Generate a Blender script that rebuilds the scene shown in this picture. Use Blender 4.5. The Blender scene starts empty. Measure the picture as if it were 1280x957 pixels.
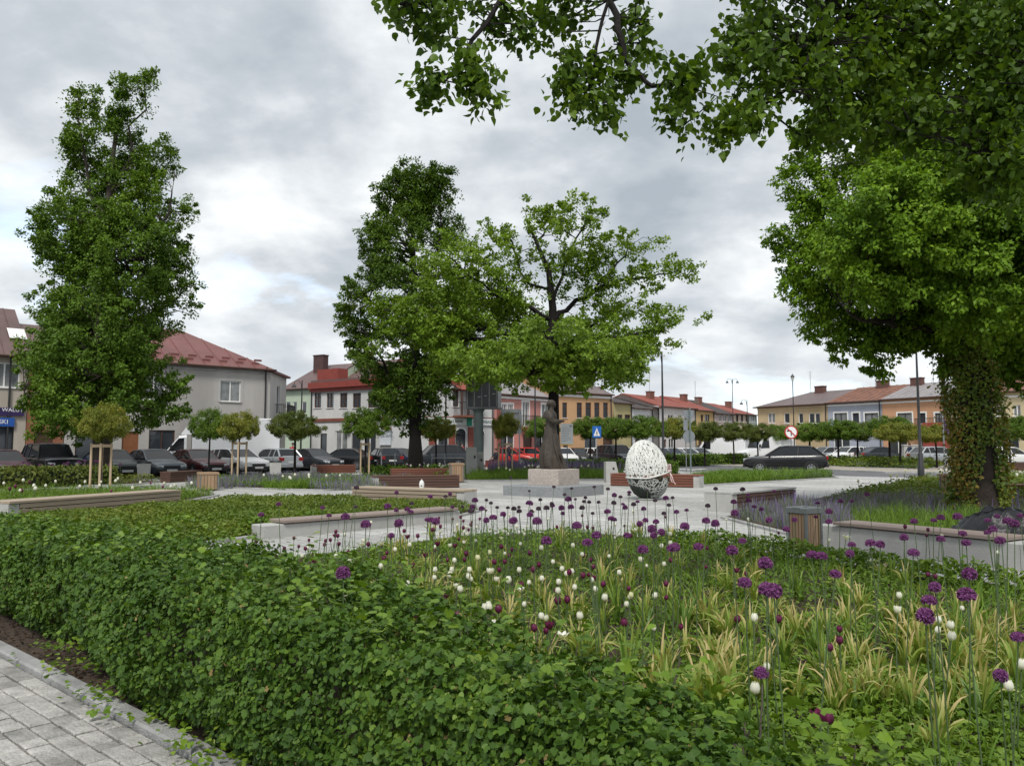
import bpy, math, random
import numpy as np
from mathutils import Vector, Matrix, noise as mnoise
random.seed(11)
rng = np.random.default_rng(11)
R = math.radians
SC = bpy.context.scene
COL = SC.collection
# ------------------------------------------------------------------ camera
FPX, CX, CY, HOR, EYE = 1000.0, 640.0, 478.5, 557.0, 1.6
PIT = math.atan((HOR - CY) / FPX)
CP, SP = math.cos(PIT), math.sin(PIT)
cd = bpy.data.cameras.new('camera'); cam = bpy.data.objects.new('camera', cd); COL.objects.link(cam)
cd.sensor_width = 36; cd.lens = 36 * FPX / 1280; cd.clip_start = .05; cd.clip_end = 3000
cam.location = (0, 0, EYE); cam.rotation_euler = (R(90) + PIT, 0, 0)
SC.camera = cam

def ray(x, y):
    a = (x - CX) / FPX; b = (CY - y) / FPX
    return Vector((a, CP - b * SP, SP + b * CP))
def G(x, y, h=0.0):
    """survey point: where the sight line of a photo point meets the height h"""
    r = ray(x, y); t = (h - EYE) / r.z
    return Vector((r.x * t, r.y * t, h))
def D(x, y, d):
    r = ray(x, y); t = d / r.y
    return Vector((r.x * t, d, EYE + r.z * t))
def X(x, d):
    return D(x, HOR, d).x
# ------------------------------------------------------------------ materials
MATS = {}
def _mat(name):
    m = bpy.data.materials.new(name); m.use_nodes = True
    nt = m.node_tree; b = nt.nodes['Principled BSDF']
    MATS[name] = m
    return m, nt, b
def M(name, col, rough=.7, var=.18, scale=3.0, bump=0.0, metal=0.0, spec=.4, streak=False, dirt=0.0, bscale=None):
    if name in MATS: return MATS[name]
    m, nt, b = _mat(name); N = nt.nodes.new; L = nt.links.new
    tc = N('ShaderNodeTexCoord'); mp = N('ShaderNodeMapping'); L(tc.outputs['Object'], mp.inputs[0])
    if streak: mp.inputs['Scale'].default_value = (1, 1, .18)
    n1 = N('ShaderNodeTexNoise'); n1.inputs['Scale'].default_value = scale; n1.inputs['Detail'].default_value = 6; n1.inputs['Roughness'].default_value = .65
    L(mp.outputs[0], n1.inputs['Vector'])
    rp = N('ShaderNodeValToRGB'); rp.color_ramp.elements[0].position = .3; rp.color_ramp.elements[1].position = .72
    rp.color_ramp.elements[0].color = (*[max(0, c * (1 - var)) for c in col], 1)
    rp.color_ramp.elements[1].color = (*[min(.95, c * (1 + var)) for c in col], 1)
    L(n1.outputs['Fac'], rp.inputs[0]); out = rp.outputs[0]
    if dirt:
        n3 = N('ShaderNodeTexNoise'); n3.inputs['Scale'].default_value = scale * .23; n3.inputs['Detail'].default_value = 8
        L(mp.outputs[0], n3.inputs['Vector'])
        r3 = N('ShaderNodeValToRGB'); r3.color_ramp.elements[0].position = .48; r3.color_ramp.elements[1].position = .7
        L(n3.outputs['Fac'], r3.inputs[0])
        ml = N('ShaderNodeMath'); ml.operation = 'MULTIPLY'; ml.inputs[1].default_value = dirt; L(r3.outputs[0], ml.inputs[0])
        mx = N('ShaderNodeMixRGB'); mx.inputs[2].default_value = (*[c * .45 for c in col], 1)
        L(ml.outputs[0], mx.inputs[0]); L(out, mx.inputs[1]); out = mx.outputs[0]
    L(out, b.inputs['Base Color'])
    b.inputs['Roughness'].default_value = rough; b.inputs['Metallic'].default_value = metal
    b.inputs['Specular IOR Level'].default_value = spec
    if bump:
        n2 = N('ShaderNodeTexNoise'); n2.inputs['Scale'].default_value = bscale or scale * 9; n2.inputs['Detail'].default_value = 4
        L(tc.outputs['Object'], n2.inputs['Vector'])
        bp = N('ShaderNodeBump'); bp.inputs['Strength'].default_value = bump; bp.inputs['Distance'].default_value = .02
        L(n2.outputs['Fac'], bp.inputs['Height']); L(bp.outputs[0], b.inputs['Normal'])
    return m
def leafmat(name, c1, c2, c3=None, trans=.3, rough=.45, spec=.35, patch=.35, pscale=.6, tip=None):
    """leaf tissue: every leaf its own tint, young and old patches mixed by a broad noise"""
    m, nt, b = _mat(name); N = nt.nodes.new; L = nt.links.new
    g = N('ShaderNodeNewGeometry'); tc = N('ShaderNodeTexCoord')
    n = N('ShaderNodeTexNoise'); n.inputs['Scale'].default_value = pscale; n.inputs['Detail'].default_value = 3
    L(tc.outputs['Object'], n.inputs['Vector'])
    rp0 = N('ShaderNodeMapRange'); rp0.inputs[1].default_value = .35; rp0.inputs[2].default_value = .65
    L(n.outputs['Fac'], rp0.inputs[0])
    mx = N('ShaderNodeMix'); mx.data_type = 'FLOAT'; mx.inputs[0].default_value = patch
    L(g.outputs['Random Per Island'], mx.inputs[2]); L(rp0.outputs[0], mx.inputs[3])
    rp = N('ShaderNodeValToRGB'); e = rp.color_ramp.elements
    e[0].position = .12; e[0].color = (*c1, 1); e[1].position = .8; e[1].color = (*c2, 1)
    if c3: z = e.new(.97); z.color = (*c3, 1)
    L(mx.outputs[0], rp.inputs[0])
    class _O: outputs = [rp.outputs[0]]
    if tip:      # withered ends: (colour, height where they start, height where they are complete)
        sz = N('ShaderNodeSeparateXYZ'); L(tc.outputs['Object'], sz.inputs[0]); ad = N('ShaderNodeMath'); ad.operation = 'MULTIPLY_ADD'; ad.inputs[1].default_value = .22
        L(g.outputs['Random Per Island'], ad.inputs[0]); L(sz.outputs[2], ad.inputs[2]); m3 = N('ShaderNodeMapRange'); m3.inputs[1].default_value = tip[1] + .11; m3.inputs[2].default_value = tip[2] + .11; L(ad.outputs[0], m3.inputs[0])
        m4 = N('ShaderNodeMixRGB'); m4.inputs[2].default_value = (*tip[0], 1); L(m3.outputs[0], m4.inputs[0]); L(rp.outputs[0], m4.inputs[1]); _O.outputs = [m4.outputs[0]]
    rp = _O
    L(rp.outputs[0], b.inputs['Base Color'])
    b.inputs['Roughness'].default_value = rough; b.inputs['Specular IOR Level'].default_value = spec
    t = N('ShaderNodeBsdfTranslucent'); hs = N('ShaderNodeMixRGB'); hs.blend_type = 'MULTIPLY'; hs.inputs[0].default_value = 1
    hs.inputs[2].default_value = (1.5, 1.45, .6, 1); L(rp.outputs[0], hs.inputs[1]); L(hs.outputs[0], t.inputs[0])
    ms = N('ShaderNodeMixShader'); ms.inputs[0].default_value = trans
    L(b.outputs[0], ms.inputs[1]); L(t.outputs[0], ms.inputs[2]); L(ms.outputs[0], nt.nodes['Material Output'].inputs[0])
    return m
def brickmat(name, c1, c2, mortar, w, h, msize=.012, rough=.85, rot=0.0, off=.5, bump=.4, nscale=30):
    m, nt, b = _mat(name); N = nt.nodes.new; L = nt.links.new
    tc = N('ShaderNodeTexCoord'); mp = N('ShaderNodeMapping'); mp.inputs['Rotation'].default_value = (0, 0, rot)
    L(tc.outputs['Object'], mp.inputs[0])
    br = N('ShaderNodeTexBrick'); br.inputs['Scale'].default_value = 1; br.inputs['Brick Width'].default_value = w; br.inputs['Row Height'].default_value = h
    br.inputs['Mortar Size'].default_value = msize; br.inputs['Mortar Smooth'].default_value = .3; br.offset = off
    br.inputs['Color1'].default_value = (*c1, 1); br.inputs['Color2'].default_value = (*c2, 1); br.inputs['Mortar'].default_value = (*mortar, 1)
    L(mp.outputs[0], br.inputs['Vector'])
    n = N('ShaderNodeTexNoise'); n.inputs['Scale'].default_value = nscale; n.inputs['Detail'].default_value = 6; L(tc.outputs['Object'], n.inputs['Vector'])
    n2 = N('ShaderNodeTexNoise'); n2.inputs['Scale'].default_value = .35; n2.inputs['Detail'].default_value = 7; L(tc.outputs['Object'], n2.inputs['Vector'])
    ad = N('ShaderNodeMath'); ad.operation = 'ADD'; L(n.outputs['Fac'], ad.inputs[0]); L(n2.outputs['Fac'], ad.inputs[1])
    mr = N('ShaderNodeMapRange'); mr.inputs[1].default_value = .6; mr.inputs[2].default_value = 1.4; mr.inputs[3].default_value = .58; mr.inputs[4].default_value = 1.25
    L(ad.outputs[0], mr.inputs[0])
    mx = N('ShaderNodeMixRGB'); mx.blend_type = 'MULTIPLY'; mx.inputs[0].default_value = 1
    L(br.outputs['Color'], mx.inputs[1]); L(mr.outputs[0], mx.inputs[2]); L(mx.outputs[0], b.inputs['Base Color'])
    b.inputs['Roughness'].default_value = rough
    bp = N('ShaderNodeBump'); bp.inputs['Strength'].default_value = bump; bp.inputs['Distance'].default_value = .01; bp.invert = True
    L(br.outputs['Fac'], bp.inputs['Height']); L(bp.outputs[0], b.inputs['Normal'])
    return m
def woodmat(name, c, rough=.65, var=.3, axis=0):
    m, nt, b = _mat(name); N = nt.nodes.new; L = nt.links.new
    tc = N('ShaderNodeTexCoord'); mp = N('ShaderNodeMapping'); s = [14, 14, 14]; s[axis] = .9; mp.inputs['Scale'].default_value = s
    L(tc.outputs['Object'], mp.inputs[0])
    n = N('ShaderNodeTexNoise'); n.inputs['Scale'].default_value = 2; n.inputs['Detail'].default_value = 6; L(mp.outputs[0], n.inputs['Vector'])
    g = N('ShaderNodeNewGeometry')
    ad = N('ShaderNodeMath'); ad.operation = 'MULTIPLY_ADD'; ad.inputs[1].default_value = .55; L(g.outputs['Random Per Island'], ad.inputs[0])
    ml = N('ShaderNodeMath'); ml.operation = 'MULTIPLY'; ml.inputs[1].default_value = .55; L(n.outputs['Fac'], ml.inputs[0]); L(ml.outputs[0], ad.inputs[2])
    rp = N('ShaderNodeValToRGB'); rp.color_ramp.elements[0].position = .15; rp.color_ramp.elements[1].position = .85
    rp.color_ramp.elements[0].color = (*[k * (1 - var) for k in c], 1); rp.color_ramp.elements[1].color = (*[k * (1 + var) for k in c], 1)
    L(ad.outputs[0], rp.inputs[0]); L(rp.outputs[0], b.inputs['Base Color']); b.inputs['Roughness'].default_value = rough
    bp = N('ShaderNodeBump'); bp.inputs['Strength'].default_value = .25; bp.inputs['Distance'].default_value = .004
    L(n.outputs['Fac'], bp.inputs['Height']); L(bp.outputs[0], b.inputs['Normal'])
    return m
# ------------------------------------------------------------------ mesh helpers
class MB:
    def __init__(s): s.v = []; s.f = []; s.m = []; s.cur = 0
    def add(s, vs, fs):
        o = len(s.v); s.v.extend([tuple(p) for p in vs])
        for f in fs: s.f.append([i + o for i in f]); s.m.append(s.cur)
        return s
    def mat(s, i): s.cur = i; return s
    def box(s, x0, x1, y0, y1, z0, z1, c=0.0):
        if c <= 0:
            v = [(x, y, z) for z in (z0, z1) for x, y in ((x0, y0), (x1, y0), (x1, y1), (x0, y1))]
            return s.add(v, [(3, 2, 1, 0), (4, 5, 6, 7), (0, 1, 5, 4), (1, 2, 6, 5), (2, 3, 7, 6), (3, 0, 4, 7)])
        def ring(z, k): return [(x0 + k, y0 + k, z), (x1 - k, y0 + k, z), (x1 - k, y1 - k, z), (x0 + k, y1 - k, z)]
        return s.loft([ring(z0, 0), ring(z1 - c, 0), ring(z1, c)])
    def obox(s, p, q, w, z0, z1, c=0.0):
        """a box along the segment p-q (plan), w wide"""
        p = Vector((p[0], p[1])); q = Vector((q[0], q[1])); d = (q - p).normalized(); n = Vector((-d.y, d.x)) * (w / 2)
        r = [p + n, p - n, q - n, q + n]
        def ring(z, k):
            return [(a.x, a.y, z) for a in (p + n * (1 - 2 * k / w) + d * k, p - n * (1 - 2 * k / w) + d * k, q - n * (1 - 2 * k / w) - d * k, q + n * (1 - 2 * k / w) - d * k)]
        return s.loft([ring(z0, 0), ring(z1 - c, 0), ring(z1, c)] if c else [ring(z0, 0), ring(z1, 0)])
    def loft(s, rings, cap=True, closed=True):
        n = len(rings[0]); vs = [p for r in rings for p in r]; fs = []
        for i in range(len(rings) - 1):
            for j in range(n if closed else n - 1):
                k = (j + 1) % n; fs.append((i * n + j, i * n + k, (i + 1) * n + k, (i + 1) * n + j))
        if cap and closed: fs.append(tuple(range(n - 1, -1, -1))); fs.append(tuple(range((len(rings) - 1) * n, len(rings) * n)))
        return s.add(vs, fs)
    def prism(s, poly, z0, z1): return s.loft([[(x, y, z0) for x, y in poly], [(x, y, z1) for x, y in poly]])
    def tube(s, pts, rad, n=6):
        pts = [Vector(p) for p in pts]
        if not hasattr(rad, '__len__'): rad = [rad] * len(pts)
        rings = []; ref = None
        for i, p in enumerate(pts):
            t = (pts[min(i + 1, len(pts) - 1)] - pts[max(i - 1, 0)])
            t = t.normalized() if t.length > 1e-9 else Vector((0, 0, 1))
            if ref is None: ref = t.orthogonal().normalized()
            a = (ref - t * ref.dot(t)); a = a.normalized() if a.length > 1e-6 else t.orthogonal().normalized(); ref = a; b = t.cross(a)
            rings.append([p + (a * math.cos(2 * math.pi * k / n) + b * math.sin(2 * math.pi * k / n)) * rad[i] for k in range(n)])
        return s.loft(rings)
    def lathe(s, prof, n=16, c=(0, 0, 0), axis='z', cap=True):
        rings = []
        for r, z in prof:
            rg = []
            for k in range(n):
                a = 2 * math.pi * k / n; u, v = r * math.cos(a), r * math.sin(a)
                rg.append((c[0] + u, c[1] + v, c[2] + z) if axis == 'z' else (c[0] + u, c[1] + z, c[2] + v) if axis == 'y' else (c[0] + z, c[1] + u, c[2] + v))
            rings.append(rg)
        return s.loft(rings, cap)
    def ell(s, c, r, n=12, m=7):
        return s.lathe_xyz(c, r, n, m)
    def lathe_xyz(s, c, r, n, m):
        rings = []
        for i in range(m + 1):
            ph = math.pi * (i + .001) / (m + .002) - math.pi / 2
            rings.append([(c[0] + r[0] * math.cos(ph) * math.cos(2 * math.pi * k / n), c[1] + r[1] * math.cos(ph) * math.sin(2 * math.pi * k / n), c[2] + r[2] * math.sin(ph)) for k in range(n)])
        return s.loft(rings)
    def build(s, name, mats, parent=None, smooth=False, ang=40, loc=None):
        me = bpy.data.meshes.new(name); me.from_pydata(s.v, [], s.f)
        for m in (mats if isinstance(mats, (list, tuple)) else [mats]): me.materials.append(m)
        if any(s.m): me.polygons.foreach_set('material_index', s.m)
        fixn(me)
        if smooth:
            me.polygons.foreach_set('use_smooth', [True] * len(me.polygons)); me.set_sharp_from_angle(angle=R(ang))
        return link(name, me, parent, loc)
def fixn(me):
    import bmesh
    bm = bmesh.new(); bm.from_mesh(me); bmesh.ops.recalc_face_normals(bm, faces=bm.faces); bm.to_mesh(me); bm.free()
def link(name, me, parent=None, loc=None):
    o = bpy.data.objects.new(name, me); COL.objects.link(o)
    if parent: o.parent = parent
    if loc is not None: o.location = loc
    return o
def np_mesh(name, V, Fc, mat, parent=None, smooth=False, loc=None, mi=None):
    """V (n,3), Fc (m,k): one mesh of equal polygons"""
    me = bpy.data.meshes.new(name); V = np.ascontiguousarray(V, dtype=np.float32); Fc = np.ascontiguousarray(Fc, dtype=np.int32)
    m, k = Fc.shape
    me.vertices.add(len(V)); me.vertices.foreach_set('co', V.ravel())
    me.loops.add(m * k); me.loops.foreach_set('vertex_index', Fc.ravel())
    me.polygons.add(m); me.polygons.foreach_set('loop_start', np.arange(m, dtype=np.int32) * k)
    for q in (mat if isinstance(mat, (list, tuple)) else [mat]): me.materials.append(q)
    if mi is not None: me.polygons.foreach_set('material_index', np.asarray(mi, dtype=np.int32))
    if smooth: me.polygons.foreach_set('use_smooth', np.ones(m, dtype=bool))
    me.update(calc_edges=True)
    return link(name, me, parent, loc)
def tag(o, label=None, cat=None, group=None, kind=None):
    if label: o['label'] = label
    if cat: o['category'] = cat
    if group: o['group'] = group
    if kind: o['kind'] = kind
    return o
def thing(name, label, cat, loc=(0, 0, 0), rz=0.0, group=None):
    o = bpy.data.objects.new(name, None); COL.objects.link(o); o.location = loc; o.rotation_euler = (0, 0, rz)
    o.empty_display_size = .2
    return tag(o, label, cat, group)
def struct(o): o['kind'] = 'structure'; return o
KIDS = {}
def dup(root, loc, rz=0.0, label=None, group=None, sc=None):
    """a thing with its own copies of every part and sub-part"""
    def cp(o, par):
        c = o.copy(); COL.objects.link(c)
        if par: c.parent = par
        for ch in list(o.children): cp(ch, c)
        return c
    r = cp(root, None); r.location = loc; r.rotation_euler = (0, 0, rz)
    if label: r['label'] = label
    if group: r['group'] = group
    if sc: r.scale = (sc, sc, sc) if not hasattr(sc, '__len__') else sc
    return r
# leaf templates: (x along, y across, z up) and polygons of one size
def T_diamond(): return np.array([(0, 0, 0), (.45, .3, .08), (1, 0, -.05), (.45, -.3, .08)]), np.array([(0, 1, 2), (0, 2, 3)])
def T_heart():
    v = [(0, 0, 0), (.1, .36, .05), (.42, .46, .08), (.75, .26, .02), (1.08, 0, -.12), (.75, -.26, .02), (.42, -.46, .08), (.1, -.36, .05), (.5, 0, -.03)]
    return np.array(v), np.array([(0, 1, 8), (1, 2, 8), (2, 3, 8), (3, 4, 8), (4, 5, 8), (5, 6, 8), (6, 7, 8), (7, 0, 8)])
def T_lobed():
    v = [(0, 0, 0), (.02, .3, .04), (.32, .56, -.02), (.45, .32, .05), (.62, .4, .03), (1, 0, -.1), (.62, -.4, .03), (.45, -.32, .05), (.32, -.56, -.02), (.02, -.3, .04), (.4, 0, -.05)]
    return np.array(v), np.array([(i, (i + 1) % 10, 10) for i in range(10)])
def T_oak():
    v = [(0, 0, 0), (.3, .22, .05), (.4, .1, .04), (.65, .34, .02), (1, 0, -.08), (.65, -.34, .02), (.4, -.1, .04), (.3, -.22, .05), (.5, 0, 0)]
    return np.array(v), np.array([(i, (i + 1) % 8, 8) for i in range(8)])
def T_blade(w=.05, bend=.35):
    v = []; 
    for t, ww, z in ((0, 1, 0), (.4, .9, .0), (.75, .6, -bend * .35), (1, .12, -bend)): v += [(t, w * ww / 2, z), (t, -w * ww / 2, z)]
    return np.array(v), np.array([(0, 1, 3, 2), (2, 3, 5, 4), (4, 5, 7, 6)])
def norm(a): return a / np.maximum(np.linalg.norm(a, axis=1, keepdims=True), 1e-9)
def scatter(name, P, Dv, N, size, T, mat, parent=None, loc=None, smooth=False):
    """place template T at points P, its length along Dv, its face towards N"""
    tv, tf = T; n = len(P)
    d = norm(Dv); N = N - d * np.sum(N * d, axis=1, keepdims=True); nn = norm(N); b = np.cross(nn, d)
    s = (np.ones(n) * size)[:, None, None]
    V = P[:, None, :] + s * (tv[None, :, 0, None] * d[:, None, :] + tv[None, :, 1, None] * b[:, None, :] + tv[None, :, 2, None] * nn[:, None, :])
    k = len(tv); Fc = (tf[None] + (np.arange(n) * k)[:, None, None]).reshape(-1, tf.shape[1])
    return np_mesh(name, V.reshape(-1, 3), Fc, mat, parent, smooth, loc)
def rdir(n): return norm(rng.normal(size=(n, 3)))
def inpoly(px, py, poly):
    c = np.zeros(len(px), bool); n = len(poly); j = n - 1
    for i in range(n):
        xi, yi = poly[i][0], poly[i][1]; xj, yj = poly[j][0], poly[j][1]
        cond = ((yi > py) != (yj > py)) & (px < (xj - xi) * (py - yi) / ((yj - yi) + 1e-12) + xi); c ^= cond; j = i
    return c
def sample_poly(poly, n):
    a = np.array([p[:2] for p in poly]); lo, hi = a.min(0), a.max(0); out = np.zeros((0, 2))
    while len(out) < n:
        q = rng.uniform(lo, hi, size=(n * 2, 2)); q = q[inpoly(q[:, 0], q[:, 1], poly)]; out = np.vstack([out, q])
    return out[:n]
def fbm(xy, s, seed=0.0):
    """cheap smooth lumps in -1..1"""
    r = np.random.default_rng(int(seed * 100) + 5); o = np.zeros(len(xy))
    for k in range(7):
        a = r.uniform(0, 6.28); f = s * r.uniform(.6, 2.2); ph = r.uniform(0, 6.28)
        o += np.sin((xy[:, 0] * math.cos(a) + xy[:, 1] * math.sin(a)) * f + ph)
    return o / 4.2
# ------------------------------------------------------------------ world, sun, view
SUN_EL, SUN_AZ = R(52), R(188)
w = bpy.data.worlds.new('World'); SC.world = w; w.use_nodes = True
nt = w.node_tree; nt.nodes.clear(); N = nt.nodes.new; L = nt.links.new
out = N('ShaderNodeOutputWorld'); bg = N('ShaderNodeBackground'); L(bg.outputs[0], out.inputs[0]); bg.inputs[1].default_value = .1
sky = N('ShaderNodeTexSky'); sky.sky_type = 'NISHITA'; sky.sun_disc = False; sky.sun_elevation = SUN_EL; sky.sun_rotation = SUN_AZ
tc = N('ShaderNodeTexCoord'); sx = N('ShaderNodeSeparateXYZ'); L(tc.outputs['Generated'], sx.inputs[0])
def mth(op, a, b=None, c=None):
    n = N('ShaderNodeMath'); n.operation = op
    for i, v in enumerate((a, b, c)):
        if v is None: continue
        if isinstance(v, (int, float)): n.inputs[i].default_value = v
        else: L(v, n.inputs[i])
    return n.outputs[0]
zz = mth('ADD', mth('MAXIMUM', sx.outputs[2], 0.0), .30)
cb = N('ShaderNodeCombineXYZ'); L(mth('DIVIDE', sx.outputs[0], zz), cb.inputs[0]); L(mth('DIVIDE', sx.outputs[1], zz), cb.inputs[1])
def nz(scale, detail, rough, dist, off):
    mp = N('ShaderNodeMapping'); mp.inputs['Location'].default_value = off; L(cb.outputs[0], mp.inputs[0])
    n = N('ShaderNodeTexNoise'); n.inputs['Scale'].default_value = scale; n.inputs['Detail'].default_value = detail; n.inputs['Roughness'].default_value = rough
    n.inputs['Distortion'].default_value = dist; L(mp.outputs[0], n.inputs['Vector']); return n.outputs['Fac']
big = nz(.75, 4, .5, .1, (3.1, 1.7, 0)); mid = nz(2.3, 10, .55, .12, (.4, 5.2, 0)); gap = nz(1.3, 7, .55, .4, (8.2, 2.2, 0))
dens = mth('ADD', mth('MULTIPLY', big, .40), mth('MULTIPLY', mid, .67))
rp = N('ShaderNodeValToRGB'); e = rp.color_ramp.elements
e[0].position = .41; e[0].color = (2.3, 2.6, 2.9, 1); e[1].position = .66; e[1].color = (6.1, 6.2, 6.25, 1)
q = e.new(.49); q.color = (3.1, 3.35, 3.6, 1); q = e.new(.57); q.color = (4.4, 4.6, 4.75, 1)
L(dens, rp.inputs[0])
mr = N('ShaderNodeMapRange'); mr.inputs[1].default_value = .57; mr.inputs[2].default_value = .68; L(gap, mr.inputs[0])
skb = N('ShaderNodeMixRGB'); skb.blend_type = 'ADD'; skb.inputs[0].default_value = 1; L(sky.outputs[0], skb.inputs[1]); skb.inputs[2].default_value = (2.6, 3.2, 4.0, 1)
mx = N('ShaderNodeMixRGB'); L(mth('MULTIPLY', mr.outputs[0], .75), mx.inputs[0]); L(rp.outputs[0], mx.inputs[1]); L(skb.outputs[0], mx.inputs[2])
# brighter, flatter cloud low over the roofs
hz = N('ShaderNodeMapRange'); hz.inputs[1].default_value = .0; hz.inputs[2].default_value = .22; hz.inputs[3].default_value = .6; hz.inputs[4].default_value = 0; L(sx.outputs[2], hz.inputs[0])
mx2 = N('ShaderNodeMixRGB'); L(hz.outputs[0], mx2.inputs[0]); L(mx.outputs[0], mx2.inputs[1]); mx2.inputs[2].default_value = (4.7, 4.9, 5.05, 1)
L(mx2.outputs[0], bg.inputs[0])
sl = bpy.data.lights.new('sun', 'SUN'); so = bpy.data.objects.new('sun', sl); COL.objects.link(so)
sl.energy = 1.5; sl.angle = R(14); sl.color = (1, .96, .9); sl.specular_factor = .35
# sky sun_rotation is measured from +Y clockwise: point the lamp from the same bearing
sd = Vector((math.sin(SUN_AZ) * math.cos(SUN_EL), math.cos(SUN_AZ) * math.cos(SUN_EL), math.sin(SUN_EL)))
so.rotation_euler = (-sd).to_track_quat('-Z', 'Y').to_euler(); so.location = sd * 50
vs = SC.view_settings; vs.view_transform = 'Standard'; vs.look = 'None'; vs.exposure = .97; vs.gamma = 1; vs.use_curve_mapping = False
SC.cycles.max_bounces = 6; SC.cycles.diffuse_bounces = 3; SC.cycles.glossy_bounces = 2; SC.cycles.transmission_bounces = 3; SC.cycles.transparent_max_bounces = 4
# ------------------------------------------------------------------ ground, road, plaza
m_asph = M('asphalt', (.13, .13, .135), .9, .22, 1.2, .5, bscale=60, dirt=.3)
m_plaza = brickmat('plaza_slabs', (.47, .465, .44), (.37, .367, .35), (.12, .12, .11), .8, .4, .011, rot=R(41), bump=.2, nscale=12)
m_beige = brickmat('beige_pavers', (.40, .36, .29), (.36, .32, .26), (.2, .18, .15), .2, .1, .006, rot=R(20), nscale=14)
m_kerb = M('kerb_concrete', (.36, .36, .35), .9, .2, 4, .4, dirt=.5, bscale=70)
m_soil = M('soil', (.055, .038, .026), .95, .5, 12, .9, bscale=40)
def flat(name, poly, z, mat): return struct(MB().add([(p[0], p[1], z) for p in poly], [tuple(range(len(poly)))]).build(name, mat))
flat('ground', [(-700, -300), (700, -300), (700, 900), (-700, 900)], 0, m_asph)
PLAZA = [(-40, -20), (50, -20), (60, 22), (24, 35), (17, 39.5), (11.5, 47), (5, 50), (-6, 48), (-13, 41), (-21, 33), (-34, 20), (-40, 10)]
flat('plaza_paving', PLAZA, .085, m_plaza)
def kerbs(name, pts, w=.15, z0=0, z1=.1, closed=False, mat=None, seg=1.0, gap=.006):
    mb = MB(); P = [Vector((p[0], p[1])) for p in pts]
    if closed: P.append(P[0])
    for a, b in zip(P, P[1:]):
        n = max(1, int((b - a).length / seg)); 
        for i in range(n):
            p = a.lerp(b, i / n); q = a.lerp(b, (i + 1) / n); d = (q - p).normalized() * gap
            mb.obox(p + d, q - d, w, z0, z1, min(.012, w * .2))
    return struct(mb.build(name, mat or m_kerb))
kerbs('kerb', PLAZA[2:], .16, 0, .1)
FARP = [(13, 92), (15.5, 66), (22, 47.5), (32, 43), (62, 34), (70, 60), (47, 62), (31, 90)]
flat('pavement', FARP, .1, m_beige); kerbs('kerb', FARP[:6], .22, 0, .112)
flat('pavement', [(-50, 20), (-29, 42.5), (-20, 52), (-16, 63), (-9, 58.2), (-2, 64), (3, 68), (10, 75), (32, 103), (28, 103), (9, 73.5), (2, 66.5), (-2.5, 62.2), (-9, 56.2), (-17, 61), (-21.5, 52), (-30, 42), (-52, 20)][::-1], .1, m_beige)
# zebra bars and a lane line on the carriageway
m_paint = M('road_paint', (.62, .62, .6), .8, .12, 8, dirt=.4)
mb = MB()
for i in range(6):
    c = Vector((8.0 + i * .9, 57.5 - i * .6)); dv = Vector((.55, .83)) * 1.6; nv = Vector((.83, -.55)) * .25
    mb.add([(*(c - dv - nv), .008), (*(c + dv - nv), .008), (*(c + dv + nv), .008), (*(c - dv + nv), .008)], [(0, 1, 2, 3)])
struct(mb.build('road_markings', m_paint))
# ------------------------------------------------------------------ foreground footpath of small concrete setts
KD = Vector((.747, -.665)); KN = Vector((.665, .747)); K0 = Vector((-1.5, 4.0))     # kerb line, direction, inward normal
def K(t, s=0.0): return K0 + KD * t + KN * s
m_sett = M('setts', (.36, .35, .325), .9, .35, 9, .7, bscale=55, dirt=.5)
nt_ = m_sett.node_tree; b_ = nt_.nodes['Principled BSDF']; lk = b_.inputs['Base Color'].links[0].from_socket
g_ = nt_.nodes.new('ShaderNodeNewGeometry'); mr_ = nt_.nodes.new('ShaderNodeMapRange'); mr_.inputs[3].default_value = .74; mr_.inputs[4].default_value = 1.2
nt_.links.new(g_.outputs['Random Per Island'], mr_.inputs[0]); mm = nt_.nodes.new('ShaderNodeMixRGB'); mm.blend_type = 'MULTIPLY'; mm.inputs[0].default_value = 1
nt_.links.new(lk, mm.inputs[1]); nt_.links.new(mr_.outputs[0], mm.inputs[2]); nt_.links.new(mm.outputs[0], b_.inputs['Base Color'])
flat('footpath_bed', [K(-30, -.06), K(12, -.06), K(12, -6), K(-30, -6)], .09, M('joint_sand', (.10, .09, .075), .95, .3, 20))
mb = MB(); s = -.062
rr = random.Random(4)
while s > -3.4:
    hgt = rr.choice((.09, .12, .12, .15)); t = -9.0 + rr.random() * .1
    while t < 2.5:
        wd = rr.choice((.10, .12, .16, .19, .22)); g = .005
        z = .107 + rr.uniform(-.004, .004); c = .009
        a = [K(t + g + rr.uniform(0, .003), s - g), K(t + wd - g, s - g - rr.uniform(0, .003)), K(t + wd - g, s - hgt + g), K(t + g, s - hgt + g + rr.uniform(0, .003))]
        ctr = sum(a, Vector((0, 0))) / 4
        b = [p + (ctr - p).normalized() * c * 1.4 for p in a]
        mb.loft([[(p.x, p.y, .08) for p in a], [(p.x, p.y, z - c * .7) for p in a], [(p.x, p.y, z) for p in b]])
        t += wd
    s -= hgt
struct(mb.build('footpath', m_sett))
kerbs('kerb', [K(-14), K(6)], .11, .02, .145, seg=1.0, mat=M('kerb_near', (.33, .33, .32), .9, .25, 7, .6, dirt=.55, bscale=90))
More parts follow.
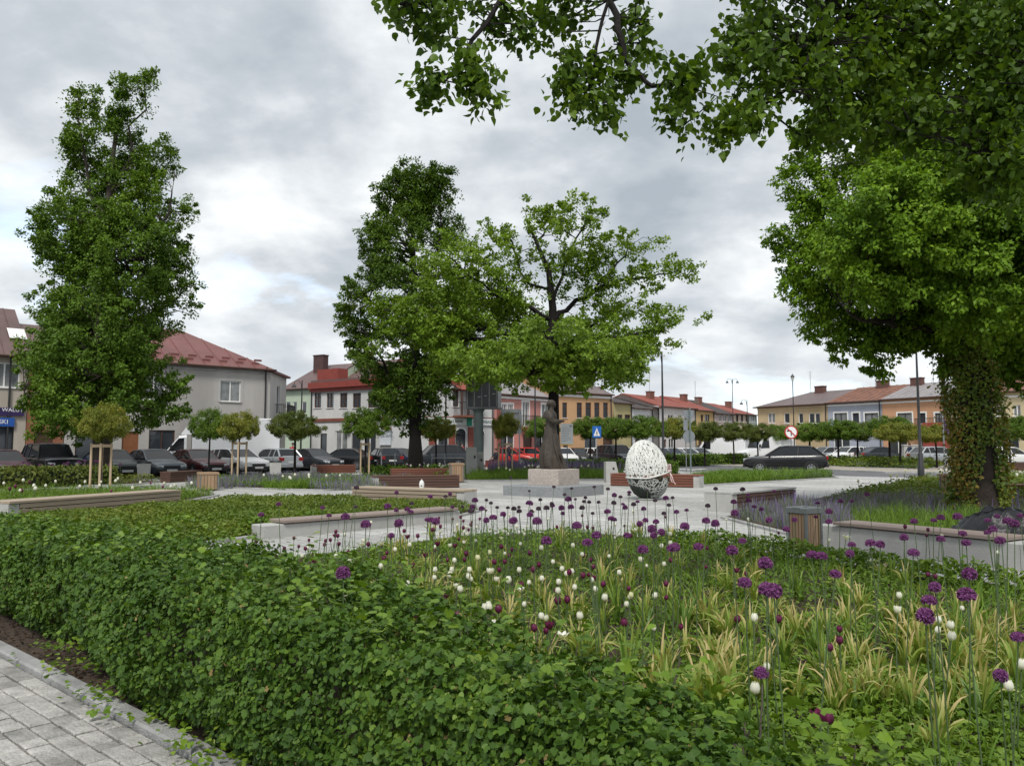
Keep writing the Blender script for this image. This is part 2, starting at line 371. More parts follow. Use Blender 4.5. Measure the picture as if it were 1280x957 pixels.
# ------------------------------------------------------------------ houses
m_glass = M('window_glass', (.035, .042, .05), .08, .3, .7, spec=.7)
m_curt = M('curtained_glass', (.20, .21, .21), .12, .45, 2.2, spec=.6, streak=False)
m_white = M('white_frame', (.74, .74, .72), .5, .06, 4)
m_brownf = M('brown_frame', (.075, .038, .026), .5, .2, 4)
m_dark = M('dark_metal', (.03, .03, .032), .45, .2, 5)
m_zinc = M('zinc', (.28, .29, .3), .45, .15, 4, metal=.5)
m_brick = brickmat('chimney_brick', (.24, .085, .055), (.19, .07, .05), (.2, .17, .15), .25, .08, .012, nscale=20)
m_roofred = M('roof_red_metal', (.165, .062, .055), .5, .16, 1.2, streak=True, dirt=.25)
m_roofbrown = M('roof_brown_metal', (.115, .07, .062), .5, .2, 1.2, dirt=.25)
m_rooftile = M('roof_red_tile', (.235, .062, .042), .75, .28, 5, .7, bscale=20, dirt=.35)
m_roofdark = M('roof_dark', (.055, .045, .042), .75, .25, 4, .5)
m_rooftaupe = M('roof_taupe', (.15, .115, .11), .6, .18, 2, dirt=.3)
m_roofrust = M('roof_rust', (.19, .09, .06), .75, .4, 2.2, dirt=.35)
m_roofgrey = M('roof_grey', (.26, .24, .24), .6, .18, 2, dirt=.3)
def plaster(name, c): return M('plaster_' + name, c, .9, .10, .9, .2, dirt=.4, bscale=40, streak=True)
class House:
    def __init__(s, name, label, A, B, eave, depth, wall, cat='house'):
        A = Vector((A[0], A[1])); B = Vector((B[0], B[1])); s.e = (B - A).normalized(); s.L = (B - A).length
        s.A = A; s.H = eave; s.dp = depth; s.wall = wall
        s.root = thing(name, label, cat, (A.x, A.y, 0), math.atan2(s.e.y, s.e.x)); s.holes = []; s.later = []
    def px(s, x, y):
        r = ray(x, y); n = Vector((-s.e.y, s.e.x)); den = r.x * n.x + r.y * n.y; t = (s.A.x * n.x + s.A.y * n.y) / den
        return (Vector((r.x * t, r.y * t)) - s.A).dot(s.e), EYE + r.z * t
    def win(s, u0, u1, z0, z1, frame=None, pane=None, mull=1, sill=True, surround=None, name='window', trans=0, arch=False):
        u0, u1 = max(.1, u0), min(s.L - .1, u1)
        if u1 - u0 < .2: return
        s.holes.append((u0, u1, z0, z1)); frame = frame or m_white; pane = pane or m_glass
        f = MB(); t = .07; y0, y1 = .06, .13
        f.box(u0, u0 + t, y0, y1, z0, z1).box(u1 - t, u1, y0, y1, z0, z1).box(u0 + t, u1 - t, y0, y1, z1 - t, z1).box(u0 + t, u1 - t, y0, y1, z0, z0 + t)
        for k in range(mull):
            c = u0 + (u1 - u0) * (k + 1) / (mull + 1); f.box(c - .04, c + .04, y0 + .003, y1 - .003, z0 + t, z1 - t)
        if trans: f.box(u0 + t, u1 - t, y0 + .005, y1 - .005, z1 - (z1 - z0) * trans - .03, z1 - (z1 - z0) * trans + .03)
        fo = f.build(name, frame, s.root)
        MB().box(u0 + .02, u1 - .02, .1, .115, z0 + .02, z1 - .02).build('pane', pane, fo)
        if sill: MB().box(u0 - .06, u1 + .06, -.07, .05, z0 - .05, z0 - .003).build('sill', surround or m_white, fo)
        if surround:
            q = MB(); t = .14
            q.box(u0 - t, u0 - .003, -.025, .03, z0 - .003, z1 + t).box(u1 + .003, u1 + t, -.025, .03, z0 - .003, z1 + t).box(u0 - .003, u1 + .003, -.025, .03, z1 + .003, z1 + t)
            q.build('surround', surround, fo)
        return fo
    def wpx(s, x0, x1, y0, y1, **k):
        xm, ym = (x0 + x1) / 2, (y0 + y1) / 2
        return s.win(s.px(x0, ym)[0], s.px(x1, ym)[0], s.px(xm, y1)[1], s.px(xm, y0)[1], **k)
    def door(s, u0, u1, z1, mat=None, pane=None):
        u0, u1 = max(.1, u0), min(s.L - .1, u1); s.holes.append((u0, u1, .12, z1))
        d = MB().box(u0, u1, .1, .16, .12, z1).build('door', mat or m_brownf, s.root)
        if pane: MB().box(u0 + .12, u1 - .12, .085, .095, .9, z1 - .15).build('pane', m_glass, d)
        return d
    def close(s, parapet=0, back=True):
        us = sorted({0, s.L, *[h[0] for h in s.holes], *[h[1] for h in s.holes]}); zs = sorted({0, s.H, *[h[2] for h in s.holes], *[h[3] for h in s.holes]})
        mb = MB()
        for a, b in zip(us, us[1:]):
            for c, d in zip(zs, zs[1:]):
                um, zm = (a + b) / 2, (c + d) / 2
                if not any(h[0] < um < h[1] and h[2] < zm < h[3] for h in s.holes):
                    mb.add([(a, 0, c), (b, 0, c), (b, 0, d), (a, 0, d)], [(0, 1, 2, 3)])
        for h in s.holes:
            a, b, c, d = h; k = .2
            mb.add([(a, 0, c), (b, 0, c), (b, 0, d), (a, 0, d), (a, k, c), (b, k, c), (b, k, d), (a, k, d)], [(0, 1, 5, 4), (1, 2, 6, 5), (2, 3, 7, 6), (3, 0, 4, 7), (4, 5, 6, 7)])
        dp, L, H = s.dp, s.L, s.H
        mb.add([(0, 0, 0), (0, dp, 0), (0, dp, H), (0, 0, H)], [(0, 1, 2, 3)]); mb.add([(L, 0, 0), (L, dp, 0), (L, dp, H), (L, 0, H)], [(0, 1, 2, 3)])
        mb.add([(0, dp, 0), (L, dp, 0), (L, dp, H), (0, dp, H)], [(0, 1, 2, 3)])
        me = bpy.data.meshes.new('wall'); me.from_pydata(mb.v, [], mb.f); me.materials.append(s.wall)
        s.wallo = link('wall', me, s.root); return s
    def roof(s, rise, mat, over=.35, hipL=0, hipR=0, seams=0, th=.1, gable=None, u0=0, u1=None, fascia=None):
        L, dp, H = (u1 if u1 is not None else s.L), s.dp, s.H; yr = dp / 2; sl = rise / yr; zo = H + .02 - over * sl
        oL = over if hipL else .0; oR = over if hipR else .0
        A0, B0 = (u0 - oL, -over, zo), (L + oR, -over, zo); C0, D0 = (L + oR, dp + over, zo), (u0 - oL, dp + over, zo)
        r0, r1 = (u0 + hipL, yr, H + rise), (L - hipR, yr, H + rise)
        mb = MB()
        top = [A0, B0, C0, D0, r0, r1]; bot = [(x, y, z - th) for x, y, z in top]
        fs = [(0, 1, 5, 4), (2, 3, 4, 5), (1, 2, 5), (3, 0, 4)]
        if not hipL: fs.remove((3, 0, 4))
        if not hipR: fs.remove((1, 2, 5))
        mb.add(top, fs); mb.add(bot, [f[::-1] for f in fs])
        for a, b in ((0, 1), (1, 2), (2, 3), (3, 0)):
            if (b == 2 and not hipR) or (a == 3 and not hipL): continue
            mb.add([top[a], top[b], bot[b], bot[a]], [(0, 1, 2, 3)])
        if not hipR: mb.add([B0, r1, C0, bot[2], bot[5], bot[1]], [(0, 1, 4, 5), (1, 2, 3, 4)])
        if not hipL: mb.add([A0, r0, D0, bot[3], bot[4], bot[0]], [(0, 1, 4, 5), (1, 2, 3, 4)])
        if seams:
            n = int((L - u0) / seams)
            for i in range(1, n):
                u = u0 + (L - u0) * i / n
                if hipL and u < u0 + hipL: k = (u - u0 + oL) / (hipL + oL)
                elif hipR and u > L - hipR: k = (L - u + oR) / (hipR + oR)
                else: k = 1
                y1 = -over + (yr + over) * k; z1 = zo + (H + rise - zo) * k
                mb.add([(u - .03, -over, zo), (u + .03, -over, zo), (u + .03, y1, z1), (u - .03, y1, z1), (u, -over, zo + .06), (u, y1, z1 + .06)], [(0, 4, 5, 3), (4, 1, 2, 5)])
        s.ro = mb.build('roof', mat, s.root)
        # gable walls up to the ridge
        for hp, ug in ((hipL, u0 + .02), (hipR, L - .02)):
            if not hp: MB().add([(ug, 0, H), (ug, dp, H), (ug, yr, H + rise - th)], [(0, 1, 2)]).build('gable', gable or s.wall, s.root)
        MB().tube([(u0 - oL, -over - .06, zo - .02), (L + oR, -over - .06, zo - .02)], .065, 6).build('gutter', fascia or m_brownf, s.ro)
        s.rise = rise; return s
    def chimney(s, u, y, w=.7, d=.5, h=1.0, mat=None, pots=2):
        yr = s.dp / 2; zr = s.H + s.rise * (1 - abs(y - yr) / yr) - .3
        c = MB().box(u - w / 2, u + w / 2, y - d / 2, y + d / 2, zr, zr + h + .3).box(u - w / 2 - .05, u + w / 2 + .05, y - d / 2 - .05, y + d / 2 + .05, zr + h + .3, zr + h + .4).build('chimney', mat or m_brick, s.ro)
        return c
    def pipe(s, u, mat=None, z1=None):
        MB().tube([(u, -.09, .12), (u, -.09, (z1 or s.H) - .15), (u, -.3, (z1 or s.H) - .02)], .055, 6).build('downpipe', mat or m_dark, s.root)
    def band(s, z0, z1, mat, pr=.06, name='cornice', u0=0, u1=None):
        MB().box(u0 + .003, (u1 or s.L) - .003, -pr, -.003, z0, z1).build(name, mat, s.root)
    def aerial(s, u, y, h=2.0):
        zr = s.H + s.rise * (1 - abs(y - s.dp / 2) / (s.dp / 2))
        mb = MB().tube([(u, y, zr - .1), (u, y, zr + h)], .025, 5)
        for k in range(4): mb.tube([(u - .35 + k * .05, y, zr + h - .1 - k * .22), (u + .35 - k * .05, y, zr + h - .1 - k * .22)], .012, 4)
        mb.build('aerial', m_zinc, s.ro)
    def balcony(s, u0, u1, z, dep=1.0, mat=None, slab=None):
        sl = MB().box(u0, u1, -dep, -.003, z - .15, z).build('balcony', slab or m_kerb, s.root)
        r = MB(); n = max(3, int((u1 - u0) / .13))
        for i in range(n + 1):
            u = u0 + .02 + (u1 - u0 - .04) * i / n; r.box(u - .01, u + .01, -dep + .02, -dep + .04, z, z + 1)
        r.box(u0, u1, -dep + .01, -dep + .05, z + 1, z + 1.05)
        for u in (u0 + .02, u1 - .02):
            for i in range(1, 7): r.box(u - .01, u + .01, -dep + dep * i / 7, -dep + dep * i / 7 + .02, z, z + 1)
            r.box(u - .02, u + .02, -dep + .05, -.003, z + 1, z + 1.05)
        r.build('railing', mat or m_dark, sl); return sl
def pt(x, d): return (X(x, d), d)
# line of the left street front
LA, LB = Vector((-29, 45)), Vector((-17, 56)); LD = (LB - LA)
# 1 house with the exchange office
h1 = House('shop_house', 'beige two-storey house with brown metal roof and blue shop signs', LA - LD * .85, LA + LD * .09, 6.95, 9, plaster('beige', (.42, .37, .31)))
h1.wpx(-14, 25, 453, 484, pane=m_curt, mull=1); h1.wpx(-95, -55, 453, 484, pane=m_curt, mull=1)
h1.wpx(-40, 17, 533, 565, frame=m_dark, mull=1, name='shop_window'); h1.wpx(-120, -60, 533, 568, frame=m_dark, mull=1, name='shop_window')
h1.close().roof(3.1, m_roofbrown, .4, seams=.62); h1.pipe(h1.L - .9); h1.chimney(h1.L * .5, 4.5)
u_, z_ = h1.px(30, 426); MB().add([(u_ - .5, 1.2, 7.55 + .34), (u_ + .4, 1.2, 7.55 + .34), (u_ + .4, 2.2, 8.24 + .34), (u_ - .5, 2.2, 8.24 + .34)], [(0, 1, 2, 3)]).build('skylight', m_white, h1.ro)
# 2 passage house between, hidden behind the tall tree
hb = House('narrow_house', 'rust brown panelled house front squeezed between the beige house and the grey corner house', LA + LD * .092, LA + LD * .21, 6.6, 9, plaster('rust', (.25, .105, .06)))
hb.win(.5, 1.5, 4.0, 5.5, frame=m_white); hb.door(.4, 1.4, 2.4, m_brownf); hb.close().roof(2.6, m_roofbrown, .25)
# 3 grey corner house
h3 = House('corner_house', 'grey rendered corner house with red hipped seam roof and one upper window', LA + LD * .213, LB, 7.05, 9.5, plaster('grey', (.43, .41, .385)))
h3.wpx(275, 301, 476, 502, pane=m_curt, mull=1, surround=plaster('palegrey', (.44, .43, .41))); h3.win(1.5, 2.9, 4.5, 6.0, pane=m_curt); h3.win(4.3, 5.7, 4.5, 6.0, pane=m_curt)
h3.win(.6, 2.6, .5, 2.6, frame=m_brownf, name='shop_window'); h3.door(3.2, 4.2, 2.5, M('orange_wood_door', (.22, .085, .035), .6)); h3.win(4.8, 6.4, .7, 2.6, frame=m_brownf, name='shop_window')
h3.win(8, 10, .8, 2.6, name='shop_window')
h3.close().roof(2.75, m_roofred, .3, hipR=4.6, seams=1.15); h3.pipe(h3.L - .35)
h3.band(6.6, 6.7, m_kerb, .08)
h3.chimney(h3.L * .38, 4.6, .9, .5, .55, M('chimney_metal', (.12, .05, .045), .6)); h3.aerial(h3.L * .47, 4.6, 1.6)
for i in range(7):
    u = h3.L - .9 - i * 1.15
    for k in (0, 1):
        y = .35 + k * .5; zz_ = 7.05 + 2.75 * y / 4.75
        MB().box(u - .3 + k * .4, u + .25 + k * .4, y, y + .05, zz_, zz_ + .14).build('snow_guard', m_roofred, h3.ro)
# chamfered side wing of the same corner, turned to the side street
h3b = House('corner_wing', 'pale grey angled corner wing with tall narrow window and balcony over the side street', (LB.x + .02, LB.y + .02), (-17.4, 61.5), 6.75, 6, plaster('grey2', (.46, .445, .42)))
h3b.win(2.2, 3.2, 3.9, 6.0, mull=0, pane=m_glass); h3b.balcony(1.6, 4.6, 3.55, .9); h3b.door(2.6, 3.6, 2.4); h3b.close()
h3b.rise = 0; h3b.ro = MB().box(-.1, h3b.L + .1, -.3, h3b.dp, 6.76, 6.9).build('roof', m_roofred, h3b.root)
# 4 pale green house across the side street
h4 = House('green_house', 'pale green house with big brown tiled roof at the far side of the side street', pt(350, 75.5), pt(396, 73), 7.0, 10, plaster('mint', (.40, .47, .36)))
h4.wpx(357, 363, 502, 517, pane=m_glass, mull=0); h4.wpx(366, 371, 502, 517, pane=m_glass, mull=0); h4.wpx(377, 383, 502, 517, mull=0); h4.close().roof(2.6, m_roofbrown, .3, hipL=.0)
h4.chimney(h4.L * .33, 3.5, 1.3, .7, 1.5, M('chimney_dark', (.075, .04, .038), .8)); h4.pipe(h4.L - .5)
h4b = House('back_house', 'white gabled back house with long brown roof and brick chimney above the red cornice', pt(392, 77), pt(462, 72), 7.2, 9, plaster('white3', (.52, .52, .51)))
h4b.close().roof(2.7, m_roofbrown, .3); h4b.chimney(h4b.L * .33, 4, 1.6, .7, 1.1); h4b.aerial(h4b.L * .3, 4.4, 2.4); h4b.chimney(h4b.L * .92, 1.2, .8, .6, 1.2)
# 5 house with red cornice
A5, B5 = Vector(pt(388, 66)), Vector(pt(490, 60.5))
h5 = House('red_cornice_house', 'white house with bright red cornice and four dark brown upper windows', A5, B5 - (B5 - A5).normalized() * .01, 6.35, 8, plaster('white', (.56, .56, .545)))
for a, b in ((393, 401.5), (408.5, 417), (425, 434), (441, 451), (460, 470), (477, 486)): h5.wpx(a, b, 491, 509.5, frame=m_brownf, mull=1, trans=.3, surround=None)
m_redp = M('red_paint', (.225, .042, .03), .6, .12, 3)
m_grey = plaster('shopgrey', (.30, .28, .265))
h5.win(1.2, 2.0, .25, 2.6, frame=m_dark, mull=0, name='shop_window'); h5.win(3.0, 4.4, .6, 2.8, frame=m_white, name='shop_window', pane=m_curt); h5.door(4.9, 5.9, 2.6, m_dark, True)
h5.win(6.2, 7.6, .6, 2.8, frame=m_white, name='shop_window'); h5.close()
h5.band(.12, .2, m_grey, .05, 'plinth')
h5.band(3.55, 3.8, M('brick_band', (.20, .07, .045), .8), .1, 'string_course'); h5.band(6.0, 6.25, m_redp, .22); h5.band(6.25, 6.75, m_redp, .4)
h5.rise = .3; h5.ro = MB().box(0.02, h5.L - .02, -.1, 8, 6.76, 6.95).build('roof', m_roofbrown, h5.root)
MB().box(.1, 2.6, .5, 1.6, 6.96, 7.9).build('dormer', m_redp, h5.ro); MB().box(8.9, 9.7, 1, 1.7, 6.96, 8.3).build('chimney', m_brick, h5.ro)
h5.pipe(.12); MB().box(4.2, 4.9, -.35, -.02, 2.75, 3.3).build('air_conditioner', m_white, h5.root)
# 6 bank
B6 = Vector(pt(617, 66))
h6 = House('bank_building', 'white bank building with red gable, arched openings and red brick pilasters', B5, B6, 6.7, 9, plaster('white2', (.58, .58, .57)), 'bank')
for x0, x1 in ((548, 560), (569.5, 582), (593.5, 605)): 
    u0, z0 = h6.px(x0, 560); u1, z1 = h6.px(x1, 535); h6.win(u0, u1, .15, 2.55, frame=m_dark, mull=1, sill=False, name='arched_opening')
for x0, x1 in ((505, 513), (522, 530), (566, 573), (604, 611)): h6.wpx(x0, x1, 488, 508, frame=m_brownf, surround=m_white)
h6.close()
for x0, x1 in ((548, 560), (569.5, 582), (593.5, 605)):
    u0, _ = h6.px(x0, 560); u1, _ = h6.px(x1, 560); c = (u0 + u1) / 2; r = (u1 - u0) / 2
    a = MB()   # arch head: dark half disc within a pale archivolt
    pts = [(c + r * math.cos(t), -.012, 2.553 + r * .9 * math.sin(t)) for t in np.linspace(0, math.pi, 13)]; a.add(pts, [tuple(range(13))])
    a.build('fanlight', m_glass, h6.root)
    q = MB()
    for i in range(12):
        t0, t1 = math.pi * i / 12, math.pi * (i + 1) / 12
        f = lambda t, k, y: (c + r * k * math.cos(t), y, 2.553 + r * .9 * k * math.sin(t))
        q.add([f(t0, 1.0, -.05), f(t1, 1.0, -.05), f(t1, 1.18, -.05), f(t0, 1.18, -.05), f(t0, 1.0, -.004), f(t1, 1.0, -.004), f(t1, 1.18, -.004), f(t0, 1.18, -.004)], [(0, 1, 2, 3), (0, 1, 5, 4), (2, 3, 7, 6)])
    q.build('arch', m_white, h6.root)
for x in (564.5, 588.5, 540):
    u, _ = h6.px(x, 545); MB().box(u - .28, u + .28, -.1, -.003, .12, 3.1).build('pilaster', M('pilaster_red', (.22, .06, .042), .75, .2, 6), h6.root)
h6.band(3.62, 3.9, M('brick_band', (.2, .07, .045)), .12, 'string_course'); h6.band(6.0, 6.12, m_redp, .1); h6.band(6.12, 6.5, m_white, .14); h6.band(6.5, 6.75, m_redp, .25)
u0, _ = h6.px(552, 470); u1, _ = h6.px(592, 470); um = (u0 + u1) / 2
g = MB().prism([(u0, 0), (u1, 0), (u1, .6), (u0, .6)], 6.76, 7.3); g.add([(u0, 0, 7.3), (u1, 0, 7.3), (um + .5, 0, 8.5), (um - .5, 0, 8.5), (u0, .6, 7.3), (u1, .6, 7.3), (um + .5, .6, 8.5), (um - .5, .6, 8.5)], [(0, 1, 2, 3), (4, 5, 6, 7), (1, 2, 6, 5), (2, 3, 7, 6), (3, 0, 4, 7)])
g.build('gable', m_redp, h6.root)
for k in (-.9, 0, .9): MB().box(um + k - .22, um + k + .22, -.05, -.003, 6.95, 7.9).build('blind_window', m_white, h6.root)
h6.rise = .2; h6.ro = MB().box(.05, h6.L - .05, .05, 9, 6.76, 6.9).build('roof', m_roofbrown, h6.root)
u0, _ = h6.px(566, 510); u1, _ = h6.px(592, 510)   # timber balcony with posts
bal = h6.balcony(u0, u1, 4.0, 1.3, m_dark, M('brick_band', (.2, .07, .045)))
q = MB()
for u in np.linspace(u0 + .1, u1 - .1, 4): q.box(u - .07, u + .07, -1.27, -1.13, 4, 6.0)
q.build('post', m_brownf, bal)
MB().add([(u0 - .1, -1.45, 6.0), (u1 + .1, -1.45, 6.0), (u1 + .1, -.15, 6.45), (u0 - .1, -.15, 6.45), (um, -.15, 6.9)], [(0, 1, 2, 3), (0, 1, 4)]).build('canopy', m_rooftile, bal)
h6.pipe(h6.L - .15)
# 7 pink, 8 orange
B7 = Vector(pt(690, 72.2)); P7 = Vector(pt(618, 66.1))
h7 = House('pink_house', 'salmon pink house with white window surrounds and a small balcony', P7, B7, 6.0, 9, plaster('pink', (.50, .235, .20)))
for x0, x1 in ((627, 633), (635, 641), (677, 687)): h7.wpx(x0, x1, 505, 524, frame=m_white, mull=1, surround=m_white, pane=m_curt)
u0, _ = h7.px(653, 515); u1, _ = h7.px(661, 515); h7.win(u0, u1, 3.25, 5.4, frame=m_white, surround=m_white, sill=False, pane=m_curt); h7.balcony(u0 - .5, u1 + .7, 3.15, .8, m_dark, m_redp)
u0, _ = h7.px(654, 550); h7.door(u0, u0 + 1.2, 2.6); h7.win(.8, 2.6, .7, 2.6, name='shop_window'); h7.win(5.6, 7.4, .7, 2.6, name='shop_window'); h7.close().roof(1.9, m_roofgrey, .3); h7.band(5.55, 5.75, m_white, .12)
MB().box(.05, h7.L - .05, -.04, -.003, .12, .6).build('plinth', plaster('paleplinth', (.48, .44, .42)), h7.root)
for x, f in ((620.5, .0), (623, .0)): MB().tube([(h7.px(x, 540)[0] + .1, -.08, .1), (h7.px(x, 540)[0] + .1, -.08, 5.6)], .05, 6).build('downpipe', M('downpipe_red', (.2, .05, .04)), h7.root)
B8 = Vector(pt(766, 77))
h8 = House('orange_house', 'light orange house with a row of tall dark windows and a flag on its wall', B7 + (B8 - B7) * .004, B8, 6.55, 9, plaster('orange', (.50, .30, .16)))
for x0, x1 in ((703, 709), (721, 727.5), (732, 739), (743, 749.5), (754, 760)): h8.wpx(x0, x1, 503, 522, frame=m_brownf, mull=0, trans=.3)
h8.wpx(704, 709, 544, 560, frame=m_brownf); h8.win(4, 5.6, .8, 2.6, name='shop_window'); h8.door(6.4, 7.6, 2.5); h8.win(8, 9.2, .8, 2.6, name='shop_window'); h8.close().roof(1.8, m_rooftaupe, .25); h8.band(6.1, 6.3, m_white, .1); h8.chimney(h8.L - 1, 3, .9, .6, 1.2); h8.pipe(h8.L - .25)
# 9 row of low houses running back along the street
RA, RB = Vector(pt(767, 78.5)), Vector(pt(946, 106)); RD = RB - RA
def rowpt(x):
    r = ray(x, HOR); n = Vector((-RD.y, RD.x)); t = RA.dot(n) / (r.x * n.x + r.y * n.y); return Vector((r.x * t, r.y * t))
rows = [(767.3, 790, 'olive', (.38, .33, .17), 5.9, 1.35, m_roofdark, 'olive yellow house with dark roof next to the orange house', ((772, 778), (781, 788)), 1),
        (790.2, 816, 'white4', (.55, .56, .58), 5.5, 1.3, m_roofdark, 'small white house with dark roof beside the stone gable', ((799, 806), (809, 813)), 0),
        (816.2, 824, 'stone', (.18, .17, .16), 5.7, 1.2, m_roofdark, 'narrow bare stone house between two white houses', (), 0),
        (824.2, 870, 'white5', (.54, .52, .52), 5.9, 1.5, m_rooftile, 'white house with broad red tiled roof and chimney', ((835, 842), (848, 853), (856, 862)), 1),
        (870.2, 893, 'yellow3', (.50, .36, .17), 5.8, 1.75, m_rooftile, 'yellow ochre house with steep red roof and dark firewall', ((876, 879), (881, 887)), 1),
        (893.2, 917, 'mauve', (.48, .40, .38), 5.6, 1.8, m_roofdark, 'pale mauve house with dark steep roof', ((899, 902), (904, 908), (910, 914)), 1),
        (917.2, 936, 'cream', (.50, .42, .33), 5.7, 1.5, m_rooftile, 'cream house with red roof near the far street corner', ((920, 923), (926, 929), (932, 934)), 0),
        (936.2, 946, 'greenish', (.42, .46, .40), 5.7, 1.4, m_rooftile, 'narrow pale green house at the far end of the row', ((939, 943),), 1)]
for i, (x0, x1, nm, c, H, rise, rm, lab, ws, ch) in enumerate(rows):
    h = House('row_house', lab, rowpt(x0), rowpt(x1), H, 9, plaster(nm, c))
    for a, b in ws: h.wpx(a, b, 518, 527, frame=(m_white if i % 2 else m_brownf), mull=1)
    if h.L > 3.5: h.door(.6, 1.6, 2.3); h.win(2.1, 3.3, .8, 2.4, name='shop_window')
    if h.L > 9: h.win(5, 7, .8, 2.4, name='shop_window')
    h.close().roof(rise, rm, .25, gable=M('firewall', (.13, .1, .09), .9, .3)); h.pipe(h.L - .15)
    if ch: h.chimney(h.L * (.45 if i % 2 else .7), 3.2, .9, .6, .7)
    if i in (3, 5): h.aerial(h.L * .6, 4, 2.6)
# 10 right hand front
WA, WB = Vector(pt(947.5, 92)), Vector(pt(1285, 67)); WD = WB - WA
def wpt(x):
    r = ray(x, HOR); n = Vector((-WD.y, WD.x)); t = WA.dot(n) / (r.x * n.x + r.y * n.y); return Vector((r.x * t, r.y * t))
front = [(948, 1036, 'custard', (.50, .39, .24), 6.1, m_rooftaupe, 'custard yellow terrace house with taupe hipped roof and balcony', ((960, 969, 1), (980, 987, 0), (998, 1004, 0), (1011, 1018, 0), (1018.5, 1025, 0)), 3.5, 0, 1.65),
         (1036.3, 1104, 'bluegrey', (.34, .37, .44), 6.15, m_roofrust, 'blue grey terrace house with rusty roof and white window surrounds', ((1043, 1059, 1), (1066, 1074, 0), (1081, 1098, 1)), 0, 0, 1.7),
         (1104.3, 1185, 'peach', (.52, .29, .17), 6.2, m_roofgrey, 'peach terrace house with light grey roof beside the lamp post', ((1122, 1140, 1), (1150, 1157, 0), (1169, 1178, 1)), 0, 0, 1.65),
         (1185.3, 1236, 'sand2', (.48, .40, .30), 6.1, m_roofbrown, 'sand coloured terrace house half hidden by the ivy trunk', ((1195, 1205, 1), (1217, 1226, 1)), 0, 0, 1.65),
         (1236.3, 1400, 'butter', (.54, .46, .29), 6.3, m_roofrust, 'butter yellow terrace house with brown roof, on the right edge', ((1244, 1254, 1), (1266, 1276, 1), (1290, 1300, 1), (1330, 1340, 1)), 0, 3, 1.7)]
for i, (x0, x1, nm, c, H, rm, lab, ws, hl, hr, rise) in enumerate(front):
    h = House('terrace_house', lab, wpt(x0), wpt(x1), H, 10, plaster(nm, c))
    for a, b, mu in ws: h.wpx(a, b, 516 if i < 3 else 506, 529 if i < 3 else 520, frame=(m_white if i in (0, 3, 4) else m_dark), mull=mu, pane=(m_curt if mu else m_glass), surround=(m_white if i in (1, 2) else None))
    n = int(h.L / 3.2)
    for k in range(n):
        u = .6 + k * 3.2
        (h.door(u, u + 1.0, 2.5, m_white if k % 2 else m_brownf, True) if k % 3 == 1 else h.win(u, u + 1.9, .7, 2.6, name='shop_window', frame=m_white))
    h.close().roof(rise, rm, .35, hipL=hl, hipR=hr, seams=(.7 if i in (1, 2) else 0)); h.pipe(h.L - .2); h.band(5.7, 5.85, m_white if i else plaster('custard2', (.55, .45, .3)), .08)
    h.chimney(h.L * (.55 if i != 2 else .15), 4.4, 1.15, .6, .65, M('chimney_brown', (.12, .06, .05), .85)); h.aerial(h.L * .4, 4.5, 2.5)
    if i == 0: u0, _ = h.px(957, 530); u1, _ = h.px(984, 530); h.balcony(u0, u1, 3.2, 1.0, M('balcony_pink', (.5, .36, .33)), m_white)
    if i == 2: u0, _ = h.px(1150, 530); u1, _ = h.px(1180, 530); h.balcony(u0, u1, 3.1, .9)
# ------------------------------------------------------------------ fixed signs on the fronts
def text_mesh(txt, size, mat, parent, loc, name='lettering', depth=.012, align='LEFT', bold=.0):
    cu = bpy.data.curves.new('txt', 'FONT'); cu.body = txt; cu.size = size; cu.extrude = depth; cu.align_x = align; cu.offset = bold
    o = bpy.data.objects.new('txt', cu); COL.objects.link(o); dg = bpy.context.evaluated_depsgraph_get()
    me = bpy.data.meshes.new_from_object(o.evaluated_get(dg)); bpy.data.objects.remove(o); me.transform(Matrix.Rotation(R(90), 4, 'X'))
    me.materials.clear(); me.materials.append(mat); return link(name, me, parent, loc)
m_txtw = M('letters_white', (.8, .8, .8), .5, .02); m_txty = M('letters_yellow', (.8, .5, .03), .5, .02); m_txtd = M('letters_dark', (.06, .09, .09), .5, .02)
def sign(house, x0, x1, y0, y1, name, label, mat, lines=(), pr=.14, th=.1):
    u0, _ = house.px(x0, (y0 + y1) / 2); u1, _ = house.px(x1, (y0 + y1) / 2); _, z1 = house.px((x0 + x1) / 2, y0); _, z0 = house.px((x0 + x1) / 2, y1)
    w = house.e; a = house.root.rotation_euler.z; pos = house.A + w * u0
    r = thing(name, label, 'sign', (pos.x, pos.y, z0), a); n = (u1 - u0)
    MB().box(0, n, -pr, -pr + th, 0, z1 - z0).build('board', mat, r)
    for t, s, m, fx, fz, al in lines: text_mesh(t, s, m, r, (n * fx, -pr - .004, (z1 - z0) * fz), align=al)
    return r
sign(h1, -32, 29.5, 509, 519, 'exchange_sign', 'dark violet shop sign lettered WYMIANY WALUT above the blue sign', M('sign_violet', (.035, .02, .09), .5), (('WYMIANY WALUT', .30, m_txtw, .98, .5, 'RIGHT'), ('KANTOR  $ € £', .24, m_txty, .4, .1, 'RIGHT')))
sign(h1, -40, 17.5, 521.5, 532.5, 'blue_shop_sign', 'bright blue shop sign ending in KI over the shop window', M('sign_blue', (.02, .09, .36), .5), (('JUBILERSKI', .34, m_txtw, .86, .3, 'RIGHT'),))
m_sg = M('sign_pale', (.6, .64, .62), .5, .05); m_sgreen = M('sign_green', (.0, .22, .13), .5, .05)
sign(h5, 484, 489.7, 523, 531, 'bank_sign', 'green end panel of the bank sign, beside the tree trunk', m_sgreen)
s6 = sign(h6, 490.5, 615, 521.8, 530.5, 'bank_sign', 'long pale bank sign band with green squares above the arches', m_sg)
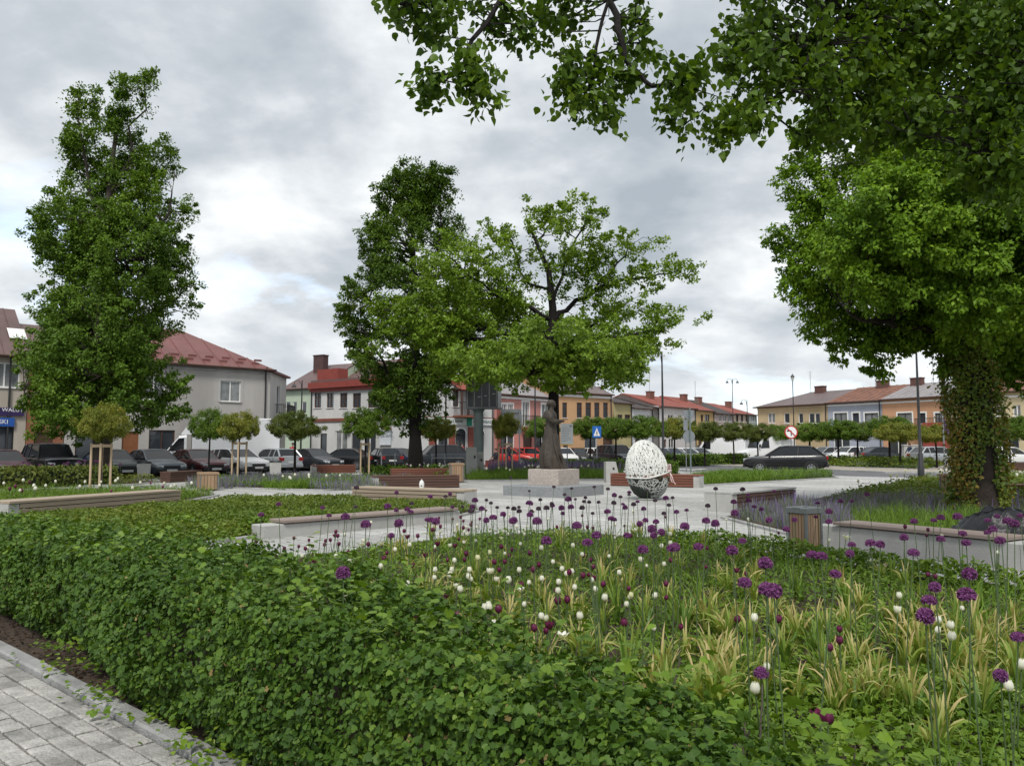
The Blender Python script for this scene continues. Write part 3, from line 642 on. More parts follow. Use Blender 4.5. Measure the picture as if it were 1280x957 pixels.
for x, t in ((494, 'BNP PARIBAS'), (551, 'PARIBAS BANK'), (590, 'BNP PARIBAS')):
    u, _ = h6.px(x, 526); text_mesh(t, .3, m_txtd, s6, (u, -.144, .18))
for x in (546, 585): u, _ = h6.px(x, 526); MB().box(u - .22, u + .28, -.165, -.146, -.05, .62).build('emblem', m_sgreen, s6)
sign(h5, 476, 489.5, 532, 556, 'price_poster', 'large white notice board with dark lines on the shop front beside the bank', M('poster_white', (.55, .58, .62), .6), (('NOWE', .3, M('letters_red', (.5, .03, .03)), .3, .78, 'LEFT'), ('KREDYTY', .28, m_txtd, .2, .58, 'LEFT'), ('I KONTA', .28, m_txtd, .2, .4, 'LEFT')))
hw = None
for o in list(COL.objects):
    if o.get('label', '').startswith('peach terrace'): hw = o
rs = thing('red_advert', 'bright red advertising panel standing under the peach house balcony', 'sign', (X(1160, 74), 72.5, .1), R(-40))
MB().box(-1.1, 1.1, -.06, .06, .8, 3.6).build('panel', m_redp, rs); MB().box(-1.0, -.9, -.05, .05, 0, .8).box(.9, 1.0, -.05, .05, 0, .8).build('post', m_dark, rs)
# ------------------------------------------------------------------ cars (nose towards +x, wheels on z = 0)
m_tyre = M('tyre', (.018, .018, .019), .85, .2, 20); m_rim = M('rim', (.45, .46, .47), .3, .1, 9, metal=.8)
m_cglass = M('car_glass', (.014, .016, .018), .06, .3, 2, spec=.35); m_trim = M('black_trim', (.02, .02, .021), .6, .2, 8)
m_lamp = M('headlamp', (.55, .58, .6), .1, .1, 12, spec=.8); m_red = M('tail_lamp', (.28, .012, .012), .2, .15, 10); m_plate = M('number_plate', (.66, .66, .63), .5, .05, 9)
m_amber = M('indicator', (.6, .2, .02), .3)
def paint(name, c, metal=.0):
    m = M('paint_' + name, c, .34, .05, 3, metal=metal, spec=.45, dirt=.08)
    b = m.node_tree.nodes['Principled BSDF']; b.inputs['Coat Weight'].default_value = .3; b.inputs['Coat Roughness'].default_value = .06
    return m
TYPES = {  # L, W, H, belt, stations of the lower body (x, top, half width), glasshouse x: windscreen base, roof front, roof rear, rear glass base
    'sedan': (4.5, 1.76, 1.44, .92, [(2.25, .60, .66), (2.17, .69, .80), (1.9, .76, .86), (1.05, .90, .88), (.3, .92, .88), (-1.3, .94, .88), (-1.75, .97, .87), (-2.15, .93, .82), (-2.25, .72, .74)], (1.05, .28, -.85, -1.68), 1.32, -1.30),
    'hatch': (3.95, 1.70, 1.46, .93, [(1.97, .60, .64), (1.9, .70, .78), (1.65, .78, .84), (.98, .93, .85), (.2, .94, .85), (-1.2, .97, .85), (-1.75, .98, .83), (-1.92, .93, .80), (-1.97, .62, .74)], (.98, .25, -1.38, -1.86), 1.2, -1.26),
    'estate': (4.65, 1.82, 1.47, .94, [(2.32, .60, .66), (2.24, .70, .82), (1.95, .79, .88), (1.08, .93, .91), (.3, .95, .91), (-1.4, .98, .91), (-2.05, 1.0, .89), (-2.24, .95, .85), (-2.32, .62, .78)], (1.08, .3, -1.45, -2.16), 1.4, -1.42),
    'suv': (4.45, 1.84, 1.70, 1.06, [(2.22, .66, .70), (2.15, .84, .84), (1.9, .93, .90), (1.0, 1.03, .92), (.2, 1.06, .92), (-1.3, 1.09, .92), (-1.95, 1.1, .90), (-2.16, 1.05, .86), (-2.22, .68, .80)], (1.0, .42, -1.5, -2.08), 1.32, -1.32),
    'crossover': (4.66, 1.88, 1.63, 1.02, [(2.33, .66, .70), (2.25, .82, .84), (1.95, .91, .91), (1.08, 1.01, .93), (.3, 1.03, .93), (-1.4, 1.06, .93), (-2.0, 1.08, .91), (-2.22, 1.02, .87), (-2.33, .68, .80)], (1.08, .22, -1.5, -2.16), 1.42, -1.40),
    'jeep': (4.3, 1.80, 1.74, 1.04, [(2.15, .72, .80), (2.1, .94, .84), (1.9, 1.0, .86), (.85, 1.04, .87), (.2, 1.05, .87), (-1.3, 1.06, .87), (-1.9, 1.06, .86), (-2.1, 1.04, .85), (-2.15, .72, .82)], (.85, .45, -1.75, -2.08), 1.32, -1.3),
}
def make_car(kind, cat='car'):
    L, W, H, belt, st, gh, wf, wr = TYPES[kind]
    root = thing('parked_car', 'car', cat); m_body = paint('proto', (.3, .3, .3)); R_ = .335 if kind in ('suv', 'jeep', 'crossover') else .305
    b = MB(); rings = []
    lowz = .24 if kind not in ('suv', 'jeep', 'crossover') else .3
    for x, zt, hw in st:
        e = min(1.0, abs(abs(x) - L / 2) / .3 + .35); zl = lowz + (.10 if abs(x) > L / 2 - .12 else 0)
        crown = .035
        sec = [(hw * .86, zl), (hw * .98, zl + .12), (hw * 1.0, zl + (zt - zl) * .55), (hw * .985, zt - .10), (hw * .93, zt - .02), (hw * .6, zt + crown * .8), (0, zt + crown)]
        rings.append([(x, y, z) for y, z in sec] + [(x, -y, z) for y, z in sec[-2::-1]])
    b.loft(rings)
    wb, rf, rr_, rb = gh; hb = st[3][2] * .93; ht = hb * .80
    bz = lambda x: np.interp(-x, [-s[0] for s in st], [s[1] for s in st])
    zf, zr = bz(wb) + .0, bz(rb) + .0
    # roof skin
    top = []
    for x, z, k in ((rf, H - .05, .96), (rf - .25, H - .005, 1), ((rf + rr_) / 2, H, 1), (rr_ + .2, H - .02, .99), (rr_, H - .06, .94)):
        top.append([(x, ht * k, z - .07), (x, ht * k * .93, z - .02), (x, ht * .5, z), (x, -ht * .5, z), (x, -ht * k * .93, z - .02), (x, -ht * k, z - .07), (x, 0, z - .09)])
    b.loft(top)
    gl = ht * .95
    for s in (1, -1):
        b.tube([(wb + .03, s * hb * .96, zf - .03), (rf, s * gl, H - .09)], .038, 5)
        b.tube([(rr_ - .02, s * gl, H - .10), (rb, s * hb * .95, zr - .03)], .06 if kind != 'sedan' else .05, 5)
        xm = (rf + rr_) / 2 - .05
        b.tube([(xm, s * hb * .985, bz(xm) - .04), (xm - .05, s * gl * 1.01, H - .09)], .032, 5)
        if kind in ('estate', 'suv', 'jeep', 'hatch'): x2 = rr_ + .25; b.tube([(x2 - .02, s * hb * .985, bz(x2) - .04), (x2 - .03, s * gl * 1.01, H - .1)], .04, 5)
    body = b.build('body', m_body, root, True, 32)
    # glasshouse glass
    def glass(nm, quad): return MB().add(quad, [(0, 1, 2, 3)]).build(nm, m_cglass, root)
    glass('windscreen', [(wb, -hb * .93, zf), (wb, hb * .93, zf), (rf, gl * .97, H - .075), (rf, -gl * .97, H - .075)])
    glass('rear_window', [(rb, -hb * .9, zr), (rb, hb * .9, zr), (rr_, gl * .95, H - .085), (rr_, -gl * .95, H - .085)])
    for s in (1, -1):
        glass('side_window', [(wb - .05, s * hb * .975, bz(wb) - .03), (rb + .06, s * hb * .965, zr - .02), (rr_ + .02, s * gl, H - .095), (rf - .02, s * gl, H - .095)])
        MB().obox((wb - .28, s * (hb + .02)), (wb - .14, s * (hb + .02)), .06, 0, 0) if 0 else None
        mr = MB().lathe_xyz((wb - .22, s * (hb + .13), bz(wb) + .07), (.07, .1, .065), 8, 5); mr.build('mirror', m_trim if kind != 'suv' else m_body, root, True)
        MB().box(xm + .08, xm + .24, s * st[4][2] - .012, s * st[4][2] + .018, bz(xm) - .16, bz(xm) - .13).box(rr_ + .45, rr_ + .61, s * st[4][2] - .012, s * st[4][2] + .018, bz(xm) - .16, bz(xm) - .13).build('door_handle', m_trim, root)
        # seams and sill
        q = MB(); y = s * (st[4][2] * 1.0 + .001)
        for x in (wb - .12, xm - .02, rr_ + .12): q.box(x - .008, x + .008, y - .012, y + .004, lowz + .12, bz(x) - .09)
        q.box(wr + .45, wf - .45, y - .1, y - .002, lowz - .06, lowz + .1); q.build('sill', m_trim, root)
    # nose and tail
    xf = st[0][0]; wfr = st[0][2]
    f = MB(); f.box(xf - .12, xf + .03, -wfr * 1.08, wfr * 1.08, lowz + .06, lowz + .22, .03); f.box(xf - .05, xf + .015, -.42, .42, .47, .60)
    f.build('front_bumper', m_trim, root)
    zl = .60 if kind not in ('suv', 'jeep', 'crossover') else .76
    for s in (1, -1):
        h = MB(); h.loft([[(xf - .03, s * .42, zl - .06), (xf - .03, s * .42, zl + .05), (xf - .14, s * .80, zl + .09), (xf - .2, s * .80, zl - .03)], [(xf + .02, s * .42, zl - .06), (xf - .0, s * .42, zl + .05), (xf - .02, s * .72, zl + .08), (xf - .02, s * .72, zl - .04)]])
        h.build('headlight', m_lamp, root)
        xr = st[-1][0]; zt = .80 if kind in ('sedan', 'hatch') else .92
        MB().box(xr - .012, xr + .2, *(sorted((s * .52, s * .80))), zt - .10, zt + .10, .02).build('tail_light', m_red, root)
    xr = st[-1][0]
    MB().box(xr - .04, xr + .12, -st[-1][2] * 1.06, st[-1][2] * 1.06, lowz + .08, lowz + .28, .03).build('rear_bumper', m_trim if kind in ('suv', 'jeep', 'crossover') else m_body, root)
    MB().box(xf + .031, xf + .045, -.26, .26, .33 + (.08 if kind in ('suv', 'jeep', 'crossover') else 0), .44 + (.08 if kind in ('suv', 'jeep', 'crossover') else 0)).build('number_plate', m_plate, root)
    MB().box(xr - .056, xr - .042, -.26, .26, .56, .67).build('number_plate', m_plate, root)
    for x in (wf, wr):
        for s in (1, -1):
            y = s * (st[4][2] - .11)
            a = MB().lathe([(R_ + .055, -.1), (R_ + .055, .113 + .002)] if s > 0 else [(R_ + .055, -.115), (R_ + .055, .1)], 20, (x, y, R_ + .01), 'y'); a.build('wheel_arch', m_trim, root)
            wt = MB().lathe([(R_ * .66, -.09), (R_ - .02, -.1), (R_, -.06), (R_, .06), (R_ - .02, .1), (R_ * .66, .09)], 20, (x, y + s * .03, R_), 'y').build('wheel', m_tyre, root, True)
            q = MB(); c = (x, y + s * .135, R_)
            q.lathe([(R_ * .68, -.02), (R_ * .68, .004), (R_ * .60, .0), (R_ * .58, -.02)], 20, c, 'y', cap=False)
            q.lathe([(.07, -.03), (.06, .0)], 10, c, 'y')
            for k in range(7):
                t = 2 * math.pi * k / 7; u = Vector((math.cos(t), 0, math.sin(t))); v = Vector((-math.sin(t), 0, math.cos(t)))
                q.loft([[Vector(c) + u * .05 + v * .035, Vector(c) + u * .05 - v * .035, Vector(c) + u * R_ * .62 - v * .022, Vector(c) + u * R_ * .62 + v * .022], [Vector(c) + Vector((0, -s * .02, 0)) + p for p in (u * .05 + v * .035, u * .05 - v * .035, u * R_ * .62 - v * .022, u * R_ * .62 + v * .022)]])
            q.build('rim', m_rim, wt)
    return root
PROTO = {k: make_car(k) for k in TYPES}
USED = set()
def car(kind, x, d, nose, label, col, metal=0.0, group=None, extra=None, z=0.0):
    """nose = compass of the bonnet in degrees, 0 = to the right of the view, -90 = towards us"""
    nm, c = col; p = paint(nm, c, metal)
    if kind not in USED: USED.add(kind); r = PROTO[kind]
    else: r = dup(PROTO[kind], (0, 0, 0))
    r.location = (X(x, d), d, z); r.rotation_euler = (0, 0, R(nose)); r['label'] = label
    if group: r['group'] = group
    for ch in r.children:
        for sl in ch.material_slots:
            if sl.material and sl.material.name.startswith('paint_'): sl.link = 'OBJECT'; sl.material = p
    return r
C_ = dict(black=('black', (.006, .006, .007)), anthr=('anthracite', (.03, .034, .04)), grey=('grey', (.10, .115, .13)), silver=('silver', (.40, .42, .43)), white=('white', (.68, .68, .67)),
          red=('dark_red', (.10, .014, .018)), bright=('bright_red', (.50, .03, .02)), green=('dark_green', (.03, .045, .04)), navy=('navy', (.02, .028, .06)), maroon=('maroon', (.06, .012, .018)))
GL = 'cars parked along the houses on the left'
car('sedan', 2, 37.2, -44, 'maroon saloon in front of the beige shop house, cut by the left edge', C_['maroon'], .2, GL)
car('jeep', 64, 39.0, -44, 'black off-road car with pale wheel arches beside the maroon saloon', C_['black'], 0, GL)
car('sedan', 139, 40.5, -44, 'dark green saloon behind the staked yellowish globe tree', C_['green'], .2, GL)
car('sedan', 192, 41.5, -43, 'slate grey saloon between the dark green saloon and the dark red saloon', C_['grey'], .4, GL)
car('sedan', 246, 44.0, -42, 'dark red saloon parked nose out in front of the white delivery truck', C_['red'], .2, GL)
car('estate', 296, 46.5, -40, 'white estate car beside the dark red saloon', C_['white'], 0, GL)
car('hatch', 343, 50.0, 138, 'silver hatchback parked tail out beside the white estate car', C_['silver'], .5, GL)
car('sedan', 391, 52.0, -38, 'anthracite saloon with its bonnet out under the wide double globe tree', C_['anthr'], .3, GL)
car('sedan', 432, 55.0, 165, 'black saloon turned sideways before the white house with red cornice', C_['black'], 0, GL)
car('hatch', 479, 56.0, 118, 'black hatchback with red tail lamp towards us, left of the dark tree trunk', C_['black'], 0, GL)
car('hatch', 500, 57.0, -28, 'small navy hatchback just left of the dark tree trunk', C_['navy'], .2, GL)
car('suv', 546, 57.0, 200, 'dark grey sport utility car in front of the bank arches', C_['anthr'], .3, GL)
GB = 'cars parked along the houses at the back'
car('hatch', 640, 67, -20, 'bright red car parked in front of the pink house', C_['bright'], 0, GB).scale = (1, 1, 1)
car('estate', 668, 68, -20, 'long bright red estate car beside the statue, second red car', C_['bright'], 0, GB)
car('hatch', 703, 66, -75, 'white hatchback just right of the statue', C_['white'], 0, GB)
car('sedan', 724, 67, -70, 'black saloon under the crossing sign', C_['black'], 0, GB)
car('hatch', 748, 66, -68, 'white hatchback between the black saloon and the dark sport utility car', C_['white'], 0, GB)
car('suv', 770, 62, -66, 'dark sport utility car with a glossy bonnet left of the wire egg', C_['anthr'], .2, GB)
car('estate', 790, 66, -66, 'silver estate car behind the top of the wire egg', C_['silver'], .4, GB)
car('sedan', 822, 67, -62, 'dark blue saloon behind the tall lamp post', C_['navy'], .2, GB)
car('hatch', 838, 68, -60, 'silver hatchback right behind the lamp post', C_['silver'], .4, GB)
car('sedan', 856, 69, -58, 'white saloon behind the grey sign backs', C_['white'], 0, GB)
car('hatch', 872, 71, -58, 'silver grey hatchback right of the grey sign backs', C_['silver'], .5, GB)
car('sedan', 939, 76, -58, 'dark grey saloon at the end of the row under the brownish globe trees', C_['grey'], .4, GB)
GR = 'cars parked by the terrace on the right'
car('sedan', 1032, 74, 200, 'grey saloon behind the black car on the road', C_['silver'], .5, GR, z=.1)
car('hatch', 1060, 71, 205, 'white hatchback in front of the blue grey house', C_['white'], 0, GR, z=.1)
car('sedan', 1101, 70, 10, 'dark saloon in front of the peach house', C_['anthr'], .3, GR, z=.1)
car('hatch', 1170, 62, 12, 'light silver car between the lamp post and the ivy trunk', C_['silver'], .3, GR, z=.1)
car('sedan', 1258, 58, 15, 'white saloon right of the ivy trunk', C_['white'], 0, GR, z=.1)
cb_ = car('crossover', 979, 48.5, 164, 'glossy black tall estate car driving on the road in the middle of the square', C_['black'], 0)
cb_.name = 'moving_car'; cb_.location.y -= 1.2; cb_.location.x -= .35
# vans and trucks
def van(name, label, x, d, nose, boxy, col=(.68, .69, .70), L=5.2, H=2.35, z=0.0):
    p = paint('van_white', col); r = thing(name, label, 'truck' if boxy else 'van', (X(x, d), d, z), R(nose))
    hw = .98
    def ring(x, prof): return [(x, y, zz) for y, zz in prof]
    if boxy:
        cabL = 2.0; x0 = L / 2
        b = MB(); b.loft([ring(x0, [(.8, .4), (.9, .7), (.86, .95), (-.86, .95), (-.9, .7), (-.8, .4)]), ring(x0 - .5, [(.95, .38), (.98, .8), (.92, 1.18), (-.92, 1.18), (-.98, .8), (-.95, .38)]),
                          ring(x0 - .9, [(.97, .36), (1, .9), (.92, 1.28), (-.92, 1.28), (-1, .9), (-.97, .36)]), ring(x0 - cabL, [(.97, .36), (1, .9), (.94, 1.3), (-.94, 1.3), (-1, .9), (-.97, .36)])])
        b.loft([ring(x0 - 1.55, [(.84, 2.05), (.7, 2.2), (-.7, 2.2), (-.84, 2.05), (0, 2.0)]), ring(x0 - cabL, [(.86, 2.1), (.75, 2.28), (-.75, 2.28), (-.86, 2.1), (0, 2.0)])])
        for s in (1, -1):
            b.tube([(x0 - .9, s * .9, 1.26), (x0 - 1.55, s * .82, 2.08)], .05, 5); b.box(x0 - cabL, x0 - cabL + .14, *sorted((s * .9, s * .97)), 1.25, 2.1)
        b.build('cab', p, r, True, 30)
        MB().add([(x0 - .9, -.88, 1.28), (x0 - .9, .88, 1.28), (x0 - 1.53, .8, 2.07), (x0 - 1.53, -.8, 2.07)], [(0, 1, 2, 3)]).build('windscreen', m_cglass, r)
        for s in (1, -1): MB().add([(x0 - .98, s * .93, 1.28), (x0 - cabL + .14, s * .94, 1.3), (x0 - cabL + .14, s * .88, 2.05), (x0 - 1.52, s * .85, 2.05)], [(0, 1, 2, 3)]).build('side_window', m_cglass, r)
        MB().loft([ring(x0 - 1.7, [(.6, 2.29), (.6, 2.36), (-.6, 2.36), (-.6, 2.29)]), ring(x0 - 2.25, [(.95, 2.29), (.9, 3.15), (-.9, 3.15), (-.95, 2.29)])]).build('wind_deflector', p, r, True, 30)
        MB().box(-L / 2 - 2.2, x0 - cabL - .3, -1.1, 1.1, .75, 3.3, .05).build('cargo_box', M('box_white', (.70, .71, .72), .5, .05, 1, dirt=.15), r)
        MB().box(-L / 2 - 2.2, x0 - cabL, -.4, .4, .5, .74).build('chassis', m_trim, r); xw = (x0 - .75, -L / 2 - 1.0)
    else:
        x0 = L / 2; b = MB()
        b.loft([ring(x0, [(.75, .35), (.86, .6), (.8, .9), (-.8, .9), (-.86, .6), (-.75, .35)]), ring(x0 - .35, [(.9, .33), (.95, .7), (.88, 1.1), (-.88, 1.1), (-.95, .7), (-.9, .33)]), ring(x0 - 1.0, [(.93, .3), (.97, .8), (.9, 1.25), (-.9, 1.25), (-.97, .8), (-.93, .3)]),
                ring(x0 - 1.7, [(.94, .3), (.98, .9), (.8, H - .1), (-.8, H - .1), (-.98, .9), (-.94, .3)]), ring(x0 - 2.2, [(.94, .3), (.98, .9), (.82, H), (-.82, H), (-.98, .9), (-.94, .3)]), ring(-L / 2 + .1, [(.94, .3), (.98, .9), (.82, H - .02), (-.82, H - .02), (-.98, .9), (-.94, .3)]), ring(-L / 2, [(.9, .4), (.94, .9), (.78, H - .12), (-.78, H - .12), (-.94, .9), (-.9, .4)])])
        b.build('body', p, r, True, 30)
        MB().add([(x0 - 1.03, -.84, 1.3), (x0 - 1.03, .84, 1.3), (x0 - 1.62, .74, H - .2), (x0 - 1.62, -.74, H - .2)], [(0, 1, 2, 3)]).build('windscreen', m_cglass, r)
        for s in (1, -1):
            MB().add([(x0 - 1.35, s * .955, 1.3), (x0 - 2.3, s * .945, 1.3), (x0 - 2.3, s * .875, H - .35), (x0 - 1.72, s * .875, H - .35)], [(0, 1, 2, 3)]).build('side_window', m_cglass, r)
        xw = (x0 - .9, -L / 2 + .95)
    for s in (1, -1):
        MB().box(x0 - .2, x0 + .02, *sorted((s * .5, s * .84)), .68, .9, .02).build('headlight', m_lamp, r)
        MB().lathe_xyz((x0 - 1.15, s * 1.12, 1.5), (.08, .12, .18), 8, 5).build('mirror', m_trim, r)
    MB().box(x0 - .05, x0 + .03, -.7, .7, .36, .56).build('front_bumper', m_trim, r); MB().box(x0 + .031, x0 + .04, -.26, .26, .4, .51).build('number_plate', m_plate, r)
    for x in xw:
        for s in (1, -1):
            wt = MB().lathe([(.2, -.1), (.33, -.11), (.35, -.06), (.35, .06), (.33, .11), (.2, .1)], 18, (x, s * .9, .35), 'y').build('wheel', m_tyre, r, True)
            MB().lathe([(.21, -.01), (.19, .02), (.06, .0)], 14, (x, s * 1.0, .35), 'y').build('rim', m_rim, wt)
    return r
van('delivery_truck', 'white box truck with wind deflector in front of the grey corner house', 246, 49.5, 203, True)
van('parked_van', 'white van behind the bonnet of the black estate car', 957, 72, 200, False, z=.1)
van('parked_van', 'long white van under the brownish globe trees', 900, 74, 140, False, L=5.6)
# ------------------------------------------------------------------ benches, bins, stones
m_wlight = woodmat('wood_weathered', (.30, .24, .175)); m_wdark = woodmat('wood_dark', (.085, .042, .028)); m_wred = woodmat('wood_red', (.17, .06, .036)); m_wgrey = woodmat('wood_grey', (.21, .165, .14))
m_wvert = woodmat('wood_vertical', (.26, .17, .10), axis=2)
m_conc = M('bench_concrete', (.40, .395, .375), .85, .14, 3, .35, dirt=.35, bscale=60); m_concd = M('grey_granite', (.24, .25, .255), .8, .22, 18, .3, dirt=.25)
m_steel = M('steel_grey', (.17, .185, .18), .5, .15, 6, metal=.3)
def bench(label, P0, P1, w=.6, h=.45, wood=None, caps=(1, 1), slats=4, seat=None, group='box benches of the square', capw=.22):
    """box bench: slatted timber skirts between two concrete end blocks, seat of planks"""
    P0 = Vector((P0[0], P0[1])); P1 = Vector((P1[0], P1[1])); L = (P1 - P0).length; a = math.atan2((P1 - P0).y, (P1 - P0).x)
    r = thing('slatted_bench', label, 'bench', (P0.x, P0.y, .085), a, group)
    x0 = capw if caps[0] else 0; x1 = L - (capw if caps[1] else 0)
    s = MB(); sh = (h - .07) / slats
    for i in range(slats):
        z = .02 + i * sh
        s.box(x0 + .004, x1 - .004, -w / 2, -w / 2 + .03, z + .012, z + sh - .008, .004).box(x0 + .004, x1 - .004, w / 2 - .03, w / 2, z + .012, z + sh - .008, .004)
        for xx in ((x0 + .004,) if not caps[0] else ()) + ((x1 - .034,) if not caps[1] else ()): s.box(xx, xx + .03, -w / 2 + .032, w / 2 - .032, z + .012, z + sh - .008)
    s.build('slat_skirt', wood, r)
    MB().box(x0 + .01, x1 - .01, -w / 2 + .035, w / 2 - .035, 0, h - .06).build('core', m_trim, r)
    t = MB(); n = max(3, round(w / .12)); pw = (w + .04) / n
    for i in range(n): t.box(-.0 if not caps[0] else .0, L, -w / 2 - .02 + i * pw + .004, -w / 2 - .02 + (i + 1) * pw - .004, h - .045, h, .005)
    t.build('seat', seat or wood, r)
    for c, xa, xb in ((caps[0], 0, capw), (caps[1], L - capw, L)):
        if c:
            MB().box(xa, xb, -w / 2 + .012, w / 2 - .012, 0, h - .05, .01).build('end_block', m_conc, r)
    return r
bench('long weathered slatted box bench with its white end block at the left edge', (-9.75, 15.3), (-8.2, 19.4), .6, .47, m_wlight, (1, 0))
bench('weathered slatted box bench with white end block, carrying the small white lantern', (-4.0, 21.1), (-1.0, 19.5), .6, .46, m_wlight, (0, 1))
bench('dark brown slatted bench with a low white block at its left end', (-5.0, 28.6), (-2.0, 29.6), .6, .46, m_wdark, (1, 0))
bench('dark reddish bench behind the other dark brown bench, by the flower bed', (-5.6, 37.2), (-2.9, 38.0), .6, .46, m_wred, (0, 1))
bench('dark red brown slatted bench behind the wire egg', (3.9, 31.0), (6.9, 29.3), .6, .47, m_wred, (0, 1))
bench('low dark bench with a pale concrete top beside the lavender', (4.75, 18.6), (7.0, 20.9), .75, .46, m_wdark, (1, 0), 4, m_conc)
bench('small rough brown bench in front of the dark red saloon', (X(205, 33), 33.2), (X(245, 35), 35.2), .5, .45, m_wdark, (0, 0))
bench('small brown bench with a white end block in front of the black saloon', (X(390, 44), 44), (X(438, 44), 45.2), .5, .46, m_wred, (1, 0))
bench('red wooden bench behind the ivy trunk at the right edge', (X(1258, 22.5), 22.6), (X(1330, 22), 21.5), .55, .46, m_wred, (0, 0))
bench('far small bench with a white end by the island bed', (X(1060, 68), 68), (X(1092, 68), 67), .6, .46, m_wdark, (1, 0))
bench('dark far bench right of the ivy trunk', (X(1250, 50), 50), (X(1300, 49), 49), .6, .46, m_wdark, (0, 0))
# low walls with a seat plank
def wall_seat(label, P0, P1, sa, sb, h=.42, w=.42, wood=None):
    P0 = Vector((P0[0], P0[1])); P1 = Vector((P1[0], P1[1])); L = (P1 - P0).length; a = math.atan2((P1 - P0).y, (P1 - P0).x)
    r = thing('wall_bench', label, 'bench wall', (P0.x, P0.y, .0), a, None)
    b = MB(); n = max(1, round(L / 1.5))
    for i in range(n): b.box(L * i / n + .003, L * (i + 1) / n - .003, -w / 2, w / 2, 0, h, .012)
    b.build('concrete_wall', m_conc, r); t = MB(); n = 3; pw = (w + .1) / n
    for i in range(n): t.box(sa, sb, -w / 2 - .05 + i * pw + .004, -w / 2 - .05 + (i + 1) * pw - .004, h + .02, h + .065, .006)
    t.build('seat', wood or m_wgrey, r)
    for i in range(4): xx = sa + .2 + (sb - sa - .4) * i / 3; MB().box(xx - .02, xx + .02, -w / 2 + .03, w / 2 - .03, h, h + .02).build('bracket', m_dark, r)
    return r
wall_seat('low pale wall with grey wooden seat beside the shrub bed in the middle', (-4.2, 13.35), (-1.2, 16.4), .35, 4.2, .30)
wall_seat('low pale wall with grey wooden seat beside the black plastic sheet', (4.75, 12.35), (7.9, 7.5), .35, 2.75)
def bin_wood(label, p, w=.48, h=.8, rz=0, top=None, wood=None, group='slatted litter bins'):
    r = thing('litter_bin', label, 'bin', (p[0], p[1], .085), R(rz), group); s = MB(); n = 5
    for k in range(4):
        for i in range(n):
            u0 = -w / 2 + .035 + (w - .07) * i / n + .006; u1 = -w / 2 + .035 + (w - .07) * (i + 1) / n - .006
            y = w / 2 - .012
            if k == 0: s.box(u0, u1, -y - .012, -y, .05, h - .09)
            if k == 1: s.box(u0, u1, y, y + .012, .05, h - .09)
            if k == 2: s.box(-y - .012, -y, u0, u1, .05, h - .09)
            if k == 3: s.box(y, y + .012, u0, u1, .05, h - .09)
    s.build('slat_cladding', wood or m_wvert, r)
    for sx_ in (-1, 1):
        for sy_ in (-1, 1): MB().box(*sorted((sx_ * (w / 2 - .03), sx_ * (w / 2 + .005))), *sorted((sy_ * (w / 2 - .03), sy_ * (w / 2 + .005))), 0, h - .08).build('corner_post', m_steel, r)
    MB().box(-w / 2 + .03, w / 2 - .03, -w / 2 + .03, w / 2 - .03, .04, h - .1).build('liner', m_trim, r)
    t = MB(); t.box(-w / 2 - .015, w / 2 + .015, -w / 2 - .015, -w / 2 + .1, h - .08, h, .012).box(-w / 2 - .015, w / 2 + .015, w / 2 - .1, w / 2 + .015, h - .08, h, .012).box(-w / 2 - .015, -w / 2 + .1, -w / 2 + .102, w / 2 - .102, h - .08, h, .0).box(w / 2 - .1, w / 2 + .015, -w / 2 + .102, w / 2 - .102, h - .08, h, .0)
    t.build('lid_ring', top or m_steel, r); return r
bin_wood('slatted wooden litter bin with grey metal rim before the right lavender bed', (4.2, 11.6), .33, .64, 30)
bin_wood('slatted wooden bin standing in the left flower bed', (X(261, 27.5), 27.5), .6, .62, 30, m_wvert)
bin_wood('slatted wooden bin at the right end of the dark brown benches', (X(571, 33.5), 33.5), .55, .8, 12, m_wvert)
bin_wood('slatted wooden bin half hidden behind the ivy trunk', (X(1193, 23), 23), .62, .72, 35, m_wvert)
def bin_conc(label, p, rz):
    r = thing('concrete_bin', label, 'bin', (p[0], p[1], .085), R(rz), 'concrete litter bins')
    MB().loft([[(-.24, -.24, 0), (.24, -.24, 0), (.24, .24, 0), (-.24, .24, 0)], [(-.27, -.27, .72), (.27, -.27, .72), (.27, .27, .72), (-.27, .27, .72)]]).build('body', m_conc, r)
    MB().box(-.285, .285, -.285, .285, .723, .8, .02).build('lid', m_trim, r); MB().box(-.1, .1, -.2865, -.2855, .74, .78).build('slot', m_steel, r)
bin_conc('grey concrete litter bin with dark lid in front of the slate grey saloon', (X(181, 36.5), 36.5), 20); bin_conc('pale concrete litter bin with black lid in front of the silver hatchback', (X(345, 39), 39), 15)
# tapered concrete markers
def marker(label, p, w, h, lean, rz=0):
    r = thing('concrete_marker', label, 'stone marker', (p[0], p[1], .085), R(rz), None)
    MB().loft([[(-w / 2, -.2, 0), (w / 2 + lean, -.2, 0), (w / 2 + lean, .2, 0), (-w / 2, .2, 0)], [(-w / 2, -.18, h - .01), (w / 2, -.18, h - .01), (w / 2, .18, h - .01), (-w / 2, .18, h - .01)], [(-w / 2 + .01, -.17, h), (w / 2 - .01, -.17, h), (w / 2 - .01, .17, h), (-w / 2 + .01, .17, h)]]).build('block', m_conc, r)
    MB().box(w / 2 - .14, w / 2 - .06, -.206, -.192, h * .62, h * .72).build('plaque', m_trim, r)
marker('white tapered concrete block with a small dark plaque left of the wire egg', (X(762, 33.5), 33.5), .42, .86, .2, 8)
marker('tall pale grey concrete post beside the screen column', (X(589, 39.5), 39.5), .5, 1.45, .05, 10); marker('slim pale concrete post right behind the tall pale one', (X(600, 40.5), 40.5), .3, 1.2, .05, 10)
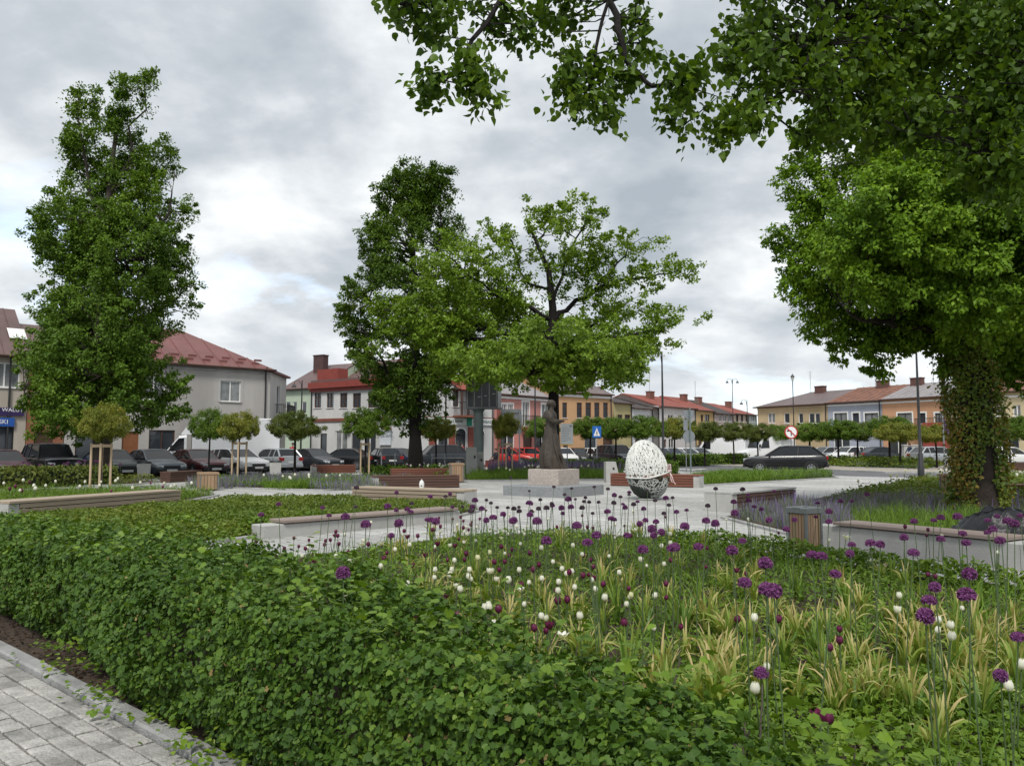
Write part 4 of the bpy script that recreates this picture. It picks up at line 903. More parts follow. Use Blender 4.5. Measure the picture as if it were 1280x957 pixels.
# paper lantern on the weathered bench
r = thing('small_lantern', 'small white lantern standing on the weathered bench', 'lantern', (X(527, 20.25), 20.35, .085 + .46), 0); r.scale = (.66, .66, .66)
MB().lathe([(.085, 0), (.095, .05), (.1, .15), (.075, .24), (.03, .29)], 8).build('shade', M('lantern_white', (.72, .72, .70), .5, .06), r, True); MB().lathe([(.03, .29), (.025, .32), (.0, .33)], 8).build('cap', m_conc, r); MB().box(-.03, .03, -.099, -.094, .06, .1).build('window', m_dark, r)
# ------------------------------------------------------------------ monument
m_granp = M('pink_granite', (.43, .375, .335), .8, .36, 26, .5, dirt=.3); m_bronze = M('bronze', (.048, .038, .029), .55, .35, 5, .25, metal=.15)
SX, SY = X(692, 25.0), 25.0
pl = thing('monument_pedestal', 'pink granite block on a low grey granite plinth under the bronze woman', 'pedestal', (SX, SY, .085), R(52))
MB().box(-1.12, 1.12, -1.12, 1.12, 0, .32, .02).build('plinth', m_concd, pl); MB().box(-.57, .57, -.57, .57, .323, .80, .015).build('block', m_granp, pl)
def statue():
    S = .00369
    prof = [(690, 243, 428), (665, 232, 420), (640, 226, 412), (600, 221, 405), (560, 223, 396), (520, 231, 386), (480, 240, 378), (440, 250, 373), (400, 257, 370), (365, 263, 367), (335, 270, 364), (310, 277, 362), (285, 277, 366), (260, 274, 368), (240, 272, 368), (222, 276, 362), (207, 286, 352), (196, 296, 344), (186, 304, 338)]
    rings = []; nn = 40
    for (y, l, r_) in prof:
        z = (690 - y) * S; c = ((l + r_) / 2 - 335) * S; rx = (r_ - l) / 2 * S
        ry = rx * (.80 if y > 330 else .95 if y > 230 else 1.1) if y > 186 else rx
        k = max(0, min(1, (y - 300) / 390)); rg = []
        for j in range(nn):
            t = 2 * math.pi * j / nn; fold = 1 + k * (.075 * math.sin(6 * t + 3.2 * z) + .05 * math.sin(11 * t - 4 * z + 1)) + (1 - k) * .03 * math.sin(5 * t + 9 * z)
            sweep = k * k * .22 * max(0, math.cos(t)) * (1 + .5 * math.sin(4 * t + 2))
            rg.append((c + rx * fold * math.cos(t) + sweep * .35, ry * fold * math.sin(t) * (1 + .1 * k), z + (.05 * k * math.sin(3 * t) if y == 690 else 0) * 0))
        rings.append(rg)
    mb = MB(); mb.loft(rings)
    zc = lambda y: (690 - y) * S; xc = lambda x: (x - 335) * S
    mb.tube([(xc(320), 0, zc(205)), (xc(323), 0, zc(185)), (xc(326), 0, zc(165))], [.085, .07, .068], 10)                       # neck
    hx, hz = xc(330), zc(142)
    mb.lathe_xyz((hx, 0, hz), (.105, .088, .125), 16, 10); mb.lathe_xyz((hx - .045, 0, hz + .02), (.12, .105, .115), 14, 8)      # head, hair
    mb.lathe_xyz((hx - .13, 0, hz - .02), (.065, .06, .065), 10, 6); mb.lathe_xyz((hx + .10, 0, hz - .015), (.03, .018, .028), 8, 5)    # bun, nose
    mb.lathe_xyz((hx + .07, 0, hz - .075), (.045, .04, .04), 8, 5)                                                          # chin
    mb.loft([[(xc(305) + .19 * math.cos(t) * k, .24 * math.sin(t) * k, zc(y)) for t in np.linspace(0, 2 * math.pi, 20, endpoint=False)] for y, k in ((268, 1.05), (240, 1.02), (215, .9), (198, .62))])   # shoulder cape
    for s, dz in ((1, .0), (-1, .03)):
        mb.tube([(xc(318), s * .17, zc(232)), (xc(318), s * .235, zc(262)), (xc(324), s * .235, zc(300) + dz)], [.085, .085, .08], 9)
        mb.tube([(xc(322), s * .235, zc(302) + dz), (xc(355), s * .19, zc(300) + dz), (xc(388), s * .10, zc(296) + dz), (xc(402), s * .06, zc(294) + dz)], [.085, .078, .055, .042], 9)
        for f in range(4): mb.tube([(xc(398), s * (.085 - f * .022), zc(296 - f) + dz), (xc(412), s * (.07 - f * .022), zc(293 - f) + dz), (xc(423 - f * 2), s * (.05 - f * .02), zc(297 - f) + dz)], [.019, .017, .013], 6)
        mb.tube([(xc(398), s * .05, zc(290) + dz), (xc(410), s * .02, zc(284) + dz)], [.018, .014], 6)
    mb.lathe_xyz((xc(420), .0, zc(288)), (.06, .045, .04), 9, 6)
    for a, b2, w_ in ((-.5, .9, .05), (.1, 1.1, .045), (-1.0, .8, .045), (.6, .85, .04)):       # swinging folds
        pts = []
        for i in range(9):
            z = zc(400 + i * 34); q = i / 8; rr2 = np.interp(400 + i * 34, [p[0] for p in prof][::-1], [(p[2] - p[1]) / 2 * S for p in prof][::-1]); cc = np.interp(400 + i * 34, [p[0] for p in prof][::-1], [((p[1] + p[2]) / 2 - 335) * S for p in prof][::-1])
            t = a + (b2 - a) * 0 + q * .25; pts.append((cc + rr2 * math.cos(t) * (1 + .12 * q), -rr2 * .82 * math.sin(abs(t) + .35) * (1 + .1 * q), max(z, .02)))
        mb.tube(pts, [.01 + w_ * math.sin(math.pi * min(1, .25 + i / 10)) for i in range(9)], 7)
    me = bpy.data.meshes.new('tmp'); me.from_pydata(mb.v, [], mb.f); fixn(me); o = link('tmp', me)
    md = o.modifiers.new('r', 'REMESH'); md.mode = 'VOXEL'; md.voxel_size = .014; md.use_smooth_shade = True
    ms = o.modifiers.new('s', 'SMOOTH'); ms.factor = .4; ms.iterations = 2
    m2 = bpy.data.meshes.new_from_object(o.evaluated_get(bpy.context.evaluated_depsgraph_get())); bpy.data.objects.remove(o)
    m2.materials.clear(); m2.materials.append(m_bronze); s_ = link('bronze_statue', m2, None, (SX - .02, SY, .085 + .80)); s_.rotation_euler = (0, 0, R(-4)); s_.scale = (1.0, 1.0, 1.0)
    return tag(s_, 'bronze woman in a long wind-blown dress, standing on the pink granite block', 'statue')
statue()
# ------------------------------------------------------------------ wire egg
def egg():
    ex, ey = X(809, 22.8), 22.9; r = thing('wire_egg', 'big lattice egg with white upper shell and dark wire base', 'sculpture', (ex, ey, .085), 0)
    import bmesh
    def shell(seed, keep, rad, test, sub=4, jit=.028):
        g = np.random.default_rng(seed); bm = bmesh.new(); bmesh.ops.create_icosphere(bm, subdivisions=sub, radius=1)
        V = np.array([v.co[:] for v in bm.verts]); E = np.array([(e.verts[0].index, e.verts[1].index) for e in bm.edges]); bm.free()
        V = norm(V + g.normal(size=V.shape) * jit); t = (V[:, 2] + 1) / 2; prof = np.sqrt(np.clip(1 - V[:, 2] ** 2, 0, 1)); f = .62 * (1 + .16 * (0.5 - t) * 1.1)
        lean = (t - .5) * -.17
        P = np.stack([V[:, 0] * f * .97 + lean, V[:, 1] * f * .97, t * 1.68 - .0], 1); mb = MB()
        for a, b in E:
            if g.random() < keep and test(P[a], P[b]): mb.tube([P[a], P[b]], rad, 4)
        return mb
    lid = lambda x: .62 + .28 * max(0, (x + .1)) ** 1.2
    m_w = M('egg_white', (.68, .69, .65), .6, .1, 6); m_d = M('egg_dark', (.42, .44, .41), .55, .25, 6)
    up = lambda a, b: min(a[2], b[2]) > lid((a[0] + b[0]) / 2)
    q = shell(3, .9, .0115, up); q2 = shell(5, .85, .011, up, jit=.04); q.add(q2.v, q2.f); q2 = shell(6, .5, .011, up, jit=.05); q.add(q2.v, q2.f)
    rim = []
    for k in range(49):
        a = 2 * math.pi * k / 48; x = .62 * math.cos(a) + .03; rim.append((x, .62 * math.sin(a), lid(x)))
    q.tube(rim, .02, 6)
    q.build('upper_shell', m_w, r)
    lo = lambda a, b: max(a[2], b[2]) < .62 and not (min(a[0], b[0]) > .5 and max(a[2], b[2]) > .55)
    q = shell(8, .68, .011, lo, jit=.035); q2 = shell(9, .45, .011, lo, jit=.05); q.add(q2.v, q2.f)
    q.build('wire_base', m_d, r); MB().loft([[(.02 + k * math.cos(t), k * math.sin(t), z) for t in np.linspace(0, 2 * math.pi, 24, endpoint=False)] for k, z in ((.24, .05), (.40, .16), (.50, .32), (.545, .50), (.53, .56))]).build('inner_bowl', M('egg_bowl', (.03, .036, .03), .9, .4, 9), r, True); MB().lathe([(.30, -.0), (.34, .02), (.30, .04)], 20).build('foot', m_d, r)
    # nest flowers and pink bow at the opening
    fl = MB(); g = random.Random(2)
    for i in range(26): fl.lathe_xyz((.36 + g.uniform(-.22, .22), -.30 + g.uniform(-.16, .14), .58 + g.uniform(-.05, .08)), (.045, .045, .03), 6, 4)
    fl.build('nest_filling', M('nest_straw', (.17, .14, .09), .9, .6, 9), r)
    m_p = M('ribbon_pink', (.66, .50, .49), .6, .12); b = MB(); c = Vector((.56, -.34, .80))
    for s in (1, -1):
        for k in range(3):
            L_ = .095 - .015 * k; b.loft([[c + Vector((s * L_ * math.sin(u) * .8, -.03 * k - .03 * math.sin(2 * u), L_ * (math.cos(u) * .45 - .1) + .07 * k + d)) for d in (0, .05)] for u in np.linspace(.1, 3.0, 9)], cap=False, closed=False)
    for dx, dz in ((.17, -.36), (.08, -.30)):
        b.loft([[c + Vector((dx * t + .02 * math.sin(6 * t) - k, -.1 * t, dz * t)) for k in (-.009, .009)] for t in np.linspace(0, 1, 7)], cap=False, closed=False)
    b.lathe_xyz(c, (.035, .035, .035), 8, 5); b.build('bow', m_p, r, True)
egg()
# ------------------------------------------------------------------ screen on a column and signs
m_scr = M('screen_black', (.025, .028, .032), .3, .35, 1.2); m_pole = M('pole_greygreen', (.16, .20, .20), .55, .12, 3); m_alu = M('alu_back', (.26, .28, .30), .5, .12, 3, metal=.4)
d_ = 43.0; r = thing('screen_column', 'black video screen with thin white bars on a grey green steel column', 'billboard', (X(598, d_), d_, .085), R(-14))
MB().lathe([(.34, 0), (.34, .05), (.26, .06), (.26, 3.3), (.30, 3.4), (.42, 3.55)], 18).build('column', m_pole, r, True)
MB().box(-.55, 1.15, -.35, .45, 3.55, 6.15, .02).build('screen', m_scr, r); q = MB(); qq = MB()
q.box(-.60, 1.2, -.40, .5, 3.48, 3.58).box(-.60, 1.2, -.40, .5, 6.16, 6.26)
for x in (-.58, -.18, .30, .74, 1.16): q.box(x - .018, x + .018, -.385, -.352, 3.59, 6.15)
q.build('frame', M('screen_frame', (.12, .13, .14), .5), r)
for x in np.linspace(-.5, 1.1, 5): qq.box(x - .012, x + .012, -.40, -.386, 3.6, 6.14)
for x, z in ((.06, 4.1), (.42, 4.15), (.86, 4.25), (.52, 5.0)): qq.box(x, x + .16, -.372, -.353, z, z + .04)
qq.build('light_bar', M('bar_grey', (.32, .33, .34), .5), r)
q = MB()
d2 = 47.0; r = thing('sign_board', 'large grey back of a traffic board on two posts behind the small globe tree', 'sign', (X(639, d2), d2, 0), R(-8))
MB().box(-.62, .62, -.03, .0, 2.3, 3.75).build('panel', m_alu, r); MB().box(-.62, .62, -.06, -.033, 2.8, 2.86).box(-.62, .62, -.06, -.033, 3.5, 3.56).build('rail', m_steel, r)
for s in (-1, 1): MB().tube([(s * .5, -.09, 0), (s * .5, -.09, 3.75)], .04, 8).build('post', m_zinc, r)
d2 = 41; r = thing('information_board', 'white information board with yellow lower edge on a post, right of the dark trunk', 'sign', (X(709, d2), d2, .085), R(6))
MB().box(-.34, .30, -.02, .02, 1.55, 2.65).build('panel', M('board_white', (.76, .77, .80), .5, .04), r); MB().box(-.34, .30, -.026, -.0215, 1.552, 1.6).build('edge', m_txty, r); MB().lathe([(.03, 0), (.03, 1.6)], 8).build('post', m_steel, r)
q = MB(); g = random.Random(1)
for i in range(9): q.box(-.26, -.26 + g.uniform(.25, .5), -.0245, -.0212, 1.75 + i * .085, 1.765 + i * .085)
q.box(.14, .24, -.0245, -.0212, 2.48, 2.56); q.build('print', M('print_grey', (.25, .27, .3)), r)
# pedestrian crossing sign
d2 = 55; r = thing('crossing_sign', 'blue square pedestrian crossing sign with white triangle on a grey post', 'sign', (X(746, d2), d2, 0), R(3))
MB().lathe([(.03, 0), (.03, 2.95)], 8).build('post', m_zinc, r); MB().box(-.30, .30, -.055, -.035, 2.15, 2.95).build('panel', M('sign_blue2', (.02, .12, .42), .4, .05), r)
MB().prism([(0, 0), (0, 0)], 0, 0) if 0 else None
MB().add([(-.22, -.058, 2.28), (.22, -.058, 2.28), (0, -.058, 2.84)], [(0, 1, 2)]).build('triangle', m_txtw, r)
q = MB(); q.box(-.02, .03, -.063, -.060, 2.44, 2.6).lathe_xyz((.01, -.061, 2.65), (.03, .003, .03), 8, 5); q.tube([(0, -.062, 2.45), (-.07, -.062, 2.32)], .016, 4).tube([(0, -.062, 2.45), (.07, -.062, 2.32)], .016, 4).tube([(.0, -.062, 2.56), (.07, -.062, 2.48)], .012, 4).tube([(.0, -.062, 2.56), (-.06, -.062, 2.47)], .012, 4); q.build('walker', m_trim, r)
# no-turn sign
def roundsign(name, label, x, d, rad, z, rz=0, plain=False):
    r = thing(name, label, 'sign', (X(x, d), d, .0), R(rz)); MB().lathe([(.035, 0), (.035, z + rad)], 8).build('post', m_zinc, r)
    MB().lathe([(rad, -.07), (rad, -.045)], 28, (0, 0, z), 'y').build('disc', m_alu if plain else M('sign_red', (.45, .03, .03), .4, .05), r)
    if not plain:
        MB().lathe([(rad * .82, -.076), (rad * .82, -.0705)], 28, (0, 0, z), 'y').build('face', m_txtw, r); a = MB()
        a.box(-.04, .03, -.082, -.0765, z - .26, z + .05).box(-.22, .03, -.082, -.0765, z + .051, z + .12); a.add([(-.2, -.079, z + .0), (-.2, -.079, z + .18), (-.34, -.079, z + .085)], [(0, 1, 2)]); a.build('arrow', m_trim, r)
        k = rad * .8 * .707; MB().loft([[(-k - .03, -.084, z + k - .03), (-k + .03, -.084, z + k + .03), (k + .03, -.084, z - k + .03), (k - .03, -.084, z - k - .03)], [(-k - .03, -.088, z + k - .03), (-k + .03, -.088, z + k + .03), (k + .03, -.088, z - k + .03), (k - .03, -.088, z - k - .03)]]).build('bar', M('sign_red', (.45, .03, .03)), r)
    return r
roundsign('turn_ban_sign', 'round white no-turn sign with red ring and black arrow above the black estate car', 989, 56, .46, 2.55)
# grey sign backs on two posts by the road
d2 = 46; r = thing('sign_post', 'pair of grey sign backs seen from behind on a green post by the road', 'sign', (X(863, d2), d2, .085), R(12))
MB().lathe([(.045, 0), (.045, 3.7)], 10).build('post', m_pole, r)
MB().lathe([(.36, .05), (.36, .075)], 24, (-.05, 0, 2.05), 'y').build('round_panel', m_alu, r)
MB().add([(-.35, .06, 3.55), (.25, .06, 3.55), (.25, .06, 3.2), (-.05, .06, 2.95), (-.35, .06, 3.2), (-.35, .085, 3.55), (.25, .085, 3.55), (.25, .085, 3.2), (-.05, .085, 2.95), (-.35, .085, 3.2)], [(0, 1, 2, 3, 4), (5, 6, 7, 8, 9), (0, 1, 6, 5), (1, 2, 7, 6), (2, 3, 8, 7), (3, 4, 9, 8), (4, 0, 5, 9)]).build('top_panel', m_alu, r)
MB().box(-.38, -.12, .05, .075, 2.4, 3.0).build('side_panel', m_alu, r)
MB().tube([(-.2, .15, 0), (-.22, .15, 3.2)], .03, 8).build('thin_post', m_zinc, r)
d2 = 33; r = thing('violet_sign', 'narrow violet street plate on a thin grey post beside the ivy trunk', 'sign', (X(1180, d2), d2, .085), R(-30))
MB().lathe([(.03, 0), (.03, 2.5)], 8).build('post', m_zinc, r); MB().box(.035, .19, -.012, .012, 2.0, 2.55).build('plate', M('violet_plate', (.12, .05, .20), .5), r)
# lamp posts
def lamp(label, x, d, h, arms=1, base=True, style='globe', rz=0, z=.085, thick=1.0):
    r = thing('lamp_post', label, 'street lamp', (X(x, d), d, z), R(rz), 'street lamps')
    t = thick
    MB().lathe([(.15 * t, 0), (.15 * t, .5), (.12 * t, .56), (.12 * t, 1.1), (.07 * t, 1.2), (.06 * t, h * .6), (.04 * t, h)] if base else [(.06 * t, 0), (.035 * t, h)], 12).build('post', m_dark, r, True)
    if style == 'lantern':
        for s in ((-1, 1) if arms == 2 else (1,)):
            o = s * .55 if arms == 2 else 0
            if arms == 2: MB().tube([(0, 0, h - .6), (s * .2, 0, h - .1), (s * .45, 0, h + .05), (o, 0, h - .15)], .025, 6).build('arm', m_dark, r)
            zb = h - .55 if arms == 2 else h
            MB().lathe([(.08, zb), (.16, zb + .3), (.17, zb + .32)], 8, (o, 0, 0)).build('lamp_glass', M('lamp_glass', (.5, .5, .46), .3, .1), r); MB().lathe([(.2, zb + .32), (.12, zb + .45), (.02, zb + .55), (.015, zb + .65)], 8, (o, 0, 0)).build('cap', m_dark, r)
    elif style == 'hook':
        for s in ((-1, 1) if arms == 2 else (-1,)):
            MB().tube([(0, 0, h - .9), (s * .08, 0, h - .25), (s * .3, 0, h), (s * .55, 0, h - .08), (s * .62, 0, h - .3)], .022, 6).build('arm', m_dark, r)
            MB().lathe([(.02, .25), (.09, .2), (.2, .02), (.21, 0), (.0, -.03)], 12, (s * .62, 0, h - .55)).build('lamp_shade', m_dark, r)
    return r
lamp('tall slim dark lamp post just right of the wire egg', 829, 46.5, 7.0, 1, True, 'hook', 20)
lamp('black lamp post with thick banded base, left of the ivy trunk', 1150, 40, 6.4, 1, True, 'lantern', 0, .085, 1.05)
lamp('slim lamp post with a small lantern in front of the custard yellow house', 993, 70, 7.2, 1, False, 'lantern', 0, .1)
lamp('dark curled lamp post in front of the pale green house', 376, 62, 6.6, 1, True, 'hook', 0)
lamp('double curled lamp post above the far red roofs', 917, 96, 9.6, 2, False, 'hook', 0)
lamp('thin grey lamp post in front of the bank', 557, 50, 9.0, 1, False, 'hook', 0)
lamp('curled lamp post in front of the mauve house', 935, 88, 6.6, 1, False, 'hook', 0)
lamp('thin pole lamp before the pink house', 669, 52, 8.0, 1, False, 'hook', 10)
# box on the black lamp post
# flag
fx = h8.A + h8.e * h8.px(755, 520)[0]; r = thing('flag', 'white and red flag hanging from a slanting pole on the orange house', 'flag', (fx.x, fx.y, 3.55), h8.root.rotation_euler.z)
MB().tube([(0, -.02, 0), (-.15, -.75, 1.1)], .025, 6).build('pole', m_zinc, r)
for k, (nm, mt) in enumerate((('white_half', M('flag_white', (.7, .7, .7), .8)), ('red_half', M('flag_red', (.52, .03, .04), .8)))):
    rows_ = []
    for i in range(9):
        t = i / 8; z0, z1 = 1.0 - t * 1.05, 1.0 - t * 1.05 - .42
        rows_.append([(-.13 + t * .75 + .05 * math.sin(5 * t), -.7 + .12 * math.sin(7 * t + j * 2), z0 + (z1 - z0) * (j + k * 1.0) + .0) for j in (0, 1)])
    q = MB(); q.loft(rows_, False, False); q.loft([[(x, y + .012, z) for x, y, z in rg] for rg in rows_], False, False); q.build(nm, mt, r, True)
# grey bollards at the edge of the paving
g_ = 'thin steel bollards by the parked cars'
b0 = None
for x, d in ((461, 45), (477, 45.4), (494, 45.8), (540, 46.6), (556, 47)):
    if b0 is None:
        b0 = thing('steel_bollard', 'thin grey steel bollard in the row before the parked black cars', 'bollard', (X(x, d), d, .085), 0, g_); MB().lathe([(.035, 0), (.035, 1.05), (.02, 1.08)], 10).build('post', m_zinc, b0, True); MB().lathe([(.07, 0), (.07, .02)], 10).build('base', m_zinc, b0)
    else: dup(b0, (X(x, d), d, .085))
r = thing('bicycle_rail', 'low pale steel rail beside the bollards in front of the dark sport utility car', 'rail', (X(540, 43.5), 43.5, .085), 0)
MB().tube([(0, 0, 0), (0, 0, .75), (.12, 0, .85), (1.7, 0, .85), (1.82, 0, .75), (1.82, 0, 0)], .035, 8).build('tube', m_zinc, r, True); MB().box(.3, 1.6, -.02, .02, .45, .5).build('crossbar', m_zinc, r)
# black plastic sheet at the foot of the ivy trunk
xs, ys = np.linspace(-1.25, 1.55, 60), np.linspace(-.75, .75, 40); gx, gy = np.meshgrid(xs, ys); e2 = 1 - np.clip(np.hypot((gx - .1) / 1.35, gy / .72), 0, 1) ** 2.5
pp = np.stack([gx.ravel(), gy.ravel()], 1); hz_ = (.34 + .16 * np.cos(gx * 2.2)).ravel() * e2.ravel() + .07 * fbm(pp, 8, 1) * e2.ravel() + .07 * np.abs(fbm(pp, 15, 2)) * e2.ravel()
V = np.stack([pp[:, 0] + .05 * fbm(pp, 6, 3), pp[:, 1] + .05 * fbm(pp, 6, 4), np.maximum(hz_, 0)], 1); I = np.arange(40 * 60).reshape(40, 60); keep = (e2[:-1, :-1] > .02).ravel()
Fq = np.stack([I[:-1, :-1].ravel(), I[:-1, 1:].ravel(), I[1:, 1:].ravel(), I[1:, :-1].ravel()], 1)[keep]
o = np_mesh('plastic_sheet', V, Fq, M('black_plastic', (.008, .008, .010), .38, .3, 5, .9, bscale=14, spec=.35), None, True, (6.75, 11.1, .1)); o.rotation_euler = (0, 0, R(-57)); o.scale = (1.0, .95, 1.2)
tag(o, 'crumpled black plastic sheet heaped at the foot of the ivy trunk', 'plastic sheet')
# ------------------------------------------------------------------ people (all far off)
m_skin = M('skin', (.42, .26, .19), .6, .08); m_hair = M('hair_dark', (.03, .022, .018), .7, .3, 20)
def person(label, x, d, rz, top, trou, pose='stand', z=.1, hair=None):
    J = {'pel': (0, 0, .95), 'che': (0, 0, 1.25), 'nk': (0, 0, 1.46), 'hd': (.02, 0, 1.60), 'ht': (.02, 0, 1.70)}
    st = pose == 'sit'
    for s, n in ((1, 'l'), (-1, 'r')):
        ph = s * (.18 if pose == 'walk' else .02)
        J['sh' + n] = (0, s * .17, 1.40); J['el' + n] = (-ph * .8 - .02, s * .23, 1.13); J['wr' + n] = (.1 - ph, s * .22, .90); J['ha' + n] = (.13 - ph, s * .215, .82)
        J['hp' + n] = (0, s * .09, .90); J['kn' + n] = (ph + .03, s * .10, .50); J['an' + n] = (ph * 1.4 - .02, s * .1, .09); J['to' + n] = (ph * 1.4 + .16, s * .12, .035)
        if st:
            J['kn' + n] = (.44, s * .14, .92); J['an' + n] = (.45, s * .14, .50); J['to' + n] = (.6, s * .15, .45); J['el' + n] = (.1, s * .24, 1.15); J['wr' + n] = (.32, s * .16, 1.03); J['ha' + n] = (.4, s * .12, 1.01)
    off = -.41 if st else 0
    names = list(J); V = [Vector(J[k]) + Vector((0, 0, off)) for k in names]; ix = {k: i for i, k in enumerate(names)}
    E = [('pel', 'che'), ('che', 'nk'), ('nk', 'hd'), ('hd', 'ht')]
    rad = {'pel': (.145, .115), 'che': (.16, .115), 'nk': (.055, .055), 'hd': (.095, .08), 'ht': (.075, .065)}
    for n in 'lr':
        E += [('che', 'sh' + n), ('sh' + n, 'el' + n), ('el' + n, 'wr' + n), ('wr' + n, 'ha' + n), ('pel', 'hp' + n), ('hp' + n, 'kn' + n), ('kn' + n, 'an' + n), ('an' + n, 'to' + n)]
        for k, q in (('sh', .065), ('el', .05), ('wr', .036), ('ha', .034), ('hp', .095), ('kn', .065), ('an', .045), ('to', .038)): rad[k + n] = (q, q)
    me = bpy.data.meshes.new('tmp'); me.from_pydata(V, [(ix[a], ix[b]) for a, b in E], []); o = link('tmp', me)
    sk = o.modifiers.new('k', 'SKIN'); 
    for i, k in enumerate(names): me.skin_vertices[0].data[i].radius = rad[k]; me.skin_vertices[0].data[i].use_root = (k == 'pel')
    sb = o.modifiers.new('s', 'SUBSURF'); sb.levels = sb.render_levels = 2
    m2 = bpy.data.meshes.new_from_object(o.evaluated_get(bpy.context.evaluated_depsgraph_get())); bpy.data.objects.remove(o)
    m2.materials.clear()
    for m in (top, trou, m_skin, m_trim): m2.materials.append(m)
    hz = lambda k: J[k][2] + off
    for p in m2.polygons:
        c = p.center; i = 0
        if c.z > hz('nk') - .01: i = 2
        elif c.z < (hz('pel') - .02) or (st and c.z < hz('pel') + .07 and c.x > .1 and abs(c.y) < .25 and c.z < .6): i = 1
        if (Vector(J['hal']) + Vector((0, 0, off)) - c).length < .10 or (Vector(J['har']) + Vector((0, 0, off)) - c).length < .10: i = 2
        if c.z < (.09 if not st else .12): i = 3
        p.material_index = i; p.use_smooth = True
    b = link('person', m2, None, (X(x, d), d, z)); b.rotation_euler = (0, 0, R(rz)); tag(b, label, 'person')
    hx, _, h0 = J['hd']; h0 += off; q = MB(); q.lathe_xyz((hx - .02, 0, h0 + .04), (.105, .095, .10), 10, 6); q.build('hair', hair or m_hair, b, True)
    return b
def cloth(n, c): return M('cloth_' + n, c, .85, .2, 6)
person('person in dark clothes standing at the open bank arch', 571.5, 63.2, -100, cloth('black', (.02, .02, .025)), cloth('black', (.02, .02, .025)))
person('person in a red top and pale trousers at the open bank arch', 577.5, 63.0, -60, cloth('red', (.30, .03, .03)), cloth('pale', (.35, .38, .42)), 'walk')
person('person in dark jacket sitting on the red box in front of the pink house', 620, 60, -150, cloth('coal', (.025, .022, .03)), cloth('coal', (.025, .022, .03)), 'sit', .1 + .0)
person('person in dark clothes walking behind the small globe tree', 636, 61, -20, cloth('coal', (.025, .022, .03)), cloth('navy', (.03, .035, .06)), 'walk')
person('person in a dark blue jacket walking by the white pillars on the far pavement', 1137, 66, 180, cloth('bluej', (.03, .045, .09)), cloth('navy', (.03, .035, .06)), 'walk')
person('person with dark hair and red top behind the anthracite saloon', 366, 56, -80, cloth('red', (.30, .03, .03)), cloth('navy', (.03, .035, .06)))
r = thing('seat_box', 'low red box that the person in the dark jacket sits on', 'box', (X(620, 60) + .0, 60, .0), R(30)); MB().box(-.75, .6, -.3, .3, 0, .47, .02).build('body', M('box_red', (.24, .06, .05), .8), r); MB().box(-.78, .63, -.33, .33, .473, .52, .01).build('lid', m_wred, r)
for x, l, w_ in ((1131.5, 'white tapered gate pillar to the left of the walking person', .5), (1142, 'white square gate pillar to the right of the walking person', .8)):
    r = thing('gate_pillar', l, 'pillar', (X(x, 67), 67, .1), 0); MB().loft([[(-w_ / 2, -.25, 0), (w_ / 2, -.25, 0), (w_ / 2, .25, 0), (-w_ / 2, .25, 0)], [(-w_ * .38, -.2, 1.5), (w_ * .38, -.2, 1.5), (w_ * .38, .2, 1.5), (-w_ * .38, .2, 1.5)]]).build('shaft', m_conc, r); MB().box(-w_ * .45, w_ * .45, -.25, .25, 1.503, 1.6, .02).build('cap', m_conc, r)
# ------------------------------------------------------------------ trees
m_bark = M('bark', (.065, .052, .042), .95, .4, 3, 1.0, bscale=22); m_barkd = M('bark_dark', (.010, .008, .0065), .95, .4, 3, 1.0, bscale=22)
lf_lime = leafmat('leaf_maple', (0.0552, 0.1092, 0.0115), (0.1207, 0.2127, 0.0184), (0.1840, 0.2702, 0.0287), .24, .55, .22, .45, .45)
lf_dark = leafmat('leaf_dark', (0.0454, 0.0918, 0.0108), (0.0994, 0.1728, 0.0162), (0.1404, 0.2268, 0.0238), .24, .55, .22, .45, .45)
lf_oak = leafmat('leaf_oak', (0.0998, 0.1733, 0.0126), (0.1785, 0.2835, 0.0231), (0.2520, 0.3465, 0.0420), .3, .48, .3, .4, .4)
lf_right = leafmat('leaf_right', (0.0690, 0.1437, 0.0092), (0.1667, 0.2875, 0.0161), (0.2415, 0.3565, 0.0287), .28, .55, .22, .45, .5)
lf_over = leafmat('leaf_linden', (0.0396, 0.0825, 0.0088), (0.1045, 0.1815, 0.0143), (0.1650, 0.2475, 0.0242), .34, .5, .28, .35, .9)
lf_globe = leafmat('leaf_globe', (0.0605, 0.1210, 0.0110), (0.1265, 0.2090, 0.0176), (0.1870, 0.2530, 0.0275), .22, .5, .3, .4, .8)
lf_gold = leafmat('leaf_globe_gold', (0.1105, 0.1430, 0.0182), (0.2340, 0.2470, 0.0312), (0.3250, 0.2470, 0.0390), .22, .5, .3, .4, .8)
lf_brown = leafmat('leaf_globe_brown', (0.065, 0.095, 0.016), (0.115, 0.15, 0.022), (0.16, 0.13, 0.03), .22, .5, .3, .4, .8)
lf_ivy = leafmat('leaf_ivy', (0.0725, 0.1305, 0.0174), (0.1885, 0.2465, 0.0290), (0.2900, 0.2755, 0.0435), .2, .45, .35, .5, 1.1)
def lobes_px(L, d, base, depth=.85, jit=.25):
    """lobe list in photo outline units -> ellipsoids round the trunk at their real distance"""
    out = []
    for (x, y, a, b) in L:
        s = d / FPX; k = rng.uniform(-1, 1) * jit * a * s; c = D(x, y, d + k)
        out.append((Vector((c.x, d + k, c.z)), Vector((a * s, a * s * depth, b * s))))
    return out
def clumps(lobes, dens, rb, shell=.45):
    C = []
    for c, r in lobes:
        area = 4 * math.pi * ((r.x * r.y) ** 1.6 + (r.x * r.z) ** 1.6 + (r.y * r.z) ** 1.6) ** (1 / 1.6) / 3 ** (1 / 1.6)
        n = max(3, int(area * dens)); dv = rdir(n); u = rng.uniform(shell, 1, n) ** .6
        C.append(np.array(c)[None] + dv * np.array(r)[None] * u[:, None])
    return np.vstack(C)
